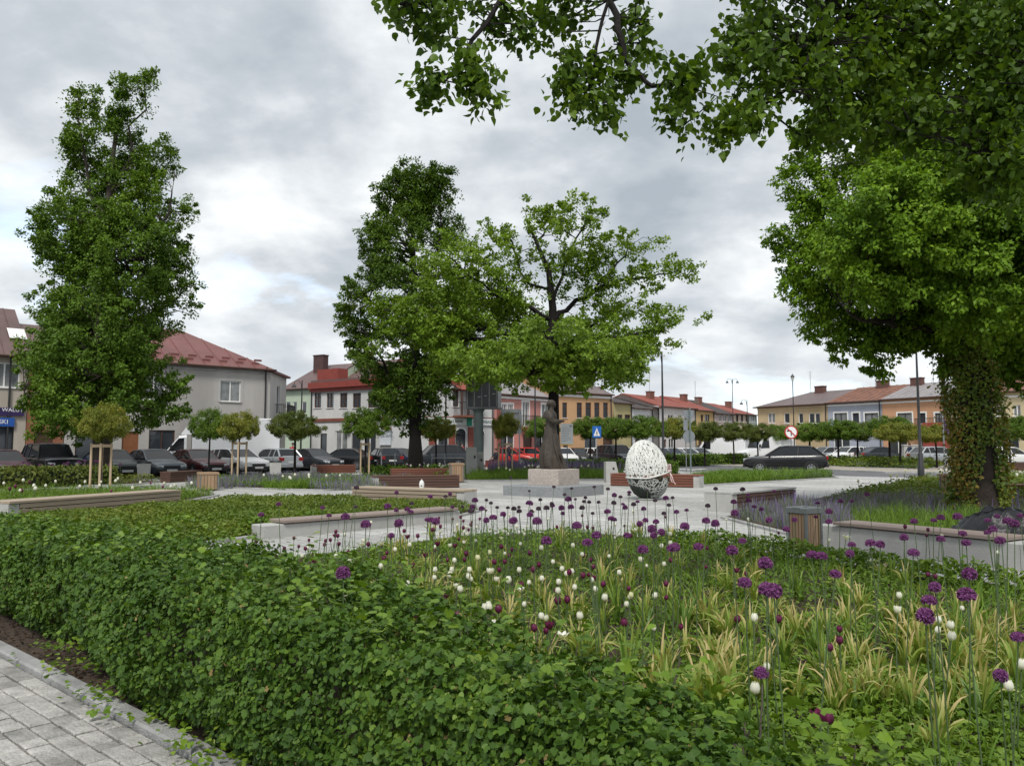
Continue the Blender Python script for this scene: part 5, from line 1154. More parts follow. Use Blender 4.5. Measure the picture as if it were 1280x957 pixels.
def prune(C, thr=-.22, f=1.1, seed=0):
    r = np.random.default_rng(seed + 3); o = np.zeros(len(C))
    for k in range(8):
        d = r.normal(size=3); d /= np.linalg.norm(d); o += np.sin(C @ d * f * r.uniform(.7, 1.9) + r.uniform(0, 6.28))
    return C[o / 4 > thr]
def sprays(C, cen, L, n=2, up=.6):
    """small outer tufts growing away from each clump"""
    O = []
    for k in range(n):
        d = norm(norm(C - cen[None]) * .8 + np.array([0, 0, up]) + rng.normal(size=C.shape) * .45); O.append(C + d * (L * rng.uniform(.6, 1.4, len(C)))[:, None])
    return np.vstack(O)
def leaf_cloud(name, C, rb, per, size, T, mat, parent, droop=.3, flat=.75, upb=.7, jitter=.35, centre=None, loc=None):
    n = len(C) * per; ci = np.repeat(np.arange(len(C)), per); rr = (rb * (1 + jitter * rng.normal(size=len(C))))[ci]
    dv = rdir(n); u = rng.uniform(0, 1, n) ** .45; off = dv * (rr * u)[:, None]; off[:, 2] *= flat
    P = C[ci] + off
    out = dv.copy()
    if centre is not None:
        o2 = norm(P - centre[None]); out = out * .6 + o2 * .7
    Nn = out + np.array([0, 0, upb]) + rng.normal(size=(n, 3)) * .45
    dirv = norm(out * .6 + rng.normal(size=(n, 3)) * .7 - np.array([0, 0, droop]))
    return scatter(name, P, dirv, Nn, size * rng.uniform(.65, 1.25, n), T, mat, parent, loc)
def skeleton(limbs):
    """limb polylines -> resampled nodes with radius"""
    P, Rr = [], []
    for pts, r0, r1 in limbs:
        for i in range(len(pts) - 1):
            a, b = Vector(pts[i]), Vector(pts[i + 1]); k = max(1, int((b - a).length / .35))
            for j in range(k): t = (i + j / k) / (len(pts) - 1); P.append(a.lerp(b, j / k)); Rr.append(r0 + (r1 - r0) * t)
        P.append(Vector(pts[-1])); Rr.append(r1)
    return np.array([p[:] for p in P]), np.array(Rr)
def wob(pts, amp, n=3):
    """subdivide a limb and let it wander"""
    pts = [Vector(p) for p in pts]; o = [pts[0]]
    for a, b in zip(pts, pts[1:]):
        for j in range(1, n + 1):
            t = j / n; q = a.lerp(b, t); o.append(q + (Vector(rng.normal(size=3) * amp * (b - a).length) if t < 1 else Vector((0, 0, 0))))
    return o
def branches(mb, limbs, C, frac=.6, r=.03, maxd=4.0, sides=5, sag=.12):
    for pts, r0, r1 in limbs: mb.tube(pts, list(np.linspace(r0, r1, len(pts))), 8 if r0 > .12 else 6)
    P, Rr = skeleton(limbs)
    for c in C:
        if rng.random() > frac: continue
        dd = np.linalg.norm(P - c, axis=1) + np.maximum(0, P[:, 2] - c[2]) * .8; i = int(np.argmin(dd))
        if dd[i] > maxd: continue
        a = Vector(P[i]); b = Vector(c); m = a.lerp(b, .5) + Vector((rng.normal() * .1, rng.normal() * .1, sag * (b - a).length))
        r_ = min(Rr[i] * .6, r * (1 + .4 * (b - a).length)); mb.tube([a, m, b], [r_, r_ * .7, .008], sides)
def tree(name, label, base, trunk, limbs, lobes, dens, rb, per, size, T, leaf, bark, group=None, flat=.75, twig=.03, frac=.6, shell=.45, maxd=4.5, extraC=None, droop=.3, upb=.7, thr=None, pf=1.1, spray=0, sup=.6):
    r = thing(name, label, 'tree', (base[0], base[1], base[2] if len(base) > 2 else 0), 0, group); o = Vector(r.location)
    C = clumps(lobes, dens, rb, shell) if lobes else np.zeros((0, 3))
    if thr is not None: C = prune(C, thr, pf)
    if extraC is not None: C = np.vstack([C, extraC])
    mb = MB(); sh = lambda pts: [Vector(p) - o for p in pts]
    lim = [(sh(p), a, b) for p, a, b in limbs]; tr = (sh(trunk[0]), trunk[1], trunk[2])
    pts = tr[0]; rad = list(np.linspace(tr[1], tr[2], len(pts))); rad[0] *= 1.35
    mb.tube(pts, rad, 14); branches(mb, lim + [(tr[0], tr[1], tr[2])] if False else lim, C - np.array(o)[None], frac, twig, maxd)
    mb.build('trunk', bark, r, True, 60)
    cen = C.mean(0) - np.array(o); rbv = np.full(len(C), rb)
    if spray:
        S = sprays(C, np.array([base[0], base[1], C[:, 2].mean()]), rb * 1.25, spray, sup); S = S[rng.random(len(S)) < .75]; C = np.vstack([C, S]); rbv = np.concatenate([rbv, np.full(len(S), rb * .55)])
    leaf_cloud('crown', C - np.array(o)[None], rbv, per, size, T, leaf, r, flat=flat, centre=cen, droop=droop, upb=upb)
    return r
def pl(pts, d, dep=None):
    """limb through outline points at distance d, with its own depth offsets"""
    return [D(x, y, d + (dep[i] if dep else 0)) for i, (x, y) in enumerate(pts)]
# --- tall maple on the left
d = 36.0; bx = X(127, d); base = (bx, d, .0)
LL = [(106, 134, 15, 30), (96, 122, 6, 12), (166, 126, 20, 22), (186, 108, 9, 6), (145, 146, 16, 26), (130, 190, 50, 38), (104, 206, 24, 32), (195, 216, 24, 30), (203, 194, 16, 9), (138, 272, 60, 52), (100, 305, 30, 38), (200, 302, 34, 44), (220, 278, 18, 22), (134, 370, 80, 62), (86, 392, 26, 42), (212, 380, 28, 44), (230, 348, 12, 24),
      (124, 448, 82, 60), (80, 468, 30, 40), (190, 470, 32, 40), (126, 506, 78, 36), (80, 516, 34, 26), (184, 520, 34, 28), (52, 490, 14, 14), (210, 498, 16, 20)]
lob = lobes_px(LL, d, base)
for (cx_, cy_, a) in ((100, 300, 50), (150, 330, 55), (125, 420, 60), (110, 480, 60), (160, 250, 40)):
    for s in (-1, 1): c = D(cx_, cy_, d + s * 1.9); lob.append((Vector((c.x, d + s * 1.9, c.z)), Vector((a * .036, a * .03, a * .036))))
tr = ([(bx, d, 0), (bx + .05, d, 3), D(128, 440, d), D(132, 330, d), D(138, 220, d), D(150, 130, d)], .38, .05)
lim = [(tr[0][1:], .34, .05)] + [(wob(pl(p, d, dp), .05), r0, .03) for p, dp, r0 in (
    ([(128, 480), (96, 440), (78, 390)], (0, -.8, -1.2), .13), ([(128, 460), (180, 420), (225, 370)], (0, .6, 1), .13), ([(130, 400), (110, 330), (100, 270)], (0, .8, 1), .12), ([(131, 380), (190, 310), (215, 240)], (0, -.8, -1), .12),
    ([(134, 300), (110, 220), (98, 120)], (0, -.2, -.3), .1), ([(137, 250), (165, 190), (180, 105)], (0, .3, .4), .08), ([(128, 520), (60, 510), (30, 490)], (0, -.6, -1), .1), ([(128, 515), (190, 510), (215, 490)], (0, .4, .4), .1), ([(128, 500), (125, 470), (120, 430)], (0, -2, -2.6), .1), ([(128, 490), (130, 450), (140, 420)], (0, 2, 2.6), .1))]
tree('maple_tree', 'tall dark green conical tree standing by the parked cars on the left', base, tr, lim, lob, 1.5, .46, 74, .14, T_diamond(), lf_lime, m_bark, frac=.5, shell=.62, thr=-.26, spray=2, sup=.9, flat=.65)
# --- dark columnar tree behind the oak
d = 42.0; bx = X(520, d); base = (bx, d, .0)
LL = [(525, 234, 36, 22), (499, 256, 30, 28), (543, 256, 24, 42), (482, 244, 9, 7), (520, 260, 30, 30), (510, 310, 58, 50), (472, 325, 20, 32), (560, 310, 18, 30), (510, 380, 72, 58), (450, 385, 18, 30), (446, 415, 18, 28), (505, 440, 66, 48), (515, 488, 50, 38), (545, 470, 40, 45), (515, 520, 26, 18), (565, 400, 40, 50)]
lob = lobes_px(LL, d, base)
tr = ([(bx, d, 0), (bx - .05, d, 2.2), D(520, 470, d), D(518, 380, d), D(516, 300, d), D(520, 220, d)], .36, .05)
lim = [(tr[0][1:], .33, .05)] + [(wob(pl(p, d, dp), .05), r0, .03) for p, dp, r0 in (([(519, 510), (485, 470), (460, 420)], (0, -.5, -.8), .14), ([(519, 505), (550, 460), (570, 400)], (0, .5, 1), .14), ([(518, 440), (480, 390), (455, 370)], (0, .6, .8), .1), ([(517, 400), (545, 340), (550, 260)], (0, -.6, -.6), .1), ([(516, 330), (495, 280), (488, 235)], (0, .4, .4), .08), ([(519, 500), (520, 450), (515, 420)], (0, -2, -2.4), .1))]
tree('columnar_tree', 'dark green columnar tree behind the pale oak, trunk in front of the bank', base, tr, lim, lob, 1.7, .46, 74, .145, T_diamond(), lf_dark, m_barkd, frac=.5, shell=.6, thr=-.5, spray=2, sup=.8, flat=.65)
# --- pale oak in the middle
d = 36.5; bx = X(692, d); base = (bx, d, .0)
tr = ([(bx, d, 0), (bx, d, 2.0), D(692, 490, d), D(690, 430, d), D(691, 385, d), D(686, 340, d), D(672, 306, d), D(658, 274, d)], .31, .04)
raw = [([(690, 400), (650, 378), (618, 345), (596, 314), (582, 302)], (0, -.3, -.6, -.9, -1), .12), ([(690, 425), (650, 398), (600, 368), (555, 345)], (0, .5, 1, 1.4), .13),
       ([(691, 445), (640, 420), (565, 402), (482, 388)], (0, -.6, -1.2, -1.4), .16), ([(692, 468), (645, 450), (610, 450), (585, 456)], (0, -.4, -.6, -.8), .10),
       ([(690, 405), (720, 375), (768, 354), (812, 347), (842, 340)], (0, .4, .8, 1.0, 1), .13), ([(691, 380), (705, 330), (720, 298), (736, 272)], (0, -.3, -.6, -.6), .08),
       ([(742, 364), (772, 328), (792, 304)], (.6, .2, 0), .06), ([(692, 435), (740, 425), (792, 418), (836, 404)], (0, -.8, -1.2, -1.4), .13), ([(692, 462), (738, 446), (780, 440), (815, 436)], (0, .6, 1, 1.2), .11),
       ([(692, 470), (730, 462), (762, 458)], (0, -1.6, -2.4), .09), ([(690, 420), (605, 424), (530, 424), (488, 415)], (0, -1, -1.4, -1.4), .13), ([(690, 370), (650, 340), (641, 306), (635, 294)], (0, 1, 1.5, 1.6), .07),
       ([(691, 450), (700, 440), (690, 425), (680, 415)], (0, -2.5, -4.5, -6), .13), ([(691, 440), (680, 425), (700, 415), (710, 400)], (0, 2.5, 4.5, 6), .13), ([(691, 455), (740, 455), (770, 450)], (0, -2.5, -4.5), .1), ([(691, 455), (640, 455), (600, 450)], (0, -2.5, -4.4), .1),
       ([(691, 430), (750, 400), (780, 380)], (0, 2.5, 4.5), .1), ([(691, 430), (640, 400), (610, 390)], (0, 2.5, 4.5), .1), ([(655, 380), (620, 370), (572, 330), (560, 320)], (-.2, -1.2, -1.8, -2), .06), ([(672, 300), (688, 280), (697, 266)], (0, .3, .4), .05)]
lim = [(tr[0][2:], .27, .04)] + [(wob(pl(p, d, dp), .05), r0, .025) for p, dp, r0 in raw]
P_, R__ = skeleton(lim[1:]); cand = []
for (pts, r0, r1) in lim[1:]:
    q, _ = skeleton([(pts, r0, r1)]); n = len(q)
    low = q[-1][2] < 5.8
    for i in range(n):
        t = i / max(1, n - 1)
        if t < .22: continue
        for _ in range(9 if low else 6):
            if rng.random() < (1.0 if low else (.42 + .35 * t)): s = .35 + .75 * (1 - abs(t - .6)) * (1.25 if low else .85); cand.append(q[i] + np.clip(rng.normal(size=3), -1.5, 1.5) * np.array([s, s, s * .42]))
exC = np.array(cand)
skirt = lobes_px([(650, 440, 62, 22), (730, 440, 76, 22), (605, 446, 40, 26), (540, 408, 62, 24), (490, 390, 28, 13), (560, 375, 46, 20), (790, 432, 32, 20), (820, 396, 26, 16), (640, 380, 34, 16), (720, 335, 34, 20)], d - .8, base, 1.0, .4)
exC = np.vstack([exC, clumps(skirt, 1.1, .5, .2)])
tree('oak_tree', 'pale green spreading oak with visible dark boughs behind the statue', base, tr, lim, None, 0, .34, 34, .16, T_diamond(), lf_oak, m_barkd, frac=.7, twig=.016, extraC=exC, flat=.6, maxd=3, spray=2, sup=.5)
# --- big tree with ivy trunk on the right
d = 17.8; bx = X(1222, d); base = (bx, d, .0)
LL = [(1012, 228, 28, 32), (1054, 190, 50, 48), (1006, 300, 30, 36), (1042, 330, 48, 46), (1018, 366, 20, 20), (1048, 398, 32, 30), (1130, 320, 70, 70), (1160, 380, 46, 38), (1100, 270, 80, 90), (1115, 370, 60, 56), (1075, 425, 26, 20), (1108, 430, 24, 30), (1180, 220, 90, 100), (1190, 330, 80, 80), (1250, 300, 80, 110), (1320, 280, 90, 120), (1175, 395, 42, 34), (1270, 420, 60, 40), (1335, 400, 60, 60), (1200, 120, 110, 60), (1320, 140, 90, 80), (1220, 425, 42, 30), (1185, 418, 34, 26), (1270, 440, 42, 30), (1400, 260, 70, 100)]
lob = lobes_px(LL, d, base)
for (cx_, cy_, a) in ((1120, 300, 75), (1240, 330, 80), (1190, 240, 85), (1300, 250, 80)):
    for s in (-1, 1): c = D(cx_, cy_, d + s * 2.2); lob.append((Vector((c.x, d + s * 2.2, c.z)), Vector((a * .018, a * .016, a * .018))))
tr = ([(bx, d, 0), (bx + .0, d, .5), (bx - .02, d, 1.5), D(1218, 480, d), D(1214, 420, d), D(1205, 330, d), D(1200, 220, d)], .52, .10)
lim = [(tr[0][3:], .40, .08)] + [(wob(pl(p, d, dp), .06), r0, .03) for p, dp, r0 in (([(1216, 480), (1165, 420), (1110, 350), (1040, 300)], (0, .4, .8, 1), .13), ([(1216, 490), (1255, 430), (1290, 350), (1330, 250)], (0, .4, .6, .8), .22), ([(1212, 430), (1150, 340), (1080, 230)], (0, .6, 1), .15), ([(1214, 440), (1240, 350), (1250, 230)], (0, -.9, -1.6), .15), ([(1213, 440), (1120, 410), (1060, 390)], (0, -.6, -1.2), .1), ([(1205, 330), (1160, 260), (1090, 180)], (0, -.6, -1.2), .1))]
tree('broadleaf_tree', 'large leafy tree on the right with its thick trunk wrapped in ivy', base, tr, lim, lob, 6.2, .27, 62, .098, T_diamond(), lf_right, M('bark_mid', (.034, .026, .020), .95, .45, 3, 1.0, bscale=20), frac=.06, twig=.010, shell=.6, thr=-.62, pf=1.8, spray=2, sup=.1, droop=.5)
# ivy on its trunk
n = 12500; hgt = rng.uniform(.12, 4.4, n) ** 1.0; th = rng.uniform(0, 2 * math.pi, n); rad = np.interp(hgt, [0, .5, 1.5, 3, 4.4], [.50, .49, .48, .5, .54]) * (1 + .12 * np.sin(th * 3 + hgt * 2)) + rng.exponential(.05, n)
bare = (np.abs(np.mod(th - 4.65 + .12 * np.sin(hgt * 3) + math.pi, 2 * math.pi) - math.pi) < .42 - .12 * hgt) & (hgt < 1.5)
q = ~bare; hgt, th, rad = hgt[q], th[q], rad[q]; lean = np.interp(hgt, [0, 1.5, 4.4], [0, -.02, -.12])
P = np.stack([np.cos(th) * rad + lean, np.sin(th) * rad, hgt], 1); o_ = np.stack([np.cos(th), np.sin(th), .35 + 0 * th], 1)
dv_ = o_ * .4 + rng.normal(size=P.shape) * .5 - np.array([0, 0, .6]); nv_ = o_ + rng.normal(size=P.shape) * .6; sz_ = rng.uniform(.035, .08, len(P)); old = rng.random(len(P)) < np.interp(hgt, [0, .6, 2.0, 2.9, 4.4], [.45, .75, .7, .25, .05]) * (.55 + .45 * np.sin(th * 2 + hgt))
iv = scatter('ivy', P[~old], dv_[~old], nv_[~old], sz_[~old], T_lobed(), lf_ivy, None, (bx, d, .1))
scatter('rusty_leaves', P[old], dv_[old], nv_[old], sz_[old], T_lobed(), leafmat('leaf_ivy_rust', (.16, .13, .025), (.28, .20, .035), (.36, .21, .05), .2, .5, .3, .4, 1.1), iv)
tag(iv, 'green and rusty ivy climbing the thick trunk on the right', 'ivy')
# --- linden overhead: its trunk stands to the right of the viewpoint
LP_ = [(500, 5, 40, 20, 5.6), (560, 25, 55, 30, 5.8), (588, 85, 28, 28, 5.6), (545, 108, 34, 20, 5.6), (600, 112, 18, 22, 5.6), (640, 25, 45, 36, 6), (700, 20, 45, 40, 6.2), (735, 85, 40, 34, 6), (735, 130, 44, 24, 5.9), (720, 112, 30, 24, 6.1), (785, 40, 30, 40, 6.2), (790, 95, 22, 24, 6), (850, 108, 28, 28, 5.8), (850, 145, 16, 18, 5.8), (870, 95, 14, 14, 5.8),
       (925, 45, 30, 24, 6.2), (960, 30, 50, 34, 6.5), (1030, 150, 44, 30, 6.3), (1090, 150, 60, 40, 6.6), (1200, 20, 90, 40, 6.9), (1080, 20, 80, 40, 6.8), (905, 75, 22, 22, 6.1), (915, 148, 28, 26, 5.8), (950, 100, 40, 38, 6), (935, 150, 22, 18, 5.9), (1000, 55, 55, 55, 6.4), (1010, 105, 50, 32, 6.2), (1060, 90, 60, 60, 6.6), (1110, 60, 70, 70, 6.8), (1150, 150, 50, 36, 6.4), (1180, 70, 80, 85, 6.8), (1235, 140, 55, 85, 6.2), (1270, 60, 70, 90, 6.2), (1225, 215, 34, 44, 6.2), (1270, 210, 30, 50, 5.9),
       (1000, -40, 120, 60, 6.6), (1150, -60, 140, 80, 7), (760, -50, 110, 50, 6.4), (560, -45, 110, 40, 6), (1330, 40, 90, 130, 6.6), (1330, 180, 50, 80, 6.4)]
C = []
for x, y, a, b, dd in LP_:
    c = D(x, y, dd); s = dd / FPX; n = max(6, int(a * b * s * s * (190 if x < 890 else 270) + 6)); dv = rdir(n) * (rng.uniform(0, 1, n) ** .42)[:, None]
    C.append(np.array(c)[None] + dv * np.array([a * s * .9, min(.5, a * s), b * s * .9])[None])
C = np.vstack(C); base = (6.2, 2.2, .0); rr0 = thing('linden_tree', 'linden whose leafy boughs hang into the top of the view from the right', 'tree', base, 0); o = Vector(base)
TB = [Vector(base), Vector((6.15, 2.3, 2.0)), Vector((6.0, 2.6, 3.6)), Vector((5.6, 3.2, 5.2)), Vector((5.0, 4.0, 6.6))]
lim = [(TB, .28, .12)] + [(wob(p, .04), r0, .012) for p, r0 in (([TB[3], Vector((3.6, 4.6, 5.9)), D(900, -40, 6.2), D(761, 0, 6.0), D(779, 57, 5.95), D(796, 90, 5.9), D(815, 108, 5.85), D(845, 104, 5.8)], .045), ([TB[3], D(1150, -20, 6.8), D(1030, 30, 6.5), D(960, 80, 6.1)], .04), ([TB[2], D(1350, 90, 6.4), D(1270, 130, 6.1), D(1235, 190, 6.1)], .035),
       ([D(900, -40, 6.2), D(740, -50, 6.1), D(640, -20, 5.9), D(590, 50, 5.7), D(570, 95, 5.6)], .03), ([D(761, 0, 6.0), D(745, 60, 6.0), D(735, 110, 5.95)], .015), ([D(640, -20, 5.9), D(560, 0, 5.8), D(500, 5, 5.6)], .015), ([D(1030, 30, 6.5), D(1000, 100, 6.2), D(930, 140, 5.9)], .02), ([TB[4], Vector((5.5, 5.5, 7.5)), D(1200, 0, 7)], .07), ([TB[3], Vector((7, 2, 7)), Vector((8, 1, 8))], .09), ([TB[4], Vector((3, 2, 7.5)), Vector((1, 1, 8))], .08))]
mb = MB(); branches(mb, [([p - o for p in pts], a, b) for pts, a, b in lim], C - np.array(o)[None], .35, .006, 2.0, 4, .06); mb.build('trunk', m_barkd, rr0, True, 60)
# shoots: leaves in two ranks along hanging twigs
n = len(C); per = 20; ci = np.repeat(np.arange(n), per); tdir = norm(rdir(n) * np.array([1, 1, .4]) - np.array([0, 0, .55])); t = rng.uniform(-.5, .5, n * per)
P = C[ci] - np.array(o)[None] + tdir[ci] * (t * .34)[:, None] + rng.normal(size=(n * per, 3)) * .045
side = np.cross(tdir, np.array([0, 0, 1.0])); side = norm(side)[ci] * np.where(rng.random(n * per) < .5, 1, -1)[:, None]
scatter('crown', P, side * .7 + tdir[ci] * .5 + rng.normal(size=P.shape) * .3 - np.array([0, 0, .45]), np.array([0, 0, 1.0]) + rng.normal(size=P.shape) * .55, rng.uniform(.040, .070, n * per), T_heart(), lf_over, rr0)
# --- globe trees
def globe_proto(leaf, name='globe_tree', rad=1.3, zc=2.6, flat=.62, n=1500, seed=0, size=.11):
    r = thing(name, 'globe', 'tree', (0, 0, 0))
    mb = MB().tube([(0, 0, 0), (.02, 0, .8), (-.01, .01, zc - .4)], [.085, .06, .05], 8)
    for k in range(7):
        a = k * .9; mb.tube([(0, 0, zc - .55), (math.cos(a) * rad * .4, math.sin(a) * rad * .4, zc - .2), (math.cos(a) * rad * .8, math.sin(a) * rad * .8, zc + .1)], [.03, .022, .01], 5)
    mb.build('trunk', m_barkd, r, True, 60)
    c = rdir(90) * (rng.uniform(.72, 1.0, 90))[:, None] * np.array([rad, rad, rad * flat]) * (1 + .06 * rng.normal(size=90))[:, None]; c = c * (1 + .06 * np.sin(c[:, :1] * 2.6 + seed * 2) + .05 * np.sin(c[:, 1:2] * 3.1 + seed)); c[:, 2] = np.where(c[:, 2] < 0, c[:, 2] * .75, c[:, 2]) + zc
    c2 = rdir(40) * .45 * np.array([rad, rad, rad * flat]); c2[:, 2] += zc; c = np.vstack([c, c2])
    leaf_cloud('crown', c, .21, n // 30, size, T_diamond(), leaf, r, flat=.8, centre=np.array([0, 0, zc]), droop=.1); return r
GP = {k: [globe_proto(m, rad=1.3, n=6000, size=.074, seed=i) for i in range(2)] for k, m in (('green', lf_globe), ('gold', lf_gold), ('brown', lf_brown))}; GU = set()
def globe(kind, x, d, rad, zc, label, group, v=0, rz=None, zs=None):
    p = GP[kind][v]; key = (kind, v); s = rad / 1.3
    if key not in GU: GU.add(key); r = p
    else: r = dup(p, (0, 0, 0))
    r.location = (X(x, d), d, .05); r.rotation_euler = (0, 0, rng.uniform(0, 6) if rz is None else rz); r.scale = (s * rng.uniform(.93, 1.07), s * rng.uniform(.93, 1.07), zc / 2.6); r['label'] = label; r['group'] = group; return r
ga = 'globe trees on the left side of the square'; gb = 'globe trees along the back parking row'; gc = 'globe trees in front of the right terrace'
globe('gold', 127, 28.0, .86, 2.28, 'small yellowish globe tree held by wooden stakes in front of the tall tree', ga)
globe('green', 262, 36, .86, 2.4, 'dark green globe tree with slanting trunk beside the yellow green one', ga)
globe('gold', 299, 34, .84, 2.3, 'yellow green globe tree with wooden stakes in front of the white estate car', ga, 1)
globe('brown', 369, 41, 1.28, 2.5, 'broad olive globe tree in front of the curled lamp post and the pale green house', ga)
globe('green', 457, 40, 1.12, 2.55, 'green globe tree with stakes in front of the red cornice house', ga, 1)
globe('gold', 545, 47, 1.1, 2.45, 'yellow green globe tree just right of the dark columnar trunk', ga)
globe('gold', 632, 43, .72, 2.55, 'small yellow brown globe tree in front of the grey traffic board', ga, 1)
for i, (x, dd, k, rad, zc, lab) in enumerate(((676, 60, 'green', 1.35, 2.8, 'green globe tree to the left of the statue trunk'), (738, 59, 'green', 1.55, 2.75, 'green globe tree behind the blue crossing sign'), (770, 60, 'green', 1.55, 2.75, 'green globe tree between the crossing sign and the egg'), (803, 58, 'green', 1.6, 2.75, 'broad green globe tree above the wire egg'), (843, 60, 'gold', 1.55, 2.75, 'yellow green globe tree behind the tall lamp post'),
        (881, 61, 'brown', 1.45, 2.6, 'brownish globe tree right of the grey sign backs'), (917, 65, 'brown', 1.4, 2.6, 'second brownish globe tree from the sign backs'), (947, 66, 'brown', 1.4, 2.6, 'olive brown globe tree above the nose of the black estate car'), (974, 72, 'green', 1.3, 2.6, 'green globe tree behind the round no-turn sign'))):
    globe(k, x, dd, rad, zc, lab, gb, i % 2)
for i, (x, dd, k, rad, zc, lab) in enumerate(((1012, 63, 'green', 1.75, 2.55, 'green globe tree behind the roof of the black estate car'), (1048, 62, 'green', 1.75, 2.65, 'green globe tree before the blue grey house, merging to the right'), (1072, 63, 'brown', 1.6, 2.6, 'dull green globe tree between the blue grey and peach houses'), (1112, 58, 'green', 1.75, 2.75, 'rear globe tree of the bright pair before the peach house'), (1125, 54, 'gold', 1.6, 2.35, 'front globe tree of the bright pair left of the black lamp post'),
        (1170, 55, 'gold', 1.35, 2.35, 'yellow green globe tree between the black lamp post and the ivy trunk'), (1262, 52, 'green', 1.35, 2.6, 'green globe tree right of the ivy trunk'), (1290, 53, 'brown', 1.3, 2.6, 'brownish globe tree at the right edge'))):
    globe(k, x, dd, rad, zc, lab, gc, i % 2)
m_stake = woodmat('stake_wood', (.36, .27, .17), axis=2)
def stakes(label, x, d, h, wd, rz, n=3):
    r = thing('tree_stakes', label, 'tree support', (X(x, d), d, .05), R(rz), 'wooden tree supports'); P = [(wd * .6 * math.cos(a), wd * .6 * math.sin(a)) for a in (np.arange(n) * 2 * math.pi / n + .4)]
    for p in P: MB().lathe([(.04, 0), (.04, h), (.03, h + .02)], 8, (p[0], p[1], 0)).build('post', m_stake, r, True)
    q = MB()
    for i in range(n): q.obox(P[i], P[(i + 1) % n], .025, h - .12, h - .02)
    q.build('rail', m_stake, r)
stakes('pale wooden tree stakes round the yellowish globe tree', 127, 28.0, 1.62, .52, 0, 4); stakes('pale wooden tree stakes round the yellow green globe tree by the white estate car', 299, 34, 1.72, .55, 20, 3); stakes('wooden tree stakes round the green globe tree before the red cornice house', 458, 40, 1.7, .45, 50, 3)
stakes('thin wooden tree stakes round the small globe tree by the grey traffic board', 632, 43, 1.7, .7, 10, 3)
# ------------------------------------------------------------------ planting
lf_hedge = leafmat('leaf_currant', (.034, .078, .011), (.078, .150, .019), (.13, .21, .03), .22, .55, .25, .35, 1.3)
lf_cover = leafmat('leaf_cover', (0.07, 0.135, 0.012), (0.15, 0.245, 0.022), (0.22, 0.29, 0.035), .22, .5, .3, .45, 1.5)
lf_spir = leafmat('leaf_spiraea', (0.075, 0.125, 0.012), (0.145, 0.195, 0.022), (0.21, 0.2, 0.035), .22, .5, .3, .5, .9)
lf_grass = leafmat('leaf_grass', (0.075, 0.15, 0.014), (0.15, 0.25, 0.028), (0.21, 0.29, 0.05), .25, .55, .25, .4, 1.2)
lf_lav = leafmat('leaf_lavender', (0.11, 0.135, 0.095), (0.18, 0.21, 0.14), (0.23, 0.25, 0.2), .15, .6, .2, .4, 1.2)
lf_lavf = leafmat('lavender_bloom', (0.13, 0.1, 0.2), (0.22, 0.18, 0.34), (0.29, 0.26, 0.42), .2, .6, .2, .4, 1.2)
lf_yel = leafmat('leaf_yellow', (.17, .26, .04), (.33, .39, .08), (.50, .46, .15), .3, .55, .25, .2, 2, ((.52, .41, .21), .17, .40))
lf_bulb = leafmat('leaf_bulb', (0.085, 0.17, 0.03), (0.18, 0.27, 0.045), (0.32, 0.32, 0.09), .25, .45, .35, .2, 2)
lf_olive = leafmat('leaf_olive', (0.075, 0.105, 0.02), (0.14, 0.165, 0.03), (0.21, 0.17, 0.05), .2, .55, .25, .5, .8)
m_stemg = M('stem_green', (.075, .115, .045), .6, .2, 8)
def soil(poly, z=.12, kerb=True, name='soil'):
    flat(name, poly, z, m_soil)
    if kerb: kerbs('kerb', poly, .08, .02, .14, True, M('bed_edge', (.33, .33, .32), .85, .15, 5, dirt=.3), 1.2, .004)
def fill(name, label, poly, n, h, size, T, mat, lump=1.2, z0=.1, up=1.0, spread=.7, kind='stuff', seed=1, hmin=.35, blade=False, parent=None, edge=0, cat=None):
    P2 = sample_poly(poly, n); k = hmin + (1 - hmin) * np.clip(.5 + .55 * fbm(P2, lump * 3, seed), 0, 1)
    if edge:     # mounded shrubs: lower towards the rim of the bed
        a = np.array([p[:2] for p in poly]); dmin = np.full(len(P2), 9.0)
        for i in range(len(a)):
            p, q = a[i], a[(i + 1) % len(a)]; pq = q - p; t = np.clip(((P2 - p) @ pq) / (pq @ pq), 0, 1); dmin = np.minimum(dmin, np.linalg.norm(P2 - (p + t[:, None] * pq), axis=1))
        k *= np.clip(dmin / edge, .15, 1) ** .5
    if blade:
        z = np.zeros(len(P2)); dirv = np.stack([rng.normal(size=n) * spread * .5, rng.normal(size=n) * spread * .5, np.ones(n)], 1); Nn = rng.normal(size=(n, 3)) * np.array([1, 1, .1]); s = h * k * rng.uniform(.6, 1.1, n)
    else:
        z = h * k * rng.uniform(0, 1, n) ** .35; dirv = rng.normal(size=(n, 3)) * np.array([1, 1, .45]); Nn = rng.normal(size=(n, 3)) * spread + np.array([0, 0, up]); s = size * rng.uniform(.6, 1.3, n)
    P = np.stack([P2[:, 0], P2[:, 1], z0 + z], 1); o = scatter(name, P, dirv, Nn, s, T, mat, parent)
    if parent is None: tag(o, label, cat, None, kind)
    return o
# --- the near bed with hedge and bulbs
B1 = [K(-9.5, .06), K(9, .06), (11, -2.5), (9.5, 2), (7.6, 5.6), (5.25, 8.9), (3.85, 11.0), (2.6, 13.0), (1.0, 14.2), (-.9, 13.4), (-2.2, 11.8), (-3.2, 10.2), (-6.2, 10.5), (-8.0, 11.5)]
B1 = [(p[0], p[1]) for p in B1]; flat('soil', B1, .105, m_soil)
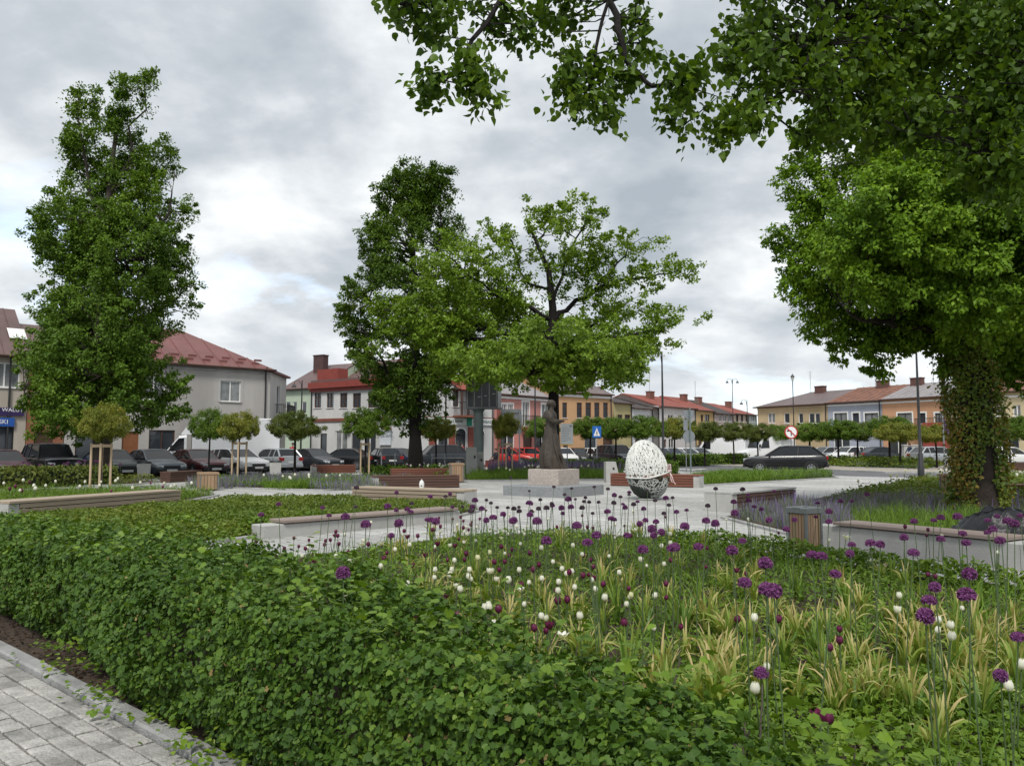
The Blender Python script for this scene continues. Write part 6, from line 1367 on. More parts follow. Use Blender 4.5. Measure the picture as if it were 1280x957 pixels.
# bark mulch chips
P2 = sample_poly([tuple(K(-9.5, .1)), tuple(K(2.5, .1)), tuple(K(2.5, .7)), tuple(K(-9.5, .7))], 5200); P2 = np.vstack([P2, sample_poly([(.6, 2.2), (4.2, 2.0), (5.5, 5), (1.8, 5.0)], 5200)]); n = len(P2)
P = np.stack([P2[:, 0], P2[:, 1], .108 + rng.uniform(0, .02, n)], 1)
o = scatter('mulch', P, rng.normal(size=(n, 3)) * np.array([1, 1, .25]), rng.normal(size=(n, 3)) * .4 + np.array([0, 0, 1]), rng.uniform(.012, .04, n), T_diamond(), leafmat('bark_chip', (.022, .015, .010), (.075, .045, .028), (.15, .095, .06), .0, .9, .15, .1, 4)); tag(o, 'brown bark mulch below the hedge', None, None, 'stuff')
# hedge: leaves over a lumpy body, twigs inside
HT = lambda t: np.interp(t, [-9.5, -6, -3, -1, .5, 1.5, 2.4, 3.2, 5.2], [.62, .67, .75, .80, .75, .70, .66, .60, .40])
HW = lambda t: np.interp(t, [-9.5, -4, -1, .5, 1.3, 2.2, 2.8, 5], [1.15, 1.15, 1.25, 1.12, .98, .68, .52, .45])
def hedge(n):
    t = rng.uniform(-9.5, 5.2, n); hm, wd = HT(t), HW(t); a = rng.uniform(0, 1, n); face = a < .45; shoulder = (a >= .45) & (a < .6); top = (a >= .6) & (a < .93)
    x = np.zeros(n); z = np.zeros(n); nx = np.zeros(n); nz = np.zeros(n); u = rng.uniform(0, 1, n)
    x[face] = .10 + .10 * (1 - u[face]) ** 2 - .07 * np.sin(u[face] * 3.1); z[face] = u[face] * .86; nx[face] = -1; nz[face] = .25
    th = u * math.pi / 2; x[shoulder] = .24 - .16 * np.cos(th[shoulder]); z[shoulder] = .84 + .16 * np.sin(th[shoulder]); nx[shoulder] = -np.cos(th[shoulder]); nz[shoulder] = np.sin(th[shoulder])
    x[top] = .22 + u[top] * .78; z[top] = 1 - .06 * u[top]; nz[top] = 1
    b = ~(face | shoulder | top); x[b] = 1.0; z[b] = u[b]; nx[b] = 1; nz[b] = .2
    # single bushes grown together: bulges along the row, hollows between
    q1 = np.stack([t, x * 1.4 + z * .8], 1); bul = .55 * fbm(q1, 4.2, 3) + .45 * fbm(np.stack([t, x + z * 2.2], 1), 10, 5)
    dep = rng.exponential(.05, n) + np.clip(-bul, 0, 1) * .05; keep = rng.random(n) < np.clip(.93 + .75 * bul, .34, 1) * np.where(face, .45 + .55 * np.clip(u * 2.6, 0, 1), 1)
    X_ = x * wd - nx * dep + nx * bul * .085; Z_ = z * hm - nz * dep * .9 + nz * bul * .085 + .02 * rng.normal(size=n)
    base = np.array(K0)[None] + t[:, None] * np.array(KD)[None] + (X_[:, None] + np.interp(t, [-4, -2.3, -1.0, 5], [.20, .15, -.10, -.14])[:, None]) * np.array(KN)[None]
    P = np.stack([base[:, 0], base[:, 1], np.maximum(.11, .105 + Z_)], 1); Nw = np.stack([nx * KN.x, nx * KN.y, nz], 1); return P[keep], Nw[keep]
hd = thing('hedge', 'dense currant-leaved hedge along the footpath in front of the bulbs', 'hedge', (0, 0, 0))
P, Nw = hedge(190000); n = len(P); lay = rng.random(n); big = lay < .62; yng = (lay >= .62) & (lay < .985); dead = lay >= .985
def hl(nm, m, lo, hi, T, mat, up=.45, rr=.42):
    scatter(nm, P[m], Nw[m] * .25 + rng.normal(size=P[m].shape) * .6 - np.array([0, 0, .55]), Nw[m] * .9 + np.array([0, 0, up]) + rng.normal(size=P[m].shape) * rr, lo + (hi - lo) * rng.random(m.sum()) ** 1.6, T, mat, hd)
hl('leaves', big, .019, .041, T_lobed(), lf_hedge); hl('young_leaves', yng, .012, .030, T_lobed(), leafmat('leaf_currant_young', (.055, .11, .012), (.12, .205, .022), (.19, .26, .04), .28, .5, .3, .35, 1.3), .6, .55)
hl('dry_leaves', dead, .018, .04, T_oak(), leafmat('leaf_dry', (.12, .09, .03), (.24, .19, .07), (.30, .20, .10), .1, .7, .2, .2, 2))
mb = MB()
for i in range(900):
    t = rng.uniform(-9, 5); s = rng.uniform(.5, .95); hm = float(HT(t)); s *= float(HW(t)); a = K(t, s); b = K(t + rng.normal() * .12, s + rng.normal() * .16)
    mb.tube([(a.x, a.y, .1), (a.x * .5 + b.x * .5, a.y * .5 + b.y * .5, .1 + hm * .5), (b.x, b.y, .1 + hm * rng.uniform(.7, 1.0))], [.007, .005, .003], 4)
mb.build('twigs', m_bark, hd)
# runners creeping from the hedge foot over the kerb
n = 1500; t = rng.uniform(-2.6, 3, n); sft = rng.normal(.02, .10, n) + np.where(t < -1.4, .12, 0); P = np.array(K0)[None] + t[:, None] * np.array(KD)[None] + sft[:, None] * np.array(KN)[None]
P = np.stack([P[:, 0], P[:, 1], .15 + .12 * np.clip(sft + .1, 0, 1) + rng.exponential(.03, n)], 1); kp = fbm(np.stack([t, sft], 1), 7, 8) > -.05
scatter('runners', P[kp], rng.normal(size=(kp.sum(), 3)) * np.array([1, 1, .3]), np.array([0, 0, 1.0]) + rng.normal(size=(kp.sum(), 3)) * .4, rng.uniform(.018, .042, kp.sum()), T_lobed(), lf_cover, hd)
# upright young shoots on the hedge top
SHP = []; SHN = []
for i in range(330):
    t = rng.uniform(-9, 3.5); s = rng.uniform(.1, .98); hm = float(HT(t)); s *= float(HW(t)); a = K(t, s); L_ = rng.uniform(.08, .2); dx, dy = rng.normal(size=2) * .05
    for k in range(6): f = k / 6; SHP.append((a.x + dx * f, a.y + dy * f, .09 + hm + L_ * f)); SHN.append((math.cos(k * 2.4), math.sin(k * 2.4), .2))
SHP, SHN = np.array(SHP), np.array(SHN)
scatter('shoot_leaves', SHP, SHN, np.array([0, 0, 1.0]) + rng.normal(size=SHP.shape) * .4, rng.uniform(.03, .055, len(SHP)), T_lobed(), lf_cover, hd)
# low cover under the bulbs
inner = [tuple(K(-6.5, 1.0)), tuple(K(-3, 1.0)), tuple(K(0, .9)), tuple(K(2.0, .55)), tuple(K(2.8, .42)), tuple(K(4.6, .45)), (6.4, 2.2), (7.3, 5.4), (5.0, 8.6), (3.6, 10.7), (2.4, 12.6), (.9, 13.9), (-.8, 13.1), (-2.1, 11.5), (-3.1, 10.0), (-6.0, 10.2)]
fill('ground_cover', 'low leafy ground cover between the bulbs', inner, 56000, .16, .034, T_lobed(), lf_cover, .8, .1, 1, .6, seed=2, hmin=.15)
fill('ground_cover', 'fine grassy leaves among the bulbs', inner, 6000, .34, .3, T_blade(.045, .5), lf_grass, .8, .1, blade=True, spread=.9, seed=4)
fill('ground_cover', 'small leafy weeds on the near soil of the flower bed', [tuple(K(.6, 1.0)), tuple(K(2.2, .6)), (3.0, 1.8), (5.2, 3.2), (4.2, 5.2), (1.0, 5.4)], 26000, .15, .032, T_lobed(), lf_cover, 1.0, .1, 1, .6, seed=31, hmin=.1)
fill('ground_cover', 'bushier green cover along the back rim of the flower bed by the low wall', [(2.5, 12.9), (3.75, 10.9), (5.15, 8.8), (7.5, 5.6), (6.9, 5.3), (4.8, 8.3), (3.3, 10.4), (2.2, 12.4)], 9000, .36, .045, T_lobed(), lf_cover, 1.2, .1, 1, .7, seed=33, hmin=.4, edge=.25)
# bulb leaf clumps: arching straps, some yellowed
def clump_proto(mat, name, lab, n, h, seed, curl):
    g = np.random.default_rng(seed); V, Fc = [], []
    for i in range(n):
        a = g.uniform(0, 6.28); L_ = h * g.uniform(.6, 1.15); tilt = g.uniform(.1, .75); w_ = g.uniform(.009, .017); d = np.array([math.cos(a), math.sin(a)]); s = np.array([-d[1], d[0]]); p = np.array([d[0] * .03 * g.random(), d[1] * .03 * g.random(), 0.0]); ang = tilt * .5; m = 7; o = len(V)
        tw = g.uniform(-.8, .8)
        for j in range(m + 1):
            ww = w_ * (1 - (j / m) ** 3) + .001; zz_ = tw * ww * j / m; V += [tuple(p + np.array([s[0] * ww, s[1] * ww, zz_])), tuple(p - np.array([s[0] * ww, s[1] * ww, zz_]))]
            p = p + np.array([d[0] * math.sin(ang), d[1] * math.sin(ang), math.cos(ang)]) * L_ / m; ang += curl * tilt * (j / m) * g.uniform(.6, 1.5)
        for j in range(m): q = o + 2 * j; Fc.append((q, q + 1, q + 3, q + 2))
    V = np.array(V); V[:, 2] = np.maximum(V[:, 2], .01)
    o = np_mesh(name, V, np.array(Fc), mat); return tag(o, lab, 'bulb plant')
CP_ = {'y': [clump_proto(lf_yel, 'bulb_plant', 'clump of withering strap leaves turned yellow, among the green ground cover', 22, .42, 10 + i, 1.25) for i in range(4)], 'g': [clump_proto(lf_bulb, 'bulb_plant', 'clump of green arching strap leaves in the near flower bed', 16, .42, 30 + i, .6) for i in range(4)]}
CU = set()
def put_clump(k, x, y, s=1.0):
    v = random.randrange(4); key = (k, v); o = CP_[k][v]
    if key in CU: o = o.copy(); COL.objects.link(o)
    CU.add(key); o.location = (x, y, .10); o.rotation_euler = (0, 0, random.uniform(0, 6.28)); o.scale = (s, s, s * random.uniform(.85, 1.15)); o['group'] = 'yellowed bulb plants in the near flower bed' if k == 'y' else 'green bulb plants in the near flower bed'
z3 = lambda p: (850 + p[0] / 2.607, 590 + p[1] / 2.607); z2 = lambda p: (420 + p[0] / 2.607, 590 + p[1] / 2.607); z1 = lambda p: (p[0] / 2.607, 590 + p[1] / 2.607)
near = [(130, 720), (180, 660), (340, 640), (390, 570), (530, 800), (600, 740), (570, 650), (700, 590), (740, 650), (770, 600), (890, 790), (930, 760), (985, 640), (1060, 570), (830, 930), (20, 610), (60, 760), (30, 510), (190, 520), (300, 500), (440, 560), (1090, 520), (960, 700), (480, 700), (640, 690), (860, 880), (1000, 560), (100, 620), (230, 560)]
for p in near:
    q = G(*z3(p), .12)
    if q.y < 9: put_clump('y', q.x, q.y, random.uniform(.68, .9))
cl = 0
while cl < 215:
    px_, py_ = random.uniform(440, 1280), random.uniform(665, 900); q = G(px_, py_, .15)
    if not inpoly(np.array([q.x]), np.array([q.y]), inner)[0]: continue
    if px_ > 1000 and py_ < 760 and random.random() < .8: continue
    put_clump('y' if random.random() < .62 else 'g', q.x, q.y, random.uniform(.55, .95)); cl += 1
# --- flowers
m_all = leafmat('allium_floret', (.14, .04, .14), (.26, .085, .25), (.36, .16, .34), .2, .6, .2, .15, 8); m_allf = leafmat('allium_faded', (.085, .06, .085), (.15, .10, .13), (.2, .14, .15), .15, .7, .2, .15, 8)
def allium_proto(mat, nm, flat_, seed):
    g = np.random.default_rng(seed); r = thing('allium', 'allium', 'flower', (0, 0, 0))
    MB().tube([(0, 0, -1.0), (.006, .004, -.5), (0, 0, 0)], [.0038, .0036, .0032], 6).build('stem', m_stemg, r, True)
    n = 210; d = norm(g.normal(size=(n, 3))); d[:, 2] = np.where(d[:, 2] < -.55, -d[:, 2], d[:, 2]); P = d * np.array([.030, .030, .030 * flat_]); tv, tf = T_diamond()
    allP = np.repeat(P, 3, 0); dd = np.repeat(d, 3, 0); tan = norm(np.cross(dd, g.normal(size=dd.shape))); 
    V0 = allP; d1 = norm(dd * .75 + tan * .75); nn = norm(dd - d1 * np.sum(dd * d1, 1)[:, None]); b = np.cross(nn, d1); s = g.uniform(.012, .018, len(V0))[:, None, None]
    V = V0[:, None] + s * (tv[None, :, 0, None] * d1[:, None] + tv[None, :, 1, None] * b[:, None] * .9 + tv[None, :, 2, None] * nn[:, None]); Fc = (tf[None] + (np.arange(len(V0)) * 4)[:, None, None]).reshape(-1, 3); V = V.reshape(-1, 3)
    core = MB().lathe_xyz((0, 0, 0), (.027, .027, .027 * flat_), 10, 7); k = len(V); V = np.vstack([V, np.array(core.v)]); tri = []
    for f in core.f:
        for j in range(1, len(f) - 1): tri.append((f[0] + k, f[j] + k, f[j + 1] + k))
    Fc = np.vstack([Fc, np.array(tri)]); V[:, 2] += .012; np_mesh('flower_head', V, Fc, mat, r); return r
AP = {'p': [allium_proto(m_all, 'allium', .8, 1), allium_proto(m_all, 'allium', .95, 2), allium_proto(m_all, 'allium', .62, 3)], 'f': [allium_proto(m_allf, 'allium', .85, 4)]}; AU = set()
ALAB = {'p': ('purple allium ball on a tall thin stem above the near flower bed', 'purple alliums in the near flower bed'), 'f': ('faded greyish allium ball on a thin stem above the near flower bed', 'faded alliums in the near flower bed')}
def put_allium(k, x, y, z, s):
    v = random.randrange(len(AP[k])); key = (k, v); r = AP[k][v]
    if key in AU: r = dup(r, (0, 0, 0))
    AU.add(key); r.location = (x, y, z); r.scale = (s, s, s); r.rotation_euler = (random.uniform(-.10, .10), random.uniform(-.10, .10), random.uniform(0, 6))
    st = [c for c in r.children if c.name.startswith('stem')][0]; st.scale = (1 / max(s, .4), 1 / max(s, .4), (z - .1) / s); r['label'], r['group'] = ALAB[k]
A2 = [(168, 115), (232, 124), (307, 82), (372, 73), (30, 150), (97, 176), (512, 152), (575, 163), (632, 142), (453, 95), (475, 122), (545, 140), (490, 160), (735, 120), (766, 117), (757, 92), (885, 132), (897, 155), (942, 118), (1003, 122), (1110, 132), (1030, 190), (1043, 165), (848, 212), (820, 235), (686, 230), (1000, 258), (1095, 253), (23, 337), (655, 165), (785, 180), (948, 210), (1105, 250), (310, 160), (298, 158), (180, 210), (705, 112), (1075, 88), (907, 78), (630, 105), (850, 205), (1060, 200), (1035, 210), (990, 172), (325, 165), (205, 172), (580, 160), (1008, 160)]
AF = [(412, 115), (505, 103), (525, 117), (490, 93), (570, 20), (580, 122), (596, 116), (597, 130), (630, 63), (637, 130), (666, 92), (660, 122), (686, 120), (703, 105), (768, 55), (710, 50), (780, 90), (813, 85), (825, 100), (842, 50), (856, 100), (886, 57), (927, 83), (905, 103), (955, 75), (970, 108), (1097, 85), (1069, 137), (1085, 110), (560, 118), (440, 130), (1015, 60), (1040, 95), (745, 75)]
A3 = [(178, 138), (115, 172), (85, 163), (265, 123), (175, 100), (15, 182), (60, 248), (204, 228), (170, 262), (290, 160), (347, 190), (278, 306), (211, 368), (283, 392), (306, 398), (373, 158), (485, 165), (485, 132), (523, 97), (560, 97), (610, 75), (560, 240), (554, 270), (506, 338), (622, 237), (653, 240), (460, 280), (430, 275), (730, 217), (763, 164), (827, 160), (850, 152), (850, 222), (921, 204), (933, 235), (1003, 160), (1003, 200), (1033, 147), (1068, 165), (1090, 173), (1108, 145), (1048, 225), (935, 410), (831, 382), (812, 425), (800, 478), (943, 340), (761, 268), (1045, 670), (1103, 545), (265, 662), (1020, 190), (1040, 228), (905, 150)]
A1 = [(908, 107), (1051, 118), (1072, 144), (851, 142)]
def place_head(px_, py_, h, fn, k, s, dmax=13.5, lo=.12):
    d = (EYE - h) * FPX / (py_ - HOR); d = min(d, dmax); p = D(px_, py_, d)
    for _ in range(40):       # keep the plant inside its bed
        if inpoly(np.array([p.x]), np.array([p.y]), B1)[0]: break
        d *= .97; p = D(px_, py_, d)
    fn(k, p.x, p.y, max(p.z, lo), s)
for pts, f, k in ((A2, z2, 'p'), (A3, z3, 'p'), (A1, z1, 'p'), (AF, z2, 'f')):
    for p in pts:
        x, y = f(p); big = y > 700 or x > 900; place_head(x, y, random.uniform(.86, 1.0) if y < 800 else .62, put_allium, k, random.uniform(.62, 1.0) * (.8 if k == 'f' else 1))
m_tw = leafmat('tulip_white', (.66, .66, .58), (.78, .78, .74), None, .25, .5, .3, .2, 6); m_td = leafmat('tulip_dark', (.07, .010, .035), (.16, .022, .075), None, .2, .45, .35, .2, 6); m_tc = leafmat('tulip_cream', (.62, .62, .36), (.70, .70, .48), None, .25, .5, .3, .2, 6)
def tulip_proto(mat, openk, seed, single=False):
    g = random.Random(seed); V, Fc = [], []
    for ring in range(2):
        for k in range(3):
            a = k * 2.094 + ring * 1.047 + g.uniform(-.1, .1); d = Vector((math.cos(a), math.sin(a), 0)); s = Vector((-d.y, d.x, 0)); prof = [(.004, 0, .006), (.019, .012, .016), (.024 + openk * .008, .028, .019), (.021 + openk * .022, .044, .014), (.010 + openk * .04 + g.uniform(0, .006), .060 - openk * .008, .003)]; o = len(V)
            for (rr_, z, w_) in prof:
                c = d * rr_ * (1 - .05 * ring) + Vector((0, 0, z)); V += [tuple(c - s * w_ - d * w_ * .35), tuple(c + d * .002), tuple(c + s * w_ - d * w_ * .35)]
            for j in range(4):
                for q in (0, 1): b = o + j * 3 + q; Fc.append((b, b + 1, b + 4, b + 3))
    V, Fc = np.array(V), np.array(Fc)
    r = thing('tulip', 'tulip', 'flower', (0, 0, 0)); np_mesh('petals', V, Fc, mat, r, True)
    MB().tube([(0, 0, -1.0), (.004, .003, -.5), (0, 0, .004)], [.0042, .004, .0036], 6).build('stem', m_stemg, r, True); return r
def tulip_far(mat, seed):
    g = random.Random(seed); mb = MB(); mb.lathe([(.004, 0), (.021, .012), (.026, .03), (.020, .05), (.009, .062)], 6); mb.mat(1); mb.tube([(0, 0, -.34), (0, 0, .003)], [.006, .005], 4); return mb.build('tulip', [mat, m_stemg])
TP = {'w': [tulip_proto(m_tw, 0, 1), tulip_proto(m_tw, .35, 2), tulip_proto(m_tw, 1.0, 3)], 'd': [tulip_proto(m_td, .05, 4), tulip_proto(m_td, .5, 5)], 'c': [tulip_proto(m_tc, .0, 6)]}; TU = set()
TLAB = {'w': ('white tulip on a green stem in the near flower bed', 'white tulips in the near flower bed'), 'd': ('dark wine red tulip on a green stem in the near flower bed', 'dark tulips in the near flower bed'), 'c': ('cream yellow tulip on a green stem in the near flower bed', 'cream tulips in the near flower bed')}
def put_tulip(k, x, y, z, s):
    v = 0 if random.random() < .72 else random.randrange(len(TP[k])); key = (k, v); r = TP[k][v]
    if key in TU: r = dup(r, (0, 0, 0))
    TU.add(key); r.location = (x, y, z - .03); r.scale = (s, s, s); r.rotation_euler = (random.uniform(-.15, .15), random.uniform(-.15, .15), random.uniform(0, 6))
    st = [c for c in r.children if c.name.startswith('stem')][0]; st.scale = (1 / s, 1 / s, max(.05, (z - .13)) / s); r['label'], r['group'] = TLAB[k]
W2 = [(85, 232), (240, 235), (146, 230), (45, 288), (322, 240), (322, 315), (370, 332), (417, 225), (435, 315), (440, 345), (507, 320), (331, 390), (330, 415), (498, 428), (515, 490), (548, 192), (613, 425), (628, 355), (670, 343), (685, 470), (738, 527), (724, 383), (670, 245), (707, 288), (773, 237), (835, 348), (847, 376), (890, 270), (916, 203), (957, 400), (1035, 500), (1038, 398), (1060, 238), (1077, 185), (801, 183), (743, 155), (910, 168), (590, 175), (795, 465), (385, 190), (395, 170), (455, 220), (340, 190), (500, 320), (615, 200), (690, 150), (880, 190), (1000, 160), (1090, 200), (560, 200)]
W3 = [(151, 152), (222, 153), (302, 210), (540, 210), (853, 203), (1035, 258), (715, 398), (708, 444), (920, 437), (842, 475), (838, 508), (880, 495), (883, 530), (283, 626), (246, 700), (1071, 690), (1112, 622), (245, 170), (485, 220), (130, 200)]
W1 = [(1003, 243), (985, 270), (950, 287), (1095, 272), (930, 290), (1000, 290)]
D2 = [(203, 170), (233, 208), (267, 206), (40, 257), (60, 265), (105, 233), (10, 230), (6, 205), (222, 190), (148, 235), (178, 210), (157, 280), (336, 147), (340, 175), (323, 250), (360, 395), (550, 288), (563, 270), (533, 315), (697, 495), (940, 487), (1075, 403), (468, 150), (433, 185), (400, 215), (416, 180), (1033, 210), (1030, 187), (721, 176), (803, 140), (837, 180), (990, 172), (443, 160), (1090, 283), (940, 172), (960, 205), (549, 140), (380, 150), (440, 170), (820, 178)]
D3 = [(215, 326), (733, 176), (808, 185), (803, 203), (832, 335), (520, 505), (520, 543), (490, 565), (455, 790), (482, 797), (320, 475), (88, 243), (808, 328), (316, 400)]
D1 = [(836, 223), (878, 243), (875, 263), (862, 285), (885, 290), (920, 272), (912, 276), (958, 212), (1007, 218), (1015, 270), (977, 288), (1011, 298), (1060, 220), (1057, 233), (1093, 205), (1104, 232), (926, 245), (973, 238), (738, 276), (785, 270), (905, 283), (1112, 338)]
for pts, f, k in ((W2, z2, 'w'), (W3, z3, 'w'), (W1, z1, 'w'), (D2, z2, 'd'), (D3, z3, 'd'), (D1, z1, 'd'), ([(463, 277), (499, 260), (960, 395)], z2, 'c')):
    for p in pts: x, y = f(p); place_head(x, y, random.uniform(.46, .6), put_tulip, k, random.uniform(.62, .92))
for k, n_ in (('w', 28), ('d', 22)):
    while n_ > 0:
        x, y = random.uniform(400, 1000), 640 + 150 * random.random() ** 1.6
        q = G(x, y, .5)
        if inpoly(np.array([q.x]), np.array([q.y]), inner)[0]: put_tulip(k, q.x, q.y, random.uniform(.42, .6), random.uniform(.6, .9)); n_ -= 1
for k, n_ in (('w', 38), ('d', 40)):
    while n_ > 0:
        x, y = random.uniform(360, 760), 660 + 125 * random.random(); q = G(x, y, .5)
        if inpoly(np.array([q.x]), np.array([q.y]), inner)[0]: put_tulip(k, q.x, q.y, random.uniform(.42, .6), random.uniform(.7, 1.0)); n_ -= 1
n_ = 42
while n_ > 0:
    q = G(random.uniform(455, 860), random.uniform(672, 790), .2)
    if inpoly(np.array([q.x]), np.array([q.y]), inner)[0]: put_clump('y' if random.random() < .65 else 'g', q.x, q.y, random.uniform(.6, .9)); n_ -= 1
n_ = 30
while n_ > 0:
    x, y = random.uniform(420, 1250), 610 + 70 * random.random(); q = D(x, y, random.uniform(9, 13.4))
    if .7 < q.z < 1.1 and inpoly(np.array([q.x]), np.array([q.y]), B1)[0]: put_allium('p' if random.random() < .6 else 'f', q.x, q.y, q.z, random.uniform(.6, .9)); n_ -= 1
# --- the shrub bed in the middle left
B2 = [(-11.5, 12.6), (-8.8, 10.9), (-5.1, 11.85), (-4.25, 13.3), (-1.35, 16.5), (-.75, 18.6), (-1.2, 19.1), (-4.1, 20.7), (-7.2, 21.0), (-8.0, 19.0), (-9.6, 15.0)]
soil(B2)
fill('ground_cover', 'low yellowish green shrubs filling the bed in the middle left', [(p[0] * .99 + (-5.5) * .01, p[1] * .99 + .16) for p in B2], 64000, .36, .058, T_diamond(), lf_spir, .9, .1, .8, .8, seed=7, hmin=.5, edge=.5)
fill('ground_cover', 'dark leafy shrub patches in the middle left bed', [(-8, 11.6), (-5, 12.4), (-4.2, 13.6), (-2.4, 16), (-5, 16), (-9, 13.4)], 9000, .32, .06, T_lobed(), lf_cover, 1.2, .1, .8, .8, seed=9, hmin=.2, edge=.5)
# --- right bed round the ivy tree
B3 = [(4.4, 16.9), (4.75, 13.2), (5.05, 12.5), (8.1, 7.8), (16, 7), (30, 20), (30, 38), (22, 37), (15.6, 32.6), (8.2, 22.2), (7.4, 20.5), (5.3, 18.1)]
soil(B3); c_ = (12, 19)
def sub(poly, n, h, size, T, mat, lab, nm='ground_cover', **k): return fill(nm, lab, poly, n, h, size, T, mat, **k)
sub([(4.6, 16.6), (4.95, 13.3), (6.0, 14.2), (7.2, 17.6), (7.2, 19.9), (5.5, 17.9)], 5200, .42, 0, T_blade(.035, .15), lf_lav, 'grey green lavender by the pale topped bench', 'lavender', blade=True, spread=.6)
sub([(4.6, 16.6), (4.95, 13.3), (6.0, 14.2), (7.2, 17.6), (7.2, 19.9), (5.5, 17.9)], 1100, .50, 0, T_blade(.05, .05), lf_lavf, 'violet lavender spikes by the pale topped bench', 'lavender', blade=True, spread=.35)
sub([(5.2, 13.0), (6.8, 10.5), (8.3, 9.5), (14, 12), (14, 16), (9.5, 17), (7.3, 17.4), (6.1, 14.2)], 15000, .42, 0, T_blade(.03, .45), lf_grass, 'bright green feathery grass in the bed by the ivy trunk', 'grass', blade=True, spread=.8)
sub([(7.3, 17.6), (10, 17), (12.5, 19.5), (10, 22), (8.3, 21.4)], 3800, .45, 0, T_blade(.03, .2), lf_lav, 'grey lavender patch in the right bed', 'lavender', blade=True, spread=.6); sub([(7.3, 17.6), (10, 17), (12.5, 19.5), (10, 22), (8.3, 21.4)], 650, .48, 0, T_blade(.05, .05), lf_lavf, 'violet lavender spikes in the right bed', 'lavender', blade=True, spread=.35)
sub([(8.3, 21.6), (10.5, 22), (13, 19.5), (30, 21), (30, 37.5), (22, 36.5), (15.8, 32)], 34000, .50, .11, T_diamond(), lf_spir, 'yellow green low shrubs at the back of the right bed', seed=12, hmin=.3, edge=.6, up=.8, spread=.8)
sub([(13, 16), (14.5, 12), (24, 18), (28, 22), (13, 19)], 9000, .45, 0, T_blade(.035, .4), lf_grass, 'green grass right of the ivy trunk', 'grass', blade=True, spread=.8)
# --- ornamental grass bed in front of the road
B4 = [(7.2, 30.5), (15.3, 37.8), (16.3, 41), (10.6, 41), (7.3, 35)]; soil(B4)
sub([(7.5, 31.1), (15.1, 38), (16, 40.7), (10.7, 40.7), (7.6, 35)], 13000, .46, 0, T_blade(.05, .45), lf_grass, 'soft green grass bed before the black estate car', 'grass', blade=True, spread=.6, hmin=.6)
sub([(11, 34.4), (15.1, 38), (16, 40.7), (13.5, 40.7)], 2600, .42, 0, T_blade(.05, .2), lf_lav, 'grey lavender at the end of the grass bed before the road', 'lavender', blade=True, spread=.6)
# --- islands beyond the road
for poly, m1, l1, nn in (([(23.6, 57), (26.5, 51.5), (33.5, 62), (28.5, 70), (24.2, 66)], lf_spir, 'green and grey shrubs on the island bed beyond the road', 9000), ([(38, 48), (46, 42), (50, 50), (42, 58)], lf_olive, 'olive shrubs on the far bed right of the ivy trunk', 5000)):
    soil(poly, .125); sub(poly, nn, .75, .2, T_diamond(), m1, l1, seed=15, hmin=.3, edge=1.0, up=.8, spread=.8)
sub([(23.8, 57), (26.4, 52), (29, 55.5), (25, 61)], 3800, .5, 0, T_blade(.06, .2), lf_lav, 'grey lavender on the island bed beyond the road', 'lavender', blade=True, spread=.6)
def boxhedge(label, A, B, w, h, n, mat, size=.1):
    A, B = Vector(A), Vector(B); L = (B - A).length; e = (B - A) / L; nn = Vector((-e.y, e.x)); r = thing('clipped_hedge', label, 'hedge', (A.x, A.y, .0)); t = rng.uniform(0, L, n); f = rng.integers(0, 4, n); u = rng.uniform(-.5, .5, n); v = rng.uniform(0, 1, n); s = np.where(f < 2, u * w, np.where(f == 2, -.5 * w, .5 * w)); z = np.where(f < 2, h, v * h); jj = rng.exponential(.05, n)
    z = z * (1 - jj) + .05 * rng.normal(size=n); s = s * (1 - jj) + .03 * rng.normal(size=n); P = np.stack([e.x * t + nn.x * s, e.y * t + nn.y * s, np.maximum(.05, z)], 1); N_ = np.where((f < 2)[:, None], np.array([[0, 0, 1.0]]), np.sign(s)[:, None] * np.array([[nn.x, nn.y, .2]])) + rng.normal(size=(n, 3)) * .5
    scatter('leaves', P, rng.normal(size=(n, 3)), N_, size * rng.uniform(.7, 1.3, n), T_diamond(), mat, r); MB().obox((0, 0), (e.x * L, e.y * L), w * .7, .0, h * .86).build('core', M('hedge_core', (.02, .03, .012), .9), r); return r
boxhedge('long clipped dark green hedge along the far kerb of the road, behind the sign backs', (X(790, 63), 61.5), (X(935, 66), 67), 1.0, .85, 5200, lf_globe, .16)
boxhedge('dark green clipped hedge behind the statue', (X(655, 46), 46.5), (X(775, 46), 45), .9, .75, 3800, lf_dark, .14)
boxhedge('green clipped hedge between the dark trunk and the screen column', (X(462, 42), 40.5), (X(585, 42), 43.5), .8, .5, 3000, lf_globe, .13)
boxhedge('short dark hedge at the left edge with purple alliums', (X(-60, 29), 27.0), (X(150, 32), 31.5), 1.3, .75, 5200, lf_olive, .13)
boxhedge('small clipped bush left of the tall lamp post', (X(812, 46), 43.5), (X(834, 46), 43.8), .8, .7, 900, lf_globe, .12)
# --- centre bed behind the statue
B7_ = [(-2.2, 34.6), (4.6, 36.2), (6.4, 44), (3, 48), (-5, 46), (-6, 39)]; soil(B7_)
sub([(-2.0, 34.9), (4.4, 36.5), (6, 43.5), (3, 45), (-1.8, 42)], 17000, .52, 0, T_blade(.035, .4), lf_grass, 'green grassy planting behind the statue', 'grass', blade=True, spread=.8)
sub([(-5.8, 39), (-2.3, 36), (-1.8, 43), (-5, 45.5)], 5000, .45, .11, T_diamond(), lf_cover, 'leafy planting behind the dark benches', seed=18, edge=.5)
sub([(-1.5, 44), (5.8, 42.6), (5, 46.6), (-1, 46.8)], 2400, .95, 0, T_blade(.07, .1), lf_lavf, 'violet flowering strip behind the statue hedge', 'ground_cover', blade=True, spread=.35)
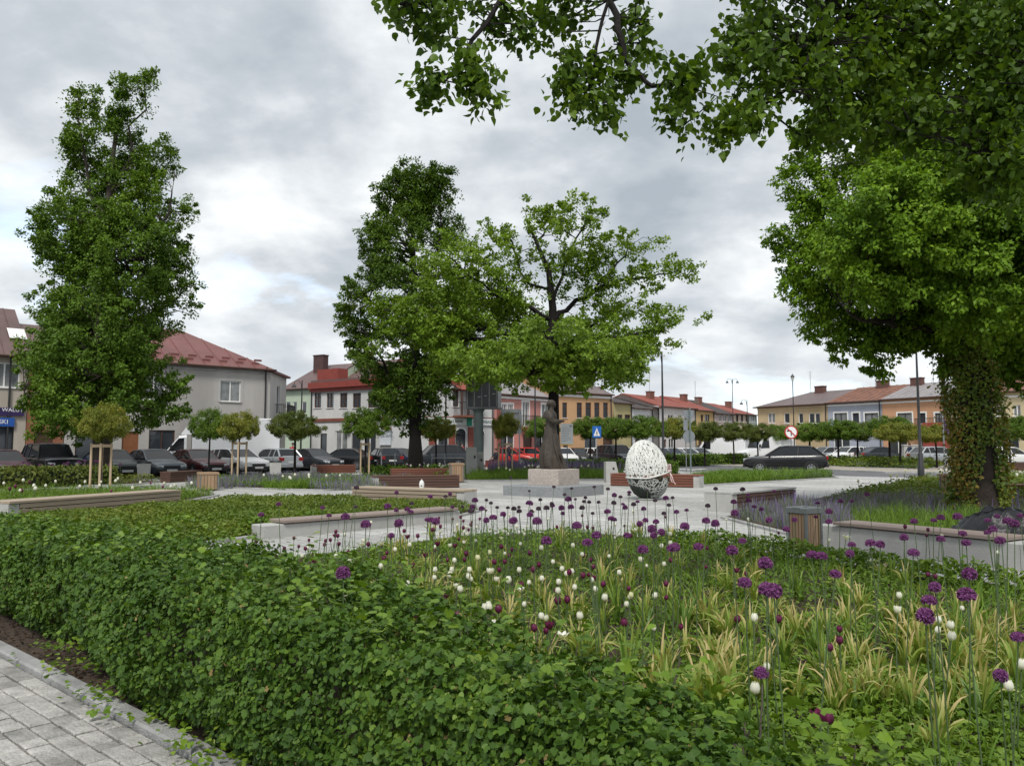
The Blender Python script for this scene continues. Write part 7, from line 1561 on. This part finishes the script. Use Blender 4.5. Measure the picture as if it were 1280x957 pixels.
# --- lavender bed on the left
B8_ = [(-10.9, 29), (-6.3, 27.1), (-4.9, 29.2), (-5.8, 36.5), (-8, 38.5), (-13, 35)]; soil(B8_)
for i in range(9):
    a = i / 9; cx_ = -10.6 + 5.2 * (i % 3) / 2 + rng.normal() * .3; cy_ = 29.6 + 2.2 * (i // 3) + rng.normal() * .3 - (.35 * (cx_ + 10.6)); w_ = 1.1
    poly = [(cx_ + w_ * math.cos(t) * 1.3, cy_ + w_ * math.sin(t)) for t in np.linspace(0, 6.28, 10, endpoint=False)]
    if i % 4 == 1: sub(poly, 1300, .5, 0, T_blade(.04, .4), lf_grass, 'bright green grass tuft between lavender in the left bed', 'grass', blade=True, spread=.8)
    else: sub(poly, 1200, .5, 0, T_blade(.045, .2), lf_lav, 'grey lavender mound in the left bed', 'lavender', blade=True, spread=.6); sub(poly, 300, .54, 0, T_blade(.05, .05), lf_lavf, 'violet lavender spikes in the left bed', 'lavender', blade=True, spread=.35)
sub([(p[0] * .96 - .34, p[1] * .96 + 1.3) for p in B8_], 6500, .3, .09, T_diamond(), lf_cover, 'low green cover under the lavender', seed=21)
# --- tulip bed behind the left bench
B9 = [(-16.5, 15.2), (-10.2, 15.6), (-8.7, 19.6), (-8.9, 24.5), (-12, 26.3), (-19, 25)]; soil(B9)
sub([(p[0] * .98 - .26, p[1] * .98 + .42) for p in B9], 22000, .42, 0, T_blade(.035, .5), lf_grass, 'pale grassy bulb leaves behind the left bench', 'grass', blade=True, spread=.8)
sub([(p[0] * .98 - .26, p[1] * .98 + .42) for p in B9], 9000, .28, .07, T_diamond(), lf_spir, 'yellow green cover behind the left bench', seed=23)
B10 = [(-24, 26), (-14.6, 31), (-14.8, 34), (-17, 35.4), (-27, 31)]; soil(B10); sub(B10, 7000, .4, .1, T_diamond(), lf_olive, 'dull green cover in the far left bed', seed=24)
FP = {'w': tulip_far(m_tw, 1), 'd': tulip_far(m_td, 2), 'c': tulip_far(m_tc, 3), 'p': None}; FU = set(); FREST = [MB(), 20]
def far_tulip(k, x, y, z, s, label, group):
    if FREST[1] <= 0:
        q = FREST[0]; q.mat('wdc'.index(k)); lx, ly = random.uniform(-.1, .1) * z, random.uniform(-.1, .1) * z; q.lathe([(.004 * s, z), (.021 * s, z + .012 * s), (.026 * s, z + .03 * s), (.020 * s, z + .05 * s), (.009 * s, z + .062 * s)], 6, (x, y, 0)); q.mat(3); q.tube([(x + lx, y + ly, z - .34), (x, y, z)], [.008, .007], 4); return
    FREST[1] -= 1
    o = FP[k]
    if k in FU: o = o.copy(); COL.objects.link(o)
    FU.add(k); o.location = (x, y, z); o.scale = (s, s, s); o.rotation_euler = (random.uniform(-.12, .12), random.uniform(-.12, .12), random.uniform(0, 6)); tag(o, label, 'flower', group)
CNAME = {'w': 'white', 'd': 'dark wine red', 'c': 'cream yellow'}
def far_set(poly, counts, z, s, where, g):
    for k, n in counts.items():
        for x, y in sample_poly(poly, n): far_tulip(k, x, y, z * random.uniform(.85, 1.1), s * random.uniform(.9, 1.3), f'{CNAME[k]} tulip {where}', f'{CNAME[k]} tulips {g}')
far_set([(-15, 16), (-10.3, 16.2), (-9.0, 19.8), (-9.1, 23.8), (-12, 25.6), (-17, 24)], {'w': 34, 'd': 26}, .50, 1.35, 'in the bed behind the left bench', 'behind the left bench')
far_set([(8.6, 22.2), (13, 20.5), (22, 24), (24, 35), (16, 31.8)], {'w': 16, 'c': 22}, .62, 1.5, 'among the yellow green shrubs of the right bed', 'in the right bed')
far_set([(-1.8, 35.2), (4.2, 36.8), (5, 41), (-1.8, 40)], {'w': 12, 'c': 8, 'd': 8}, .56, 1.6, 'in the grass behind the statue', 'behind the statue')
far_set([(-5.6, 39.4), (-2.6, 37.6), (-2.2, 41), (-4.8, 43)], {'w': 16, 'd': 6}, .56, 1.6, 'in the planting behind the dark benches', 'behind the dark benches')
far_set([(-10.5, 29.3), (-6.5, 27.6), (-5.6, 29.5), (-9, 31.5)], {'w': 9}, .45, 1.6, 'at the front of the lavender bed', 'in the lavender bed')
tag(FREST[0].build('tulips', [m_tw, m_td, m_tc, m_stemg]), 'small distant white, cream and wine red tulips in the farther beds', None, None, 'stuff')
for k_ in FP.values():
    if k_ is not None and not k_.get('label'): bpy.data.objects.remove(k_)
for x, y in sample_poly([(-22.5, 26.6), (-14.6, 30.6), (-15, 31.8), (-22.8, 27.8)], 34):
    r = dup(AP['p'][random.randrange(3)], (x, y, random.uniform(.85, 1.02)), 0, 'purple allium ball over the dark hedge at the left edge', 'purple alliums at the left edge', 1.25)
    st = [c for c in r.children if c.name.startswith('stem')][0]; st.scale = (1.4, 1.4, .7)
